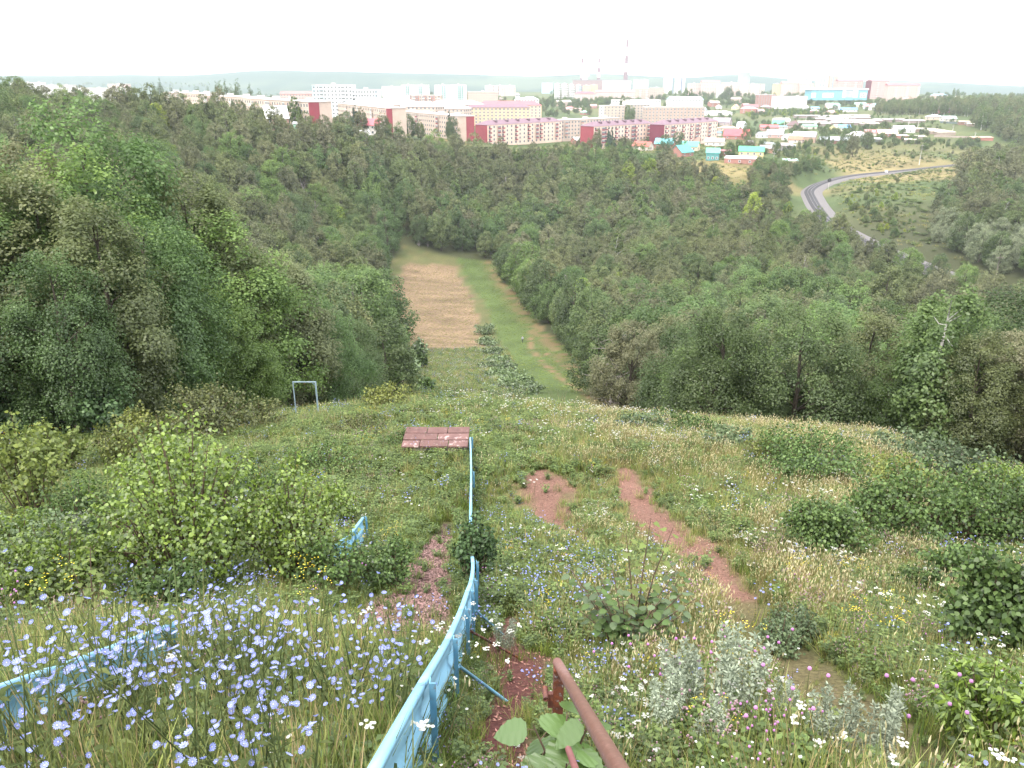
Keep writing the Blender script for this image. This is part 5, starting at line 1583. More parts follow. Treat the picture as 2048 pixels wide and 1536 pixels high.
belt(1780, 1990, 300, 320, 50, 1.0, 3.0, ('maple', 'elm', 'ash'))
belt(690, 1000, 192, 206, 110, 7, 12, K1)
belt(420, 640, 190, 200, 90, 7, 11, K1)
belt(100, 420, 166, 182, 110, 7, 11, K1)
belt(680, 900, 240, 262, 50, 5, 9, ('lime', 'elm', 'maple'))
belt(1100, 1700, 183, 202, 330, 7, 12, K1)
belt(900, 1180, 200, 235, 130, 5, 9, K1)
belt(1150, 1330, 284, 300, 40, 5, 9, ('ash', 'elm', 'lime'))
belt(1560, 2000, 290, 345, 330, 0.5, 1.6, ('maple', 'elm', 'ash', 'bright'))
belt(1650, 1830, 345, 480, 420, 0.5, 1.7, ('maple', 'elm', 'ash', 'bright'))
belt(1230, 1480, 200, 236, 150, 4, 8, K1)
belt(1700, 2000, 222, 262, 130, 2, 5, K1)
scatter('town_greenery', rows, plist, 'hedges, gardens and belts of trees between the houses of the town', 'trees')
# ------------------------------------------------------------------ near things: fences, ramp, handrail, frame, person
M_BLUE = surf('weathered_blue_paint', srgb(92, 144, 172), srgb(108, 156, 180), 3.0, 0.6, 0.1, c3=srgb(112, 110, 108), scale3=26.0)
M_BLUE_L = surf('sun_bleached_blue_sheet', srgb(112, 164, 192), srgb(134, 180, 204), 1.3, 0.55, 0.15, c3=srgb(104, 100, 98), scale3=8.0, thr3=(0.64, 0.74))
M_RUST = surf('rusty_steel', srgb(112, 66, 54), srgb(86, 52, 46), 9.0, 0.65, 0.4, c3=srgb(146, 84, 58), scale3=22.0)
M_RUST_PIPE = surf('worn_brown_handrail', srgb(110, 76, 66), srgb(98, 66, 57), 26.0, 0.42, 0.04, c3=srgb(126, 94, 84), scale3=40.0)
M_RUST_D = surf('dark_flaking_rust', srgb(62, 40, 34), srgb(120, 64, 40), 14.0, 0.8, 0.6, c3=srgb(150, 150, 150), scale3=30.0)


def smooth_ground(x, y):
    return float(H0(np.array([x]), np.array([y]))[0])


def fence(label, path, hgt, post_s, brace=(), group=None):
    """corrugated sheet fence; path is a list of (x, y); post_s are positions along it in path units"""
    P = [np.array([x, y, smooth_ground(x, y)]) for x, y in path]
    e = tag(empty('sheet_fence', tuple(P[0])), label, 'fence', group)
    o0 = P[0]
    cs = [(0.0, 0.03), (0.0, 0.09), (0.022, 0.12), (0.022, 0.17), (0.0, 0.20), (0.0, 0.28), (0.022, 0.31), (0.022, 0.36), (0.0, 0.39), (0.0, 0.47), (0.02, 0.50), (0.02, hgt - 0.03)]
    def at_s(s):
        i = min(int(s), len(P) - 2); f = s - i
        p0, p1, p2, p3 = P[max(i - 1, 0)], P[i], P[i + 1], P[min(i + 2, len(P) - 1)]
        return 0.5 * (2 * p1 + (p2 - p0) * f + (2 * p0 - 5 * p1 + 4 * p2 - p3) * f * f + (3 * p1 - p0 - 3 * p2 + p3) * f ** 3)
    edges = [0.0] + [s for s in post_s if 0 < s < len(P) - 1] + [float(len(P) - 1)]
    for a, b in zip(edges[:-1], edges[1:]):
        n = max(2, int((b - a) * 5))
        V, F = [], []
        for k in range(n + 1):
            s = a + (b - a) * k / n * 0.998
            p = at_s(s); q = at_s(min(s + 0.02, len(P) - 1)); 
            if s + 0.02 > len(P) - 1: q, p2 = p, at_s(s - 0.02); d = p - p2
            else: d = q - p
            nx = np.array([d[1], -d[0], 0]); nx /= np.linalg.norm(nx)      # to the camera's right of the run
            w = 0.008 * sin(s * 9.0)
            for t_ in (0.0, -0.004):
                for (of, z) in cs:
                    V.append(p - o0 + nx * (of + w + t_) + np.array([0, 0, z]))
        m = len(cs)
        for k in range(n):
            for j in range(m - 1):
                a0 = k * 2 * m + j; b0 = (k + 1) * 2 * m + j
                F.append((a0, b0, b0 + 1, a0 + 1)); F.append((a0 + m, a0 + m + 1, b0 + m + 1, b0 + m))
        link('panel', fmesh('panel', V, F, M_BLUE_L), e)
        mb = MB()
        V, F = [], []
        for k in range(n + 1):
            s = a + (b - a) * k / n * 0.998
            p = at_s(s); q = at_s(min(s + 0.02, len(P) - 1)); d = (q - p) if s + 0.02 <= len(P) - 1 else (p - at_s(s - 0.02))
            nx = np.array([d[1], -d[0], 0]); nx /= np.linalg.norm(nx)
            for of, z in ((-0.014, hgt - 0.04), (-0.014, hgt), (0.028, hgt + 0.004), (0.028, hgt - 0.035)):
                V.append(p - o0 + nx * of + np.array([0, 0, z]))
        for k in range(n):
            for j in range(4):
                F.append((k * 4 + j, (k + 1) * 4 + j, (k + 1) * 4 + (j + 1) % 4, k * 4 + (j + 1) % 4))
        F += [(0, 1, 2, 3), (n * 4 + 3, n * 4 + 2, n * 4 + 1, n * 4)]
        link('top_strip', fmesh('top_strip', V, F, M_BLUE_L), e)
    for s in post_s:
        p = at_s(s); q = at_s(min(s + 0.05, len(P) - 1)); d = q - p if np.linalg.norm(q - p) > 1e-4 else p - at_s(s - 0.05)
        ang = atan2(d[1], d[0])
        mb = MB()
        mb.box(-0.02, 0.02, -0.054, -0.048, -0.35, hgt + 0.02); mb.box(-0.026, -0.0205, -0.082, -0.048, -0.35, hgt + 0.02)
        mb.build('post', M_BLUE, e, tuple(p - o0), ang)
    for s, ln in brace:
        p = at_s(s) - o0
        mb = MB(); mb.tube([p + np.array([0.09, 0.0, hgt * 0.62]), p + np.array([0.09 + ln, 0.30, -0.30])], 0.012, 8)
        mb.build('brace', M_BLUE if ln < 0.55 else M_RUST_D, e, smooth=True)
    return e


RF = [(-0.46, 0.7), (-0.46, 1.85), (-0.46, 3.2), (-0.46, 4.59), (-0.46, 5.9), (-0.46, 6.8), (-0.455, 7.4), (-0.50, 8.6), (-0.66, 10.85), (-0.92, 16), (-1.17, 20.3)]
fence('low blue corrugated sheet fence running down the slope beside the handrail', RF, 0.60, [1.0, 2.0, 3.0, 4.0, 5.0, 6.0, 7.0, 8.0, 9.0, 9.97], brace=[(2.98, 0.42), (3.98, 0.62), (4.98, 0.4)])
LF = [(-2.5, 2.0), (-2.5, 3.0), (-2.5, 3.9), (-2.5, 4.8)]
fence('low blue corrugated sheet fence at the left, half hidden behind blue chicory', LF, 0.60, [0.1, 1.0, 2.0, 2.95])
fence('short leaning piece of blue sheet fence among weeds beyond the aspen bushes', [(-2.5, 9.6), (-2.5, 10.8), (-2.56, 12.0)], 0.55, [0.05, 1.0, 1.95])

# take-off ramp of red boards
def ramp():
    M_BOARD = surf('faded_red_boards', srgb(104, 74, 68), srgb(86, 60, 56), 4.0, 0.85, 0.4, c3=srgb(122, 100, 94), scale3=7.0)
    M_BOARD2 = surf('paler_red_boards', srgb(116, 86, 80), srgb(98, 70, 66), 3.0, 0.85, 0.4, c3=srgb(200, 176, 172), scale3=5.0)
    x0, x1, z = -3.03, -1.20, -9.36
    e = tag(empty('jump_ramp', ((x0 + x1) / 2, 20.4, z)), 'ramp deck of faded red boards standing out of the grass', 'ramp')
    w = x1 - x0
    rr = np.random.default_rng(3)
    for r_, cuts in enumerate([[0, 0.34, 0.66, 1.0], [0, 0.52, 1.0], [0, 0.27, 0.7, 1.0]]):
        y0 = 0.62 - 0.43 * (r_ + 1)
        for a, b in zip(cuts[:-1], cuts[1:]):
            mb = MB(); mb.box(-w / 2 + a * w + 0.012, -w / 2 + b * w - 0.012, y0 + 0.02, y0 + 0.40, -0.03, 0.012 + rr.uniform(-0.006, 0.01))
            o = mb.build('board', M_BOARD if rr.random() < 0.6 else M_BOARD2, e); o.rotation_euler = (rr.uniform(-0.015, 0.02) + 0.02, rr.uniform(-0.01, 0.01), 0)
    mb = MB(); mb.box(-w / 2 + 0.05, w / 2 - 0.05, -0.60, -0.52, -0.16, -0.05); mb.box(-w / 2 + 0.05, w / 2 - 0.05, 0.45, 0.53, -0.16, -0.05)
    mb.build('crossbeam', M_WOOD_D, e)
    for sx in (-1, 1):
        for yy in (-0.56, 0.49):
            mb = MB(); mb.box(sx * (w / 2 - 0.1) - 0.05, sx * (w / 2 - 0.1) + 0.05, yy - 0.05, yy + 0.05, -1.6, -0.17); mb.build('post', M_WOOD_D, e)
ramp()

# rusty handrail
def handrail():
    zr = lambda d: -1.80 - (d - 1.68) * 0.665
    xr = lambda d: 0.305 - (d - 1.68) * 0.016
    g = Hs(xr(3.76), 3.76)
    e = tag(empty('handrail', (xr(3.76), 3.76, g)), 'rusty brown steel pipe handrail descending from the viewer', 'handrail')
    o0 = np.array([xr(3.76), 3.76, g])
    V3 = lambda d, dz=0: np.array([xr(d), d, zr(d) + dz]) - o0
    mb = MB(); mb.tube([V3(d) for d in (0.55, 1.2, 2.0, 3.0, 3.86)], 0.0285, 20); mb.tube([V3(3.86), V3(3.868)], [0.0285, 0.024], 20); mb.build('top_rail', M_RUST_PIPE, e, smooth=True)
    mb = MB(); mb.tube([V3(d, -0.27) + np.array([-0.04, 0, 0]) for d in (0.6, 1.6, 2.4, 3.05)], 0.0145, 14); mb.build('lower_rail', surf('reddish_thin_pipe', srgb(128, 78, 76), srgb(112, 66, 64), 8, 0.5), e, smooth=True)
    top = V3(3.76)[2] - 0.02
    mb = MB(); mb.box(-0.03, 0.03, -0.03, 0.03, -0.4, top); mb.build('post', M_RUST_D, e)
    mb = MB(); mb.box(-0.06, -0.0305, -0.028, 0.0, top - 0.27, top - 0.17); mb.build('bracket', M_RUST, e)
    mb = MB(); mb.tube([(-0.075, -0.07, top - 0.17), (-0.075, 0.03, top - 0.17)], 0.016, 12); mb.tube([(-0.075, -0.0705, top - 0.17), (-0.075, -0.073, top - 0.17)], 0.010, 12); mb.build('pipe_stub', M_RUST, e, smooth=True)
    p = Hs(xr(0.9), 0.9) - o0[2]
    mb = MB(); mb.box(xr(0.9) - o0[0] - 0.03, xr(0.9) - o0[0] + 0.03, 0.87 - o0[1], 0.93 - o0[1], p - 0.4, V3(0.9)[2] - 0.02); mb.build('post', M_RUST_D, e)
handrail()

# blue gate frame on the left
def gate_frame():
    d = 30.5; tl, tr_ = at(586, 767, d), at(631, 765, d)
    pr = np.array([tr_[0], d, Hs(tr_[0], d)])
    w = tr_[0] - tl[0]; zt = tr_[2]
    xl = tl[0]; zl = Hs(xl, d)
    e = tag(empty('pipe_frame', (tr_[0], d, pr[2])), 'pale blue metal frame of two posts and a crossbar by the left wood', 'frame')
    h = zt - pr[2]
    mf = surf('chalky_blue_paint', srgb(140, 160, 168), srgb(112, 132, 142), 4, 0.7, c3=srgb(170, 170, 168), scale3=8)
    mb = MB(); mb.box(-0.028, 0.028, -0.028, 0.028, -0.5, h); mb.build('post', mf, e)
    mb = MB(); mb.box(-w - 0.02, -w + 0.02, -0.02, 0.02, zl - pr[2] - 0.6, h - 0.02); mb.build('post', mf, e)
    mb = MB(); mb.box(-w - 0.02, 0.028, -0.02, 0.02, h + 0.002, h + 0.045); mb.build('crossbar', mf, e)
    mb = MB(); mb.tube([(-0.15, 0, h), (0, 0, h - 0.16)], 0.012, 6); mb.build('gusset', mf, e)
    mb = MB(); mb.tube([(-w * 0.5, 0, h), (-w * 0.5, 0, h - 0.09)], 0.015, 6); mb.build('hook', M_RUST, e)
gate_frame()

# walker on the grassy track
def person():
    g = ground_at(1045, 686)
    me = bpy.data.meshes.new('body')
    J = [(0, 0, 0.95), (0, 0.01, 1.18), (0, 0.0, 1.40), (0, -0.02, 1.50), (0, -0.04, 1.60), (0, -0.05, 1.72),
         (0.10, 0, 0.90), (0.12, 0.10, 0.50), (0.12, -0.02, 0.08), (0.12, 0.12, 0.03), (-0.10, 0, 0.90), (-0.12, -0.12, 0.50), (-0.12, -0.30, 0.12), (-0.12, -0.18, 0.05),
         (0.19, 0, 1.40), (0.26, -0.08, 1.14), (0.24, 0.08, 0.92), (0.24, 0.12, 0.84), (-0.19, 0, 1.40), (-0.26, 0.08, 1.14), (-0.24, 0.24, 0.96), (-0.24, 0.29, 0.89)]
    E = [(0, 1), (1, 2), (2, 3), (3, 4), (4, 5), (0, 6), (6, 7), (7, 8), (8, 9), (0, 10), (10, 11), (11, 12), (12, 13), (2, 14), (14, 15), (15, 16), (16, 17), (2, 18), (18, 19), (19, 20), (20, 21)]
    R = [0.15, 0.145, 0.155, 0.055, 0.095, 0.085, 0.095, 0.065, 0.045, 0.045, 0.095, 0.065, 0.045, 0.045, 0.06, 0.045, 0.035, 0.032, 0.06, 0.045, 0.035, 0.032]
    me.from_pydata(J, E, [])
    m, t, out = new_mat('walker_clothes_and_skin')
    bs = N(t, 'ShaderNodeBsdfPrincipled', Roughness=0.9)
    sx = N(t, 'ShaderNodeSeparateXYZ'); t.links.new(N(t, 'ShaderNodeTexCoord').outputs['Object'], sx.inputs[0])
    dv = N(t, 'ShaderNodeMath', operation='DIVIDE'); dv.inputs[1].default_value = 2.0; t.links.new(sx.outputs[2], dv.inputs[0])
    cr = N(t, 'ShaderNodeValToRGB'); cr.color_ramp.interpolation = 'CONSTANT'
    el = cr.color_ramp.elements
    for k, (p, c) in enumerate([(0.0, (0.02, 0.02, 0.02)), (0.06, (0.035, 0.035, 0.045)), (0.47, (0.42, 0.42, 0.46)), (0.75, (0.42, 0.27, 0.2)), (0.845, (0.62, 0.6, 0.56))]):
        if k >= 2: el.new(p)
        el[k].position = p; el[k].color = (*c, 1)
    t.links.new(dv.outputs[0], cr.inputs[0]); t.links.new(cr.outputs[0], bs.inputs['Base Color']); t.links.new(bs.outputs[0], out.inputs[0])
    me.materials.append(m)
    o = link('person', me, None, tuple(g + np.array([0, 0, 0.02])), (0, 0, 0.25))
    sk = o.modifiers.new('skin', 'SKIN')
    if not me.skin_vertices: bpy.context.view_layer.objects.active = o
    for v, r_ in zip(me.skin_vertices[0].data, R): v.radius = (r_, r_ * 0.85)
    me.skin_vertices[0].data[0].use_root = True
    sb = o.modifiers.new('smooth', 'SUBSURF'); sb.levels = sb.render_levels = 1
    tag(o, 'person in pale top, dark trousers and light cap walking on the grassy track', 'person')
person()

# ------------------------------------------------------------------ near plants
def hexleaf(P, Nn, L, W, r, dirs=None):
    n = len(P)
    Nn = Nn / (np.linalg.norm(Nn, axis=1, keepdims=True) + 1e-9)
    T = r.normal(size=(n, 3)) if dirs is None else dirs
    T = T - (T * Nn).sum(1, keepdims=True) * Nn
    T /= np.linalg.norm(T, axis=1, keepdims=True) + 1e-9
    S = np.cross(Nn, T); L = np.asarray(L, float).reshape(-1, 1) * np.ones((n, 1))
    V = np.empty((n, 6, 3))
    V[:, 0] = P
    V[:, 1] = P + T * L * 0.22 + S * L * W * 0.5 - Nn * L * 0.06
    V[:, 2] = P + T * L * 0.6 + S * L * W * 0.42 - Nn * L * 0.12
    V[:, 3] = P + T * L - Nn * L * 0.28
    V[:, 4] = P + T * L * 0.6 - S * L * W * 0.42 - Nn * L * 0.12
    V[:, 5] = P + T * L * 0.22 - S * L * W * 0.5 - Nn * L * 0.06
    return V.reshape(-1, 3), np.arange(n * 6).reshape(n, 6)


def bush_mesh(seed, h, R, leaf, n, lmat, nst=26, W=0.85, tips=0.0, upright=0.6):
    """many stems rising from the root, leaves set along them"""
    r = np.random.default_rng(seed)
    mb = MB()
    PP, NN, TT_ = [], [], []
    per = max(6, n // nst)
    for s in range(nst):
        a = r.random() * 2 * pi; q = sqrt(r.random())
        tip = np.array([cos(a) * q * R, sin(a) * q * R, h * (0.62 + 0.38 * r.random()) * (1 - 0.42 * q * q)])
        root = np.array([cos(a) * q * R * 0.25, sin(a) * q * R * 0.25, -0.05])
        mid = root * 0.45 + tip * 0.55 + np.array([0, 0, h * 0.12])
        mb.tube([root, mid, tip], [0.006 + 0.004 * h, 0.004 + 0.003 * h, 0.0018], 4, 0, cap=False)
        f = 0.16 + 0.84 * r.random(per) ** 0.75
        base = np.where(f[:, None] < 0.5, root + (mid - root) * f[:, None] * 2, mid + (tip - mid) * (f[:, None] * 2 - 1))
        sp = R * (0.24 - 0.12 * f[:, None]) * (0.5 + r.random((per, 1)))
        off = r.normal(size=(per, 3)); off[:, 2] *= 0.6
        PP.append(base + off * sp * 0.62)
        o_ = base.copy(); o_[:, 2] = 0
        NN.append(np.array([0, 0, upright]) + r.normal(size=(per, 3)) * 0.5 + o_ / (R + 1e-6) * 0.4 + off * 0.25)
        TT_.append(off + np.array([0, 0, -0.4]))
    P, Nn, T = np.concatenate(PP), np.concatenate(NN), np.concatenate(TT_)
    P[:, 2] = np.maximum(P[:, 2], 0.01)
    V, F = hexleaf(P, Nn, leaf * (0.65 + 0.7 * r.random(len(P))), W, r, T)
    fol = fmesh('foliage', V, F, lmat, rnd=np.repeat(r.random(len(P)), 6))
    return fol, mb.mesh('stems', M_TWIG)


M_TWIG = surf('twig_bark', (0.13, 0.085, 0.055), (0.09, 0.06, 0.04), 10, 0.9)
B_ASPEN = leafm('aspen_leaves', [(0.135, 0.205, 0.030), (0.14, 0.205, 0.034)], vary=0.62, trans=0.35, gloss=0.06)
B_GREEN = leafm('shrub_leaves', [(0.075, 0.125, 0.035), (0.090, 0.145, 0.040)], vary=0.6, trans=0.3)
B_DEEP = leafm('deep_green_leaves', [(0.055, 0.100, 0.035), (0.062, 0.11, 0.04)], vary=0.6, trans=0.25)
B_YELL = leafm('yellowish_shrub_leaves', [(0.14, 0.17, 0.04), (0.16, 0.18, 0.045)], vary=0.6, trans=0.3)
B_GREY = leafm('blue_green_leaves', [(0.095, 0.135, 0.065), (0.105, 0.145, 0.07)], vary=0.5, trans=0.25)
B_MAPLE = leafm('sapling_leaves', [(0.14, 0.19, 0.045), (0.16, 0.20, 0.05)], vary=0.5, trans=0.35)
B_OLIVE = leafm('olive_shrub_leaves', [(0.11, 0.12, 0.045), (0.10, 0.12, 0.04)], vary=0.55, trans=0.25)
B_SILVER = leafm('silver_wormwood', [(0.30, 0.34, 0.25), (0.26, 0.30, 0.22)], vary=0.35, trans=0.15, gloss=0)
B_BURD = leafm('broad_knotweed_leaves', [(0.125, 0.18, 0.075), (0.14, 0.195, 0.085)], vary=0.5, trans=0.25, gloss=0.06)


def bush(label, px, py, wpx, hpx, leaf, n, lm, name='bush', cat='bush', group=None, nst=26, W=0.85, deep=0.75, g=None, upright=0.6):
    g = ground_at(px, py) if g is None else g
    zc = zc_of(g)
    R = 0.5 * wpx / FPX * zc
    dep = PITCH + math.atan((py - CY) / FPX)
    h = 1.36 * max(0.3, (hpx / FPX * zc - R * deep * sin(dep) * 0.5) / cos(dep))
    if leaf < 0.2 and leaf not in (0.046, 0.044): leaf, n = leaf * 0.78, int(n * 1.5)
    fol, stm = bush_mesh(int(px * 7 + py), h, R, leaf, n, lm, nst, W, upright=upright)
    e = tag(empty(name, (g[0], g[1] + R * deep * 0.25, Hs(g[0], g[1] + R * deep * 0.25))), label, cat, group)
    link('foliage', fol, e); link('stems', stm, e)
    return e


bush('large aspen thicket with round yellow-green leaves beyond the left fence', 370, 1185, 380, 280, 0.046, 9000, B_ASPEN, 'aspen_bush', nst=60)
bush('aspen bush spreading right of the large aspen thicket', 590, 1175, 260, 215, 0.044, 5200, B_ASPEN, 'aspen_bush', nst=40)
bush('dark low shrub at the foot of the aspen bushes near the chips', 660, 1195, 150, 120, 0.05, 1500, B_GREEN, nst=26)
bush('round green bush left of the pinkish wood-chip path', 780, 1175, 140, 90, 0.045, 1800, B_GREEN, nst=26)
bush('dark leafy bush growing against the blue fence line', 946, 1178, 100, 118, 0.055, 1700, B_DEEP, nst=22)
bush('pale yellow-green maple saplings at the far left edge', 60, 1045, 160, 170, 0.10, 1500, B_MAPLE, 'maple_sapling', nst=24)
bush('maple saplings with yellowish tips above the far left ones', 110, 960, 120, 110, 0.11, 900, B_MAPLE, 'maple_sapling', nst=20)
bush('low grey-green weeds thicket in the left bottom corner behind the chicory', 90, 1180, 240, 130, 0.05, 2200, B_GREY, nst=30)
bush('deep green elder shrub below the big left trees', 190, 880, 170, 110, 0.16, 1600, B_DEEP, nst=26)
bush('deep green shrub at the left border under the trees', 40, 870, 150, 90, 0.15, 1300, B_DEEP, nst=22)
bush('broad olive shrub in front of the left trees', 400, 878, 240, 100, 0.10, 3000, B_OLIVE, nst=44)
bush('yellow-tipped shrub left of the olive shrub', 290, 885, 100, 70, 0.10, 900, B_YELL, nst=18)
bush('small olive shrub between the broad olive shrub and the blue frame', 520, 862, 120, 60, 0.09, 1200, B_OLIVE, nst=22)
bush('light green shrub right of the blue frame', 700, 818, 110, 50, 0.12, 900, B_GREEN, nst=20)
bush('yellow-green shrub on the brow left of the ramp', 775, 822, 110, 52, 0.11, 900, B_YELL, nst=20)
bush('round dark green bush standing alone on the right meadow', 1652, 1125, 190, 112, 0.055, 4200, B_GREEN, nst=50)
bush('wide dark bush on the right brow with yellow shoots', 1630, 968, 250, 100, 0.07, 4200, B_GREEN, nst=56)
bush('yellowish bush to the left of the wide dark bush', 1530, 930, 90, 60, 0.07, 900, B_YELL, nst=18)
bush('large leafy bush in the right middle below the trees', 1850, 1095, 290, 150, 0.065, 5200, B_GREEN, nst=64)
bush('bush at the right border above the bramble', 2000, 1105, 230, 140, 0.065, 4000, B_GREEN, nst=50)
bush('yellowish bush behind the large right bush', 1790, 1000, 160, 80, 0.07, 1500, B_YELL, nst=26)
bush('grey-green elder bush behind the right bushes', 1930, 985, 240, 90, 0.10, 2200, B_GREY, nst=40)
bush('blue-green elder tops at the right brow', 1810, 925, 150, 62, 0.12, 1100, B_GREY, nst=26)
bush('dark bramble mound at the lower right border', 1975, 1340, 230, 190, 0.058, 4200, B_GREEN, nst=50)
bush('small dark shrub left of the bramble mound', 1845, 1205, 110, 62, 0.045, 1400, B_GREEN, nst=22)
bush('bright green fern-like bush in the lower right corner', 1985, 1530, 240, 170, 0.05, 3600, B_ASPEN, nst=50, W=0.4)
bush('low grassy green shrub right of the clover patch', 1560, 1310, 110, 60, 0.03, 900, B_GREY, nst=22)
bush('pale green shrub on the brow right of the brown track', 1290, 868, 120, 44, 0.10, 900, B_GREY, nst=22)
bush('small green shrub on the right brow, second from the track', 1390, 880, 120, 46, 0.09, 900, B_GREEN, nst=22)
bush('soft green shrub on the right brow, third from the track', 1465, 900, 110, 50, 0.09, 900, B_GREY, nst=22)
bush('grey-violet clover mound on the right meadow', 1590, 1290, 120, 70, 0.03, 1200, B_GREY, nst=26)
for lb_, px_, py_, w_, h_, lf_, n_, lm_ in [('big bright green bush close behind the left fence', 110, 1235, 260, 160, 0.055, 3600, B_ASPEN), ('green weedy bush behind the right end of the left fence', 330, 1235, 200, 110, 0.05, 2400, B_GREEN), ('weeds growing up in front of the ramp', 850, 906, 80, 34, 0.05, 800, B_GREEN), ('bright green bush above the aspen thicket at the left', 330, 1010, 220, 120, 0.075, 2600, B_ASPEN), ('yellow-green bush between the aspen thicket and the olive shrub', 250, 935, 170, 90, 0.085, 1800, B_YELL), ('bushy green weeds left of the aspen thicket', 150, 1105, 190, 130, 0.055, 2600, B_GREEN), ('fresh green bush at the left border above the left fence', 40, 1150, 180, 110, 0.06, 2200, B_ASPEN), ('low green bush right of the upper aspen bushes', 520, 1010, 170, 75, 0.06, 1800, B_GREEN), ('weedy green mound midway between aspen bush and ramp', 640, 960, 190, 60, 0.06, 1800, B_GREEN), ('green bush beside the short leaning fence piece', 670, 1060, 120, 90, 0.06, 1500, B_ASPEN), ('tall weeds overgrowing the left end of the ramp', 800, 903, 90, 45, 0.05, 1000, B_GREEN), ('tall weeds left of the ramp under the brow', 720, 880, 130, 48, 0.06, 1200, B_OLIVE), ('soft green thicket on the brow right of the ramp', 1010, 812, 120, 36, 0.08, 1100, B_GREY), ('pale weeds on the brow above the dirt patch', 1120, 822, 130, 36, 0.07, 1100, B_GREY), ('green weeds on the brow left of the ramp', 880, 812, 110, 34, 0.07, 1000, B_GREEN), ('small shrub on the right brow, fourth from the track', 1340, 855, 90, 36, 0.08, 700, B_GREEN), ('tall fresh green weeds at the right border below the elder', 2010, 1010, 150, 80, 0.07, 1500, B_ASPEN), ('leafy green mound left of the large right bush', 1740, 1065, 120, 80, 0.06, 1600, B_GREEN), ('leafy green mound above the bramble', 1920, 1190, 170, 90, 0.055, 2000, B_GREEN)]:
    bush(lb_, px_, py_, w_, h_, lf_, n_, lm_, nst=34)
# knotweed strip down the clearing
for i, (px, py, w, h) in enumerate([(972, 668, 40, 36), (975, 690, 42, 30), (985, 712, 40, 30), (998, 728, 42, 30), (1008, 742, 46, 32), (1018, 756, 60, 34), (995, 758, 46, 30), (1035, 772, 60, 34), (1005, 778, 60, 34), (1040, 786, 70, 36), (978, 740, 34, 24)]):
    bush(['broad-leaved knotweed clump at the top end of the strip', 'broad-leaved knotweed clump in the strip beside the mown field'][min(i, 1)], px, py, w * 1.35, h * 0.52, 0.34, 1100, B_BURD, 'knotweed_clump', 'plant', 'knotweed strip along the clearing', nst=22, W=0.7, upright=0.4)
# shrubs along the lower meadow's left border
for i, (px, py, w, h) in enumerate([(815, 770, 60, 60), (780, 790, 70, 60), (745, 800, 60, 55), (835, 740, 40, 40), (838, 715, 34, 34), (850, 785, 40, 26)]):
    bush('soft green shrub at the left border of the lower meadow', px, py, w, h, 0.42, 520, B_GREEN if i % 2 else B_BURD, 'shrub', 'shrub', 'shrubs at the left border of the lower meadow', nst=22)


# saplings whose leaves can be told apart ------------------------------------
def leaf_part(L, W, lm, lobes=False):
    mb = MB()
    if lobes:   # five-pointed maple leaf
        pts = [(0, 0), (0.18, 0.02), (0.42, -0.06), (0.34, 0.16), (0.52, 0.34), (0.26, 0.40), (0.24, 0.62), (0.0, 0.92)]
    else:       # broad toothed leaf
        pts = [(0, 0), (0.22, -0.04), (0.42, 0.10), (0.50, 0.30), (0.45, 0.52), (0.30, 0.74), (0.13, 0.90), (0.0, 1.0)]
    if not lobes:      # toothed edge, pleated between the side veins
        fine = []
        for k in range(len(pts) - 1):
            (xa, ya), (xb, yb) = pts[k], pts[k + 1]
            fine += [(xa, ya, 0.0), ((xa + xb) / 2 * 0.94, (ya + yb) / 2, -0.022)]
        pts = fine + [(pts[-1][0], pts[-1][1], 0.0)]
    else:
        pts = [(x, y, 0.0) for x, y in pts]
    ple = [p[2] for p in pts]; pts = [p[:2] for p in pts]
    for sgn in (1, -1):
        vs = [(sgn * x * L * W, y * L, -0.10 * L * (y ** 2) - 0.30 * L * x * x + 0.12 * L * x + q_ * L) for (x, y), q_ in zip(pts, ple)]
        mid = [(0, y * L, -0.10 * L * (y ** 2)) for _, y in pts]
        n = len(pts)
        v = vs + mid[1:-1]
        fs = []
        for k in range(n - 1):
            a, b = k, k + 1
            ma = 0 if k == 0 else n - 1 + k
            mb_ = n - 1 if k == n - 2 else n + k
            f = [a, b] + ([mb_] if mb_ != b else []) + ([ma] if ma not in (a, mb_) else [])
            if len(set(f)) >= 3: fs.append(tuple(f if sgn > 0 else f[::-1]))
        mb.add(v, fs, 0, 0.5)
    return mb.mesh('leaf', lm, smooth=False)


def leafy_plant(name, label, cat, g, stems, meshes, seed, spread=0.35, petiole=0.06, droop=0.3):
    """stems: (tip offset xyz, leaves); every leaf is a part of its own"""
    r = np.random.default_rng(seed)
    e = tag(empty(name, tuple(g)), label, cat)
    mb = MB()
    for tip, n, s0, s1 in stems:
        tip = np.array(tip, float)
        mid = tip * 0.5 + np.array([0, 0, tip[2] * 0.1])
        mb.tube([(0, 0, -0.08), mid, tip], [0.009, 0.006, 0.003], 6, cap=False)
        for k in range(n):
            f = 0.25 + 0.75 * (k + 0.5) / n
            p = (mid * f * 2) if f < 0.5 else mid + (tip - mid) * (f * 2 - 1)
            az = k * 2.4 + r.uniform(-0.4, 0.4)
            s = s1 + (s0 - s1) * (1 - f) + r.uniform(-0.1, 0.1) * s0
            q = p + np.array([cos(az), sin(az), 0.25]) * petiole * s
            mb.tube([p, q], [0.0028, 0.0018], 4, cap=False)
            link('leaf', meshes[int(r.integers(len(meshes)))], e, tuple(q), (r.uniform(-0.35, 0.15) - droop * 0.3, r.uniform(-0.3, 0.3), az - pi / 2), s)
    link('stems', mb.mesh('stems', M_TWIG, smooth=True), e)
    return e


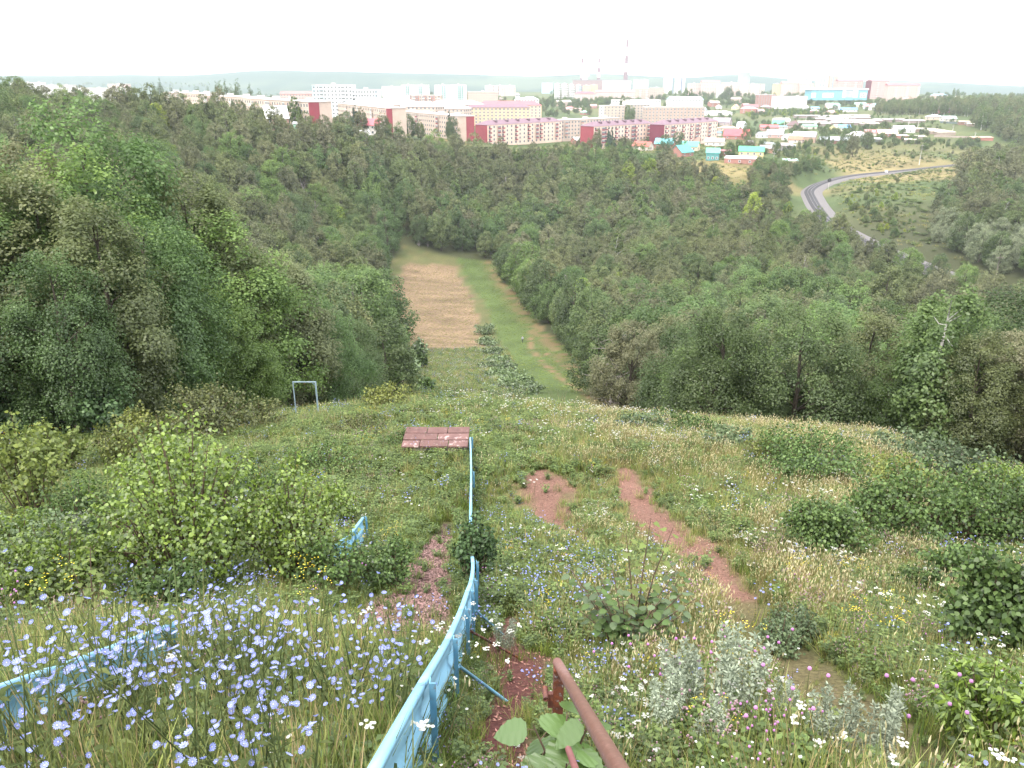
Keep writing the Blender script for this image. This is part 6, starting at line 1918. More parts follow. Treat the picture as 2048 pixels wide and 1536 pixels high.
LF_A = [leaf_part(0.085, 0.9, B_GREY), leaf_part(0.085, 0.95, B_GREEN)]
LF_M = [leaf_part(0.085, 1.1, B_MAPLE, True), leaf_part(0.08, 1.0, B_MAPLE, True)]
LF_B = [leaf_part(0.20, 0.92, leafm('hazel_leaves', [(0.105, 0.185, 0.045), (0.115, 0.19, 0.05)], vary=0.25, trans=0.3, gloss=0.06))]
g = ground_at(1250, 1318)
rr = np.random.default_rng(44)
leafy_plant('linden_sapling', 'bushy dull green linden sapling right of the handrail end', 'sapling', g, [((rr.uniform(-0.55, 0.58), rr.uniform(-0.30, 0.45), rr.uniform(0.40, 0.85)), 15, 1.25, 0.8) for _ in range(19)], LF_A, 1)
leafy_plant('maple_sapling', 'three tall thin maple shoots with pale yellow-green tips above the linden sapling', 'sapling', g + np.array([0.12, 0.25, 0]), [((-0.12, 0.1, 1.10), 10, 1.3, 0.8), ((0.10, 0.12, 1.25), 11, 1.3, 0.8), ((0.30, 0.10, 1.16), 10, 1.2, 0.8)], LF_M, 2)
g2 = np.array([0.235, 2.78, Hs(0.235, 2.78)])
leafy_plant('hazel_sprout', 'young hazel sprout with big fresh green leaves under the handrail', 'sapling', g2, [((-0.14, 0.02, 0.46), 5, 0.9, 0.75), ((0.12, 0.05, 0.48), 5, 1.0, 0.8), ((0.0, -0.14, 0.40), 4, 1.0, 0.85), ((0.02, 0.14, 0.42), 4, 0.9, 0.8)], LF_B, 5, droop=0.8)
g3 = ground_at(1480, 1345)
leafy_plant('linden_sapling', 'small linden shoots with broad leaves beside the silver wormwood', 'sapling', g3, [((-0.05, 0.0, 0.3), 6, 1.1, 0.8), ((0.14, 0.05, 0.26), 6, 1.1, 0.8)], LF_A, 6)
g4 = ground_at(190, 1255)
leafy_plant('maple_sapling', 'pale maple sapling behind the left blue fence', 'sapling', g4, [((-0.1, 0.0, 0.75), 9, 1.3, 0.9), ((0.08, 0.1, 0.95), 10, 1.3, 0.9), ((0.2, -0.05, 0.6), 7, 1.2, 0.9)], LF_M, 7)
g5 = ground_at(1640, 1440)
leafy_plant('maple_sapling', 'tiny yellowing maple seedling on the worn path', 'sapling', g5, [((0.0, 0.0, 0.16), 5, 1.1, 0.8)], LF_M, 8)


def wormwood_mesh(seed, h, R, nst):
    r = np.random.default_rng(seed)
    mb = MB(); PP, NN, TT_ = [], [], []
    for s in range(nst):
        a = r.random() * 6.28; q = sqrt(r.random())
        tip = np.array([cos(a) * q * R, sin(a) * q * R, h * r.uniform(0.7, 1.0)])
        root = np.array([cos(a) * q * R * 0.35, sin(a) * q * R * 0.35, 0])
        mb.tube([root, tip], [0.003, 0.0015], 4, cap=False)
        n = 260
        f = 0.15 + 0.85 * r.random(n)
        p = root + (tip - root) * f[:, None]
        az = r.random(n) * 6.28
        rad = 0.075 * (1.08 - f) ** 0.7 * r.random(n) ** 0.7
        d = np.stack([np.cos(az), np.sin(az), 0.8 + 0 * az], 1)
        PP.append(p + d * rad[:, None]); NN.append(r.normal(size=(n, 3))); TT_.append(d + r.normal(size=(n, 3)) * 0.5)
    P = np.concatenate(PP)
    V, F = hexleaf(P, np.concatenate(NN), 0.022 * (0.6 + 0.8 * r.random(len(P))), 0.42, r, np.concatenate(TT_))
    return fmesh('foliage', V, F, B_SILVER, rnd=np.repeat(r.random(len(P)), 6)), mb.mesh('stems', B_SILVER)
WW = [wormwood_mesh(60 + i, 0.62, 0.17, 9) for i in range(3)]
for i, (px, py, hpx, lb) in enumerate([(1440, 1480, 190, 'tallest silver-grey wormwood plant beside the pink thistles'), (1360, 1470, 160, 'silver wormwood plant at the left of the tallest one'), (1330, 1500, 130, 'low silver wormwood plant nearest the handrail'), (1400, 1530, 120, 'silver wormwood plant at the bottom edge below the tallest one'), (1560, 1490, 110, 'slim silver wormwood plant right of the tallest one'), (1630, 1560, 150, 'silver wormwood plant at the bottom edge, middle of three'), (1700, 1560, 160, 'silver wormwood plant at the bottom edge, right of the middle one'), (1345, 1400, 80, 'small silver wormwood sprig behind the others'), (1010, 1305, 60, 'two grey wormwood sprigs on the dark soil'), (170, 1110, 80, 'pale feathery wormwood tuft left of the aspen thicket')]):
    g = ground_at(px, min(py, 1530)); 
    if py > 1530: g = ground_at(px, 1530) - np.array([0, (py - 1530) * 0.004, 0]); g[2] = Hs(g[0], g[1])
    s = hpx / FPX * zc_of(g) / 0.72 / 0.62
    e = tag(empty('wormwood_plant', tuple(g), i * 1.9, s), lb, 'plant')
    link('foliage', WW[i % 3][0], e); link('stems', WW[i % 3][1], e)

# ------------------------------------------------------------------ wild flowers
def flower_disc(n, R, cup, col_m, cen_m, cen_r):
    mb = MB()
    for k in range(n):
        a = 2 * pi * k / n; w = 2 * pi / n * 0.46
        mb.add([(0.12 * R * cos(a), 0.12 * R * sin(a), 0), (0.72 * R * cos(a - w), 0.72 * R * sin(a - w), cup * 0.6), (R * cos(a - w * 0.45), R * sin(a - w * 0.45), cup), (R * cos(a + w * 0.45), R * sin(a + w * 0.45), cup), (0.72 * R * cos(a + w), 0.72 * R * sin(a + w), cup * 0.6)], [(0, 1, 2, 3, 4)], 0, 0.3 + 0.4 * ((k * 7) % 5) / 4)
    mb.add([(cen_r * cos(2 * pi * k / 6), cen_r * sin(2 * pi * k / 6), 0.003) for k in range(6)], [tuple(range(6))], 1)
    return mb


P_BLUE = leafm('chicory_petals', [(0.27, 0.31, 0.66), (0.32, 0.355, 0.70)], vary=0.15, trans=0.3, gloss=0)
P_WHITE = leafm('white_petals', [(0.58, 0.58, 0.52), (0.62, 0.62, 0.57)], vary=0.1, trans=0.3, gloss=0)
P_CREAM = leafm('creamy_seed_heads', [(0.56, 0.52, 0.30), (0.62, 0.56, 0.36), (0.48, 0.44, 0.24)], vary=0.2, trans=0.3, gloss=0)
P_PINK = leafm('pink_thistle_heads', [(0.55, 0.22, 0.52), (0.58, 0.28, 0.55)], vary=0.2, trans=0.2, gloss=0)
P_YELL = leafm('yellow_flowers', [(0.70, 0.52, 0.05), (0.66, 0.56, 0.08)], vary=0.15, trans=0.25, gloss=0)
P_MAUVE = leafm('dusky_clover_heads', [(0.32, 0.20, 0.24), (0.38, 0.26, 0.28)], vary=0.25, trans=0.2, gloss=0)
S_STEM = leafm('flower_stems', [(0.095, 0.125, 0.05), (0.11, 0.13, 0.05)], vary=0.3, trans=0.15, gloss=0)
S_GRASS = leafm('green_grass_blades', [(0.140, 0.200, 0.039), (0.174, 0.221, 0.045), (0.125, 0.192, 0.045)], vary=0.45, trans=0.35, gloss=0.03)
S_TALL = leafm('tall_grass_blades', [(0.185, 0.227, 0.059), (0.224, 0.238, 0.073), (0.162, 0.214, 0.054)], vary=0.45, trans=0.35, gloss=0.03)
S_STRAW = leafm('straw_blades', [(0.322, 0.258, 0.127), (0.380, 0.297, 0.154), (0.253, 0.213, 0.099)], vary=0.35, trans=0.3, gloss=0)
S_WEED = leafm('weed_leaves', [(0.100, 0.152, 0.042), (0.122, 0.172, 0.048), (0.105, 0.146, 0.052)], vary=0.45, trans=0.3, gloss=0.03)

FL_CHIC = [flower_disc(12, 0.0142, 0.004, None, None, 0.003), flower_disc(11, 0.013, 0.007, None, None, 0.003)]
FM_CHIC = [f.mesh('flower', [P_BLUE, P_WHITE]) for f in FL_CHIC]


def chicory_layout(seed, h, nst):
    r = np.random.default_rng(seed)
    st, fl, lv = [], [], []
    for s in range(nst):
        a = r.random() * 6.28; lean = r.uniform(0.05, 0.38) * h
        tip = np.array([cos(a) * lean, sin(a) * lean, h * r.uniform(0.72, 1.0)])
        mid = tip * 0.5 + np.array([0, 0, 0.06 * h])
        st.append(([np.array([0, 0, -0.03]), mid, tip], [0.0042, 0.0034, 0.0018]))
        for k in range(r.integers(3, 6)):
            f = r.uniform(0.45, 1.0)
            p = mid * f * 2 if f < 0.5 else mid + (tip - mid) * (f * 2 - 1)
            az = r.random() * 6.28; l_ = r.uniform(0.02, 0.13)
            q = p + np.array([cos(az), sin(az), 0.6]) * l_
            st.append(([p, q], [0.0016, 0.001])); fl.append((q, r.uniform(-0.7, 0.7) + 0.35, r.uniform(-0.7, 0.7), r.random() * 6.28))
        for k in range(9):
            f = r.uniform(0.03, 0.7); p = mid * f * 2 if f < 0.5 else mid + (tip - mid) * (f * 2 - 1)
            lv.append((p, r.random() * 6.28, r.uniform(0.05, 0.14) * (1.2 - f)))
    return st, fl, lv


def chicory_stem_mesh(st, lv):
    mb = MB()
    for pts, rd in st: mb.tube(pts, rd, 4, cap=False, r=random.random())
    for p, az, L in lv:
        d = np.array([cos(az), sin(az), 0.35]); s = np.array([-sin(az), cos(az), 0]) * L * 0.16
        mb.add([p, p + d * L * 0.5 + s, p + d * L - np.array([0, 0, L * 0.3]), p + d * L * 0.5 - s], [(0, 1, 2, 3)], 0, random.random())
    return mb.mesh('stem', S_STEM)


CH = []
for i in range(5):
    st, fl, lv = chicory_layout(300 + i, 0.95, 4)
    CH.append((chicory_stem_mesh(st, lv), fl))
r = np.random.default_rng(77)
spots = []
while len(spots) < 66:
    x, y = r.uniform(-2.4, -0.62), r.uniform(2.15, 4.9)
    if r.random() > 1.15 - 0.18 * y + (0.35 if x < -1.2 else -0.1): continue
    spots.append((x, y, r.uniform(0.9, 1.25)))
spots += [(x, y, 0.9) for x, y in [(-2.75, 3.3), (-3.0, 4.0), (-2.8, 4.6), (-3.3, 3.8)]]
spots += [(ground_at(px, py)[0], ground_at(px, py)[1], s) for px, py, s in [(1065, 1395, 0.32), (960, 1290, 0.45), (985, 1275, 0.5), (930, 1300, 0.4), (880, 1250, 0.5), (800, 1330, 0.7), (830, 1300, 0.6), (1010, 1230, 0.6), (1060, 1220, 0.6), (990, 1210, 0.6)]]
for i, (x, y, s) in enumerate(spots):
    sm, fl = CH[i % 5]
    near = x < -0.5 and y < 5.6
    e = empty('chicory_plant', (x, y, Hs(x, y)), r.uniform(0, 6.28), s)
    link('stem', sm, e)
    for j, (q, a, b, c) in enumerate(fl):
        link('flower', FM_CHIC[(i + j) % 2], e, tuple(q), (a, b, c), r.uniform(0.8, 1.15) / (s if s < 0.6 else 1) * (0.8 if s < 0.6 else 1))
    if near: tag(e, 'blue-flowered chicory plant in the dense thicket at the lower left', 'flower', 'chicory thicket at the lower left')
    else: tag(e, 'blue-flowered chicory plant beside the blue fence posts and dark soil', 'flower', 'chicory beside the fence and dark soil')


def stuff_plant(kind, seed):
    """single-mesh plants and grass tufts that the meadow repeats"""
    r = np.random.default_rng(seed)
    mb = MB()
    def blade(p, tip, w, m, r_):
        p = np.array(p); tip = np.array(tip)
        mid = p * 0.45 + tip * 0.55 + np.array([0, 0, 0.10 * tip[2]])
        d = tip - p; s = np.cross(d, [0, 0, 1.0]) + r.normal(size=3) * 0.02; s = s / (np.linalg.norm(s) + 1e-9) * w
        mb.add([p - s, p + s, mid + s * 0.75, mid - s * 0.75, tip], [(0, 1, 2, 3), (3, 2, 4)], m, r_)
    def tuft(n, h, R, w, m, lean=0.5):
        for k in range(n):
            a, q = r.random() * 6.28, sqrt(r.random()) * R
            p = (cos(a) * q, sin(a) * q, -0.02)
            b = r.random() * 6.28; l_ = h * lean * r.random()
            blade(p, (p[0] + cos(b) * l_, p[1] + sin(b) * l_, h * r.uniform(0.5, 1.0)), w, m, r.random())
    def spindle(c, d, L, R, m):
        d = np.array(d) / np.linalg.norm(d)
        mb.tube([np.array(c), np.array(c) + d * L * 0.4, np.array(c) + d * L], [R * 0.7, R, R * 0.2], 5, m, cap=False, r=r.random())
    def stem(a, R, h, m=1, w=0.0022, lean=0.18):
        q = sqrt(r.random()) * R
        p = np.array([cos(a) * q, sin(a) * q, -0.02]); t_ = np.array([p[0] + r.normal() * lean * h, p[1] + r.normal() * lean * h, h * r.uniform(0.75, 1.05)])
        mb.tube([p, (p + t_) / 2 + np.array([0, 0, 0.03 * h]), t_], [w, w * 0.8, w * 0.5], 3, m, cap=False, r=r.random())
        return t_
    if kind == 'green': tuft(46, 0.34, 0.13, 0.0042, 0); mats = [S_GRASS]
    elif kind == 'tall': tuft(30, 0.46, 0.13, 0.0042, 0, 0.6); tuft(10, 0.5, 0.12, 0.003, 1, 0.5); mats = [S_TALL, S_STRAW]
    elif kind == 'straw': tuft(22, 0.36, 0.13, 0.003, 1, 0.5); tuft(20, 0.30, 0.13, 0.004, 0, 0.6); mats = [S_TALL, S_STRAW]
    elif kind == 'seed':
        tuft(24, 0.30, 0.14, 0.004, 0)
        for k in range(13):
            t_ = stem(r.random() * 6.28, 0.13, 0.46, 1)
            spindle(t_, (r.normal() * 0.2, r.normal() * 0.2, 1), 0.042, 0.0052, 2)
        mats = [S_TALL, S_STRAW, P_CREAM]
    elif kind == 'weed':
        for k in range(12):
            t_ = stem(r.random() * 6.28, 0.12, 0.34, 1)
            for j in range(11):
                f = r.uniform(0.1, 1); p = t_ * f; az = r.random() * 6.28; L = r.uniform(0.03, 0.07)
                d = np.array([cos(az), sin(az), 0.3]); s = np.array([-sin(az), cos(az), 0]) * L * 0.3
                mb.add([p, p + d * L * 0.5 + s, p + d * L - np.array([0, 0, L * 0.25]), p + d * L * 0.5 - s], [(0, 1, 2, 3)], 0, r.random())
        mats = [S_WEED, S_STEM]
    elif kind == 'chicory':
        for k in range(4):
            t_ = stem(r.random() * 6.28, 0.10, 0.62, 1, 0.003)
            for j in range(3):
                p = t_ * r.uniform(0.65, 1.0) + r.normal(size=3) * 0.04
                o_ = flower_disc(9, 0.0125, 0.003, None, None, 0.003)
                ax, ay = r.uniform(-0.4, 0.8), r.uniform(-0.5, 0.5)
                vs = [np.array([v[0], v[1] * cos(ax) - v[2] * sin(ax), v[1] * sin(ax) + v[2] * cos(ax)]) + p for v in o_.V]
                n0 = len(mb.V); mb.V += [tuple(v) for v in vs]; mb.F += [[i + n0 for i in f] for f in o_.F]; mb.M += [2] * len(o_.F); mb.R += o_.R
        tuft(8, 0.25, 0.1, 0.005, 0); mats = [S_GRASS, S_STEM, P_BLUE]
    elif kind == 'yarrow':
        for k in range(4):
            t_ = stem(r.random() * 6.28, 0.10, 0.52, 1, 0.003)
            for j in range(9):
                a, q = r.random() * 6.28, sqrt(r.random()) * 0.030
                c = t_ + np.array([cos(a) * q, sin(a) * q, 0.008 * r.random() - 0.1 * q * q / 0.04])
                mb.add([c + np.array([0.0085 * cos(2 * pi * i / 6), 0.0085 * sin(2 * pi * i / 6), 0]) for i in range(6)] + [c + np.array([0, 0, 0.006])], [(i, (i + 1) % 6, 6) for i in range(6)], 2, r.random())
        tuft(12, 0.22, 0.1, 0.005, 0); mats = [S_GRASS, S_STEM, P_WHITE]
    elif kind in ('daisy', 'yellow', 'pink', 'mauve'):
        for k in range(8):
            t_ = stem(r.random() * 6.28, 0.14, 0.40 if kind != 'yellow' else 0.5, 1, 0.002)
            if kind == 'daisy':
                mb.add([t_ + np.array([0.0095 * cos(2 * pi * i / 8), 0.0095 * sin(2 * pi * i / 8), 0.002 * r.normal()]) for i in range(8)], [tuple(range(8))], 2, r.random())
            elif kind == 'yellow':
                for j in range(5):
                    c = t_ + r.normal(size=3) * np.array([0.024, 0.024, 0.014])
                    mb.add([c + np.array([0.0068 * cos(2 * pi * i / 5), 0.0068 * sin(2 * pi * i / 5), 0]) for i in range(5)], [tuple(range(5))], 2, r.random())
            elif kind == 'pink':
                n0 = len(mb.F); ball(mb, t_, 0.0075, 6, 4, 2)
            else:
                for j in range(3): ball(mb, t_ + r.normal(size=3) * 0.02, 0.008, 5, 3, 2)
        tuft(10, 0.24, 0.12, 0.005, 0); mats = [S_GRASS, S_STEM, {'daisy': P_WHITE, 'yellow': P_YELL, 'pink': P_PINK, 'mauve': P_MAUVE}[kind]]
    return mb.mesh(kind, mats)


PLANTS = ['green', 'tall', 'straw', 'seed', 'weed', 'chicory', 'yarrow', 'daisy', 'yellow', 'pink', 'mauve']
NAMES = {'green': ('grass_tuft', 'short green grass tuft'), 'tall': ('grass_tuft', 'tall loose grass tuft'), 'straw': ('grass_tuft', 'straw-coloured grass tuft'), 'seed': ('grass_tuft', 'grass tuft with creamy seed heads'), 'weed': ('weed_plant', 'small leafy weed'), 'chicory': ('chicory_plant', 'blue chicory plant'), 'yarrow': ('yarrow_plant', 'white yarrow plant'), 'daisy': ('daisy_plant', 'white daisy plant'), 'yellow': ('yellow_flower_plant', 'yellow-flowered plant'), 'pink': ('thistle_plant', 'pink thistle plant'), 'mauve': ('clover_plant', 'dusky clover plant')}
PM = {k: [stuff_plant(k, 500 + 13 * i + j * 7) for j in range(3 if i < 5 else 2)] for i, k in enumerate(PLANTS)}
r = np.random.default_rng(99)
SPOT = [(1180, 1240), (1130, 1210), (1500, 1150), (1420, 1230), (1310, 1110), (1100, 1130), (1440, 1280), (700, 1300), (1120, 1040), (1480, 1420), (1250, 960), (1080, 1270), (1750, 1260), (1330, 1190), (1560, 1180), (1200, 1150), (1520, 1250), (720, 1320), (1060, 1000), (1540, 1400), (1300, 950), (640, 980), (1700, 1180), (1380, 1000), (1150, 1100), (1850, 1480), (1600, 1220)]
POBJ = {}
si = 0
for k in PLANTS:
    obs = []
    for j, me in enumerate(PM[k]):
        g = ground_at(*SPOT[si % len(SPOT)]); si += 1
        o = link(NAMES[k][0], me, None, tuple(g), (0, 0, r.random() * 6))
        lb = NAMES[k][1] + ' growing in the meadow right of the blue fence'
        tag(o, lb, 'grass' if k in PLANTS[:4] else 'plant', kind='stuff', group=(lb.replace(' growing', 's growing', 1) if k != 'seed' else 'seed-headed grass tufts in the meadow'))
        obs.append(o)
    POBJ[k] = obs
FL_IDX = []; PL_LIST = []
KIDX = {}
for k in PLANTS:
    KIDX[k] = []
    for o in POBJ[k]:
        KIDX[k].append(len(PL_LIST)); PL_LIST.append([o])

# individual showy plants: thistles and yarrows that stand out
for i, (px, py, k, s, lb) in enumerate([(1335, 1430, 'pink', 1.5, 'pink thistle plant beside the silver wormwood, nearest the handrail'), (1420, 1400, 'pink', 1.4, 'pink thistle plant behind the tallest wormwood'), (1500, 1440, 'pink', 1.4, 'pink thistle plant right of the tallest wormwood'), (1545, 1540, 'pink', 1.5, 'pink thistle plant at the bottom edge among wormwood'), (1860, 1530, 'pink', 1.5, 'pink thistle plant in the lower right corner'), (1260, 1400, 'pink', 1.3, 'pink thistle plant just right of the handrail post'), (690, 1190, 'pink', 1.4, 'pink thistle plant near the wood-chip path'), (640, 1170, 'pink', 1.4, 'pink thistle plant below the aspen bush'), (60, 1280, 'pink', 1.5, 'pink thistle plant above the left end of the left fence'), (120, 1250, 'yellow', 1.4, 'yellow-flowered plant behind the left fence'), (600, 1200, 'yellow', 1.3, 'yellow-flowered plant beside the aspen bush'), (640, 1225, 'yellow', 1.2, 'yellow-flowered plant nearer than the other one by the aspen bush'), (945, 1310, 'yarrow', 1.0, 'white yarrow plant touching the fence brace'), (1000, 1345, 'yarrow', 1.0, 'white yarrow plant on the dark soil edge'), (925, 1345, 'yarrow', 1.1, 'white yarrow plant below the second fence post'), (990, 1390, 'yarrow', 0.9, 'low white yarrow plant on the dark soil'), (905, 1440, 'daisy', 1.1, 'white daisy plant close beside the fence'), (890, 1500, 'daisy', 1.1, 'white daisy plant at the bottom edge beside the fence'), (925, 1400, 'daisy', 1.0, 'white daisy plant below the yarrow at the fence'), (590, 1330, 'daisy', 1.2, 'white daisy plant inside the chicory thicket'), (1880, 1260, 'yarrow', 1.2, 'single white yarrow plant near the bramble mound'), (40, 920, 'yellow', 1.8, 'orange-yellow flowers at the left border under the trees'), (95, 905, 'yellow', 1.8, 'orange-yellow flowers beside the maple saplings under the trees')]):
    g = ground_at(px, py)
    o = link(NAMES[k][0], PM[k][i % 2], None, tuple(g), (0, 0, i * 1.3), s)
    tag(o, lb, 'flower')

# the meadow as one mass ------------------------------------------------------
def meadow_rows(n, y0, y1, dens_pow, seed, xlim=None, sc=1.0):
    r = np.random.default_rng(seed)
    # y distribution: density ~ y^-dens_pow per m2 across a width growing with y
    yy = np.linspace(y0, y1, 400); wgt = (1.32 * yy + 3.0) * np.maximum(yy, 5.0) ** (-dens_pow)
    cdf = np.cumsum(wgt); cdf /= cdf[-1]
    y = np.interp(r.random(n), cdf, yy)
    hw = 0.66 * y + 1.6
    x = r.uniform(-1, 1, n) * hw
    return x, y, r


x, y, r = meadow_rows(42000, 1.6, 37, 1.2, 123)
soil, worn, chips, hay, trail, ts = masks(x, y)
chips = np.maximum(chips, band(x, y, [(a, b, w * 1.15) for a, b, w in P_CHIPS], 0.4))
for pth in (P_TRACK_A, P_TRACK_B, P_SOIL):
    soil = np.maximum(soil, band(x, y, [(a, b, w * 1.05) for a, b, w in pth], 0.5))
keep = (r.random(len(x)) > soil * 0.97) & (r.random(len(x)) > worn * 0.9) & (r.random(len(x)) > chips * 0.93)
keep &= ~((x < np.interp(y, EL_Y, EL_X) - 1) & (y > 24))
keep &= ~((np.abs(x + 0.46) < 0.05) & (y < 7.5)) & ~((x > -3.1) & (x < -1.15) & (y > 19.9) & (y < 21.1))
keep &= ~((np.abs(x - 0.27) < 0.10) & (y < 3.9))
x, y, worn = x[keep], y[keep], worn[keep]
z = H(x, y)
n = len(x)
f1, f2, f3, f4 = fbm(x / 1.6, y / 2.4, 201, 3), fbm(x / 2.8, y / 4, 203, 3), fbm(x / 4.5, y / 6, 205, 2), fbm(x / 1.2, y / 2, 207, 2)
right = sstep(-0.4, 2.0, x)
q = r.random(n)
kinds = np.empty(n, object)
pg = dict(green=0.28 + 0.5 * (1 - right) * sstep(0.35, 0.55, f3), tall=0.16 + 0.08 * right, straw=0.02 + 0.20 * right * sstep(0.4, 0.65, f2), seed=0.012 + 0.34 * right * sstep(0.42, 0.6, f1), weed=0.22 + 0.16 * (1 - right) + 0.35 * sstep(0.45, 0.65, f4),
          chicory=0.010 + 0.06 * sstep(0.50, 0.66, fbm(x / 2.2 + 7, y / 3, 211, 2)) + 0.14 * np.exp(-((x - 0.55) ** 2 / 0.6 + (y - 8.2) ** 2 / 5)), yarrow=(0.35 + 0.65 * right) * 0.008 + (0.25 + 0.75 * right) * 0.05 * sstep(0.55, 0.7, fbm(x / 2.6, y / 3.6 + 5, 213, 2)) + 0.07 * sstep(24, 30, y) * (x > -3) * (x < 7), daisy=(0.35 + 0.65 * right) * 0.010 + (0.25 + 0.75 * right) * 0.04 * sstep(0.55, 0.7, fbm(x / 1.9, y / 2.2 + 3, 215, 2)),
          yellow=0.003 + 0.012 * sstep(0.60, 0.72, fbm(x / 2.3 + 4, y / 3, 217, 2)), pink=0.003 + 0.018 * sstep(0.58, 0.7, fbm(x / 1.7, y / 2 + 11, 219, 2)), mauve=0.006 + 0.07 * sstep(0.55, 0.68, fbm(x / 2.6 + 3, y / 3.5 + 2, 221, 2)))
thick = ((x < -0.45) & (x > -4.5) & (y < 6.2)).astype(float)     # under the chicory thicket: mostly leaves and grass
for k_ in ('seed', 'straw', 'chicory', 'yarrow', 'daisy', 'yellow', 'pink', 'mauve'):
    pg[k_] = pg[k_] * (1 - 0.85 * thick)
pm = np.stack([pg[k] + 0 * x for k in PLANTS], 1); pm /= pm.sum(1, keepdims=True)
ci = (q[:, None] > np.cumsum(pm, 1)).sum(1).clip(0, len(PLANTS) - 1)
size = (0.85 + 0.4 * r.random(n)) * (0.75 + 0.5 * fbm(x / 2.5, y / 2.5, 225)) * (1 + 0.016 * np.maximum(0, y - 6))
size *= 1 + np.where(np.isin(ci, [4]), -0.05, 0.22) * thick
size *= np.where(worn > 0.3, 0.38, 1.0) * np.where((x > -2.4) & (x < -0.5) & (y < 6), 1.1, 1.0) * np.where((x > -0.4) & (x < 1.0) & (y < 6), 0.8, 1.0)
near_path = np.zeros(n)
for pth, f in ((P_TRACK_A, 2.2), (P_TRACK_B, 2.0), (P_SOIL, 2.2), (P_CHIPS, 1.7), (P_TRACK_WORN, 1.5)):
    near_path = np.maximum(near_path, band(x, y, [(a, b, w * f) for a, b, w in pth], 0.3))
size *= 0.74 * (1 - 0.45 * near_path)
isfl = ci >= 5
wide = size * np.where(isfl, 1.0, (1 + 0.026 * np.maximum(0, y - 6)) * (1 + 0.3 * near_path))
size = np.where(isfl, np.maximum(size, 0.55), size)
rows = []
for i in range(n):
    ks = KIDX[PLANTS[ci[i]]]
    rows.append((x[i], y[i], z[i], r.normal() * 0.08, r.normal() * 0.08, r.random() * 6.28, wide[i], wide[i], size[i], ks[i % len(ks)]))
scatter('meadow_grass', rows, PL_LIST, 'flowering meadow of grass, weeds and wild flowers covering the slope', 'grass')
print('meadow', n)
# lower meadow between the mown field and the brow
r = np.random.default_rng(5)
n = 9000
x = r.uniform(-26, 5, n); y = 82 + (168 - 82) * r.random(n)
s_, w_, c_, hay, trail, ts = masks(x, y)
xr = np.interp(y, [30, 90, 165, 190], [1.5, 1.0, -1.2, -3.5])
keep = (hay < 0.5) & (x < xr + 0.5) & (x > np.interp(y, EL_Y, EL_X) + 0.5)
x, y = x[keep], y[keep]; z = H(x, y)
rows = []
opt = ['green', 'tall', 'straw', 'weed', 'weed', 'tall', 'green', 'weed', 'green', 'tall', 'straw', 'weed', 'chicory', 'yarrow', 'mauve', 'green']
for i in range(len(x)):
    k = opt[int(r.integers(len(opt)))]
    ks = KIDX[k]; s = r.uniform(1.4, 2.2)
    wf = 1.0 if k in ('chicory', 'yarrow', 'mauve') else 1.9
    rows.append((x[i], y[i], z[i], 0, 0, r.random() * 6.28, s * wf, s * wf, s, ks[i % len(ks)]))
scatter('lower_meadow_grass', rows, PL_LIST, 'rough grass and flowers on the lower slope before the mown field', 'grass')
# hay swaths and mown grass on the field and track
n = 16000
x = r.uniform(-46, 14, n); y = 95 + 225 * r.random(n)
s_, w_, c_, hay, trail, ts = masks(x, y)
keep = ((hay > 0.5) | (trail > 0.5)) & (ts < 0.4)
x, y, hay = x[keep], y[keep], hay[keep]; z = H(x, y)
rows = []
for i in range(len(x)):
    k = 'straw' if hay[i] > 0.5 else 'green'
    ks = KIDX[k]; s = r.uniform(0.5, 0.9) * (0.6 if hay[i] > 0.5 else 0.5)
    rows.append((x[i], y[i], z[i], 0, 0, r.random() * 6.28, s * 6, s * 4, s, ks[i % len(ks)]))
scatter('mown_grass', rows, PL_LIST, 'loose cut hay and short mown grass in the clearing', 'grass')

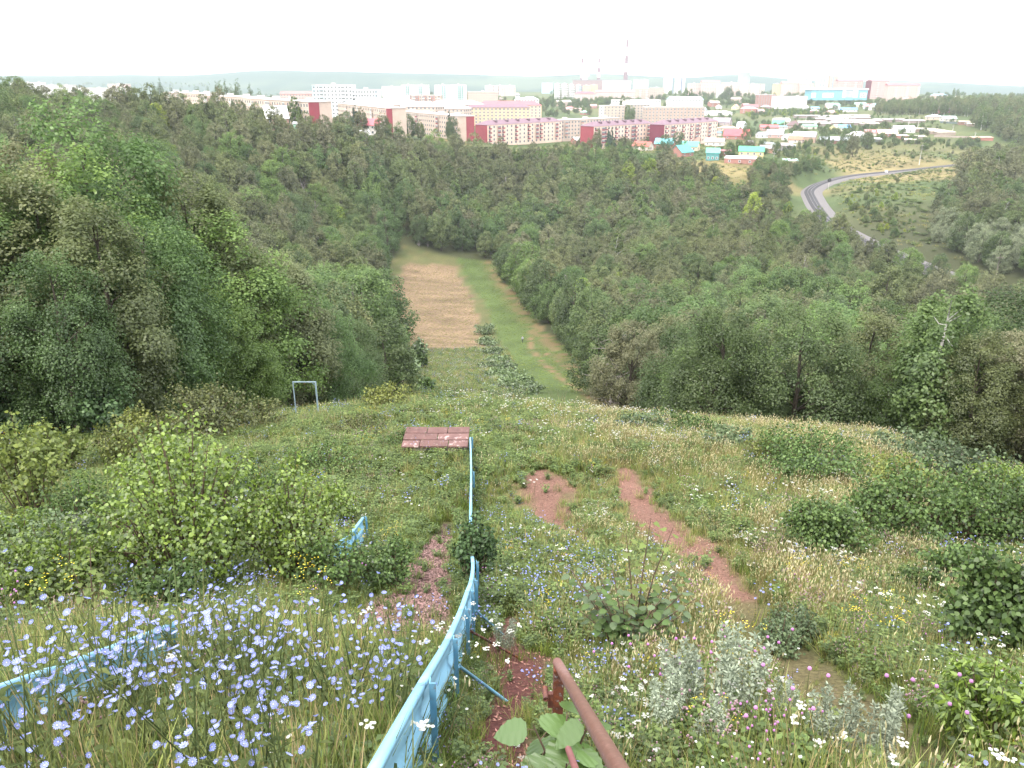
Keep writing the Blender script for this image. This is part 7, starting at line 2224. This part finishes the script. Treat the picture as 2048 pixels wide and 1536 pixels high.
# rough grass and scrub on the slopes round the railway
n = 9000
x = r.uniform(90, 430, n); y = r.uniform(235, 640, n)
d, _ = polydist(x, y, RAIL)
keep = (d > 11) & ~forest_at(x, y) & (np.abs(x) < 0.7 * y)
x, y = x[keep], y[keep]; z = H(x, y)
rows = []
opt = ['tall', 'weed', 'green', 'straw', 'weed', 'weed', 'tall', 'yellow']
fz = fbm(x / 40, y / 40, 301, 3)
for i in range(len(x)):
    k = opt[int(r.integers(len(opt)))] if fz[i] > 0.45 else 'weed'
    ks = KIDX[k]; s = r.uniform(1.2, 3.0)
    rows.append((x[i], y[i], z[i] - 0.05, 0, 0, r.random() * 6.28, s * 4.0, s * 4.0, s, ks[i % len(ks)]))
scatter('valley_grass', rows, PL_LIST, 'rough grass and weeds on the slopes beside the railway', 'grass')

# wood chips and litter
def litter(name, n, x0, x1, y0, y1, which, lo, hi, mat, label):
    r = np.random.default_rng(n)
    x, y = r.uniform(x0, x1, n * 4), r.uniform(y0, y1, n * 4)
    m_ = masks(x, y)
    k = (m_[2] if which == 'chips' else m_[0]) > 0.45
    x, y = x[k][:n], y[k][:n]; z = H(x, y) + 0.012
    P = np.stack([x, y, z], 1)
    Nn = np.array([0, 0, 1.0]) + r.normal(size=(len(P), 3)) * 0.45
    V, F = leaf_quads(P, Nn, r.uniform(lo, hi, len(P)), 0.38, r, 0.03)
    o = link(name, fmesh(name, V, F, mat, rnd=np.repeat(r.random(len(P)), 4)))
    tag(o, label, 'litter', kind='stuff')
C_CHIP = leafm('wood_chips', [(0.175, 0.112, 0.10), (0.175, 0.112, 0.10)], vary=0.6, trans=0.0, gloss=0)
C_LIT = leafm('soil_litter', [(0.20, 0.11, 0.085), (0.20, 0.11, 0.085)], vary=0.7, trans=0.0, gloss=0)
litter('wood_chips', 9000, -2.6, -0.4, 4.5, 13.0, 'chips', 0.025, 0.075, C_CHIP, 'pinkish wood chips strewn between the two blue fences')
litter('soil_litter', 9000, -0.4, 6.5, 2.2, 19.0, 'soil', 0.012, 0.045, C_LIT, 'crumbs of soil, bark and straw on the bare reddish paths')
# ------------------------------------------------------------------ haze
m, t, out = new_mat('haze_air')
pv = N(t, 'ShaderNodeVolumePrincipled', Density=HAZE_DENSITY, Anisotropy=0.0)
pv.inputs['Color'].default_value = (0.76, 0.83, 0.88, 1)
t.links.new(pv.outputs[0], out.inputs['Volume'])
mb = MB()
mb.box(-24000, 24000, -300, 15600, float(GZ.min()) - 1.5, 190)
hz = mb.build('haze', m)
tag(hz, 'pale summer haze lying over the valley and town', 'haze', kind='stuff')
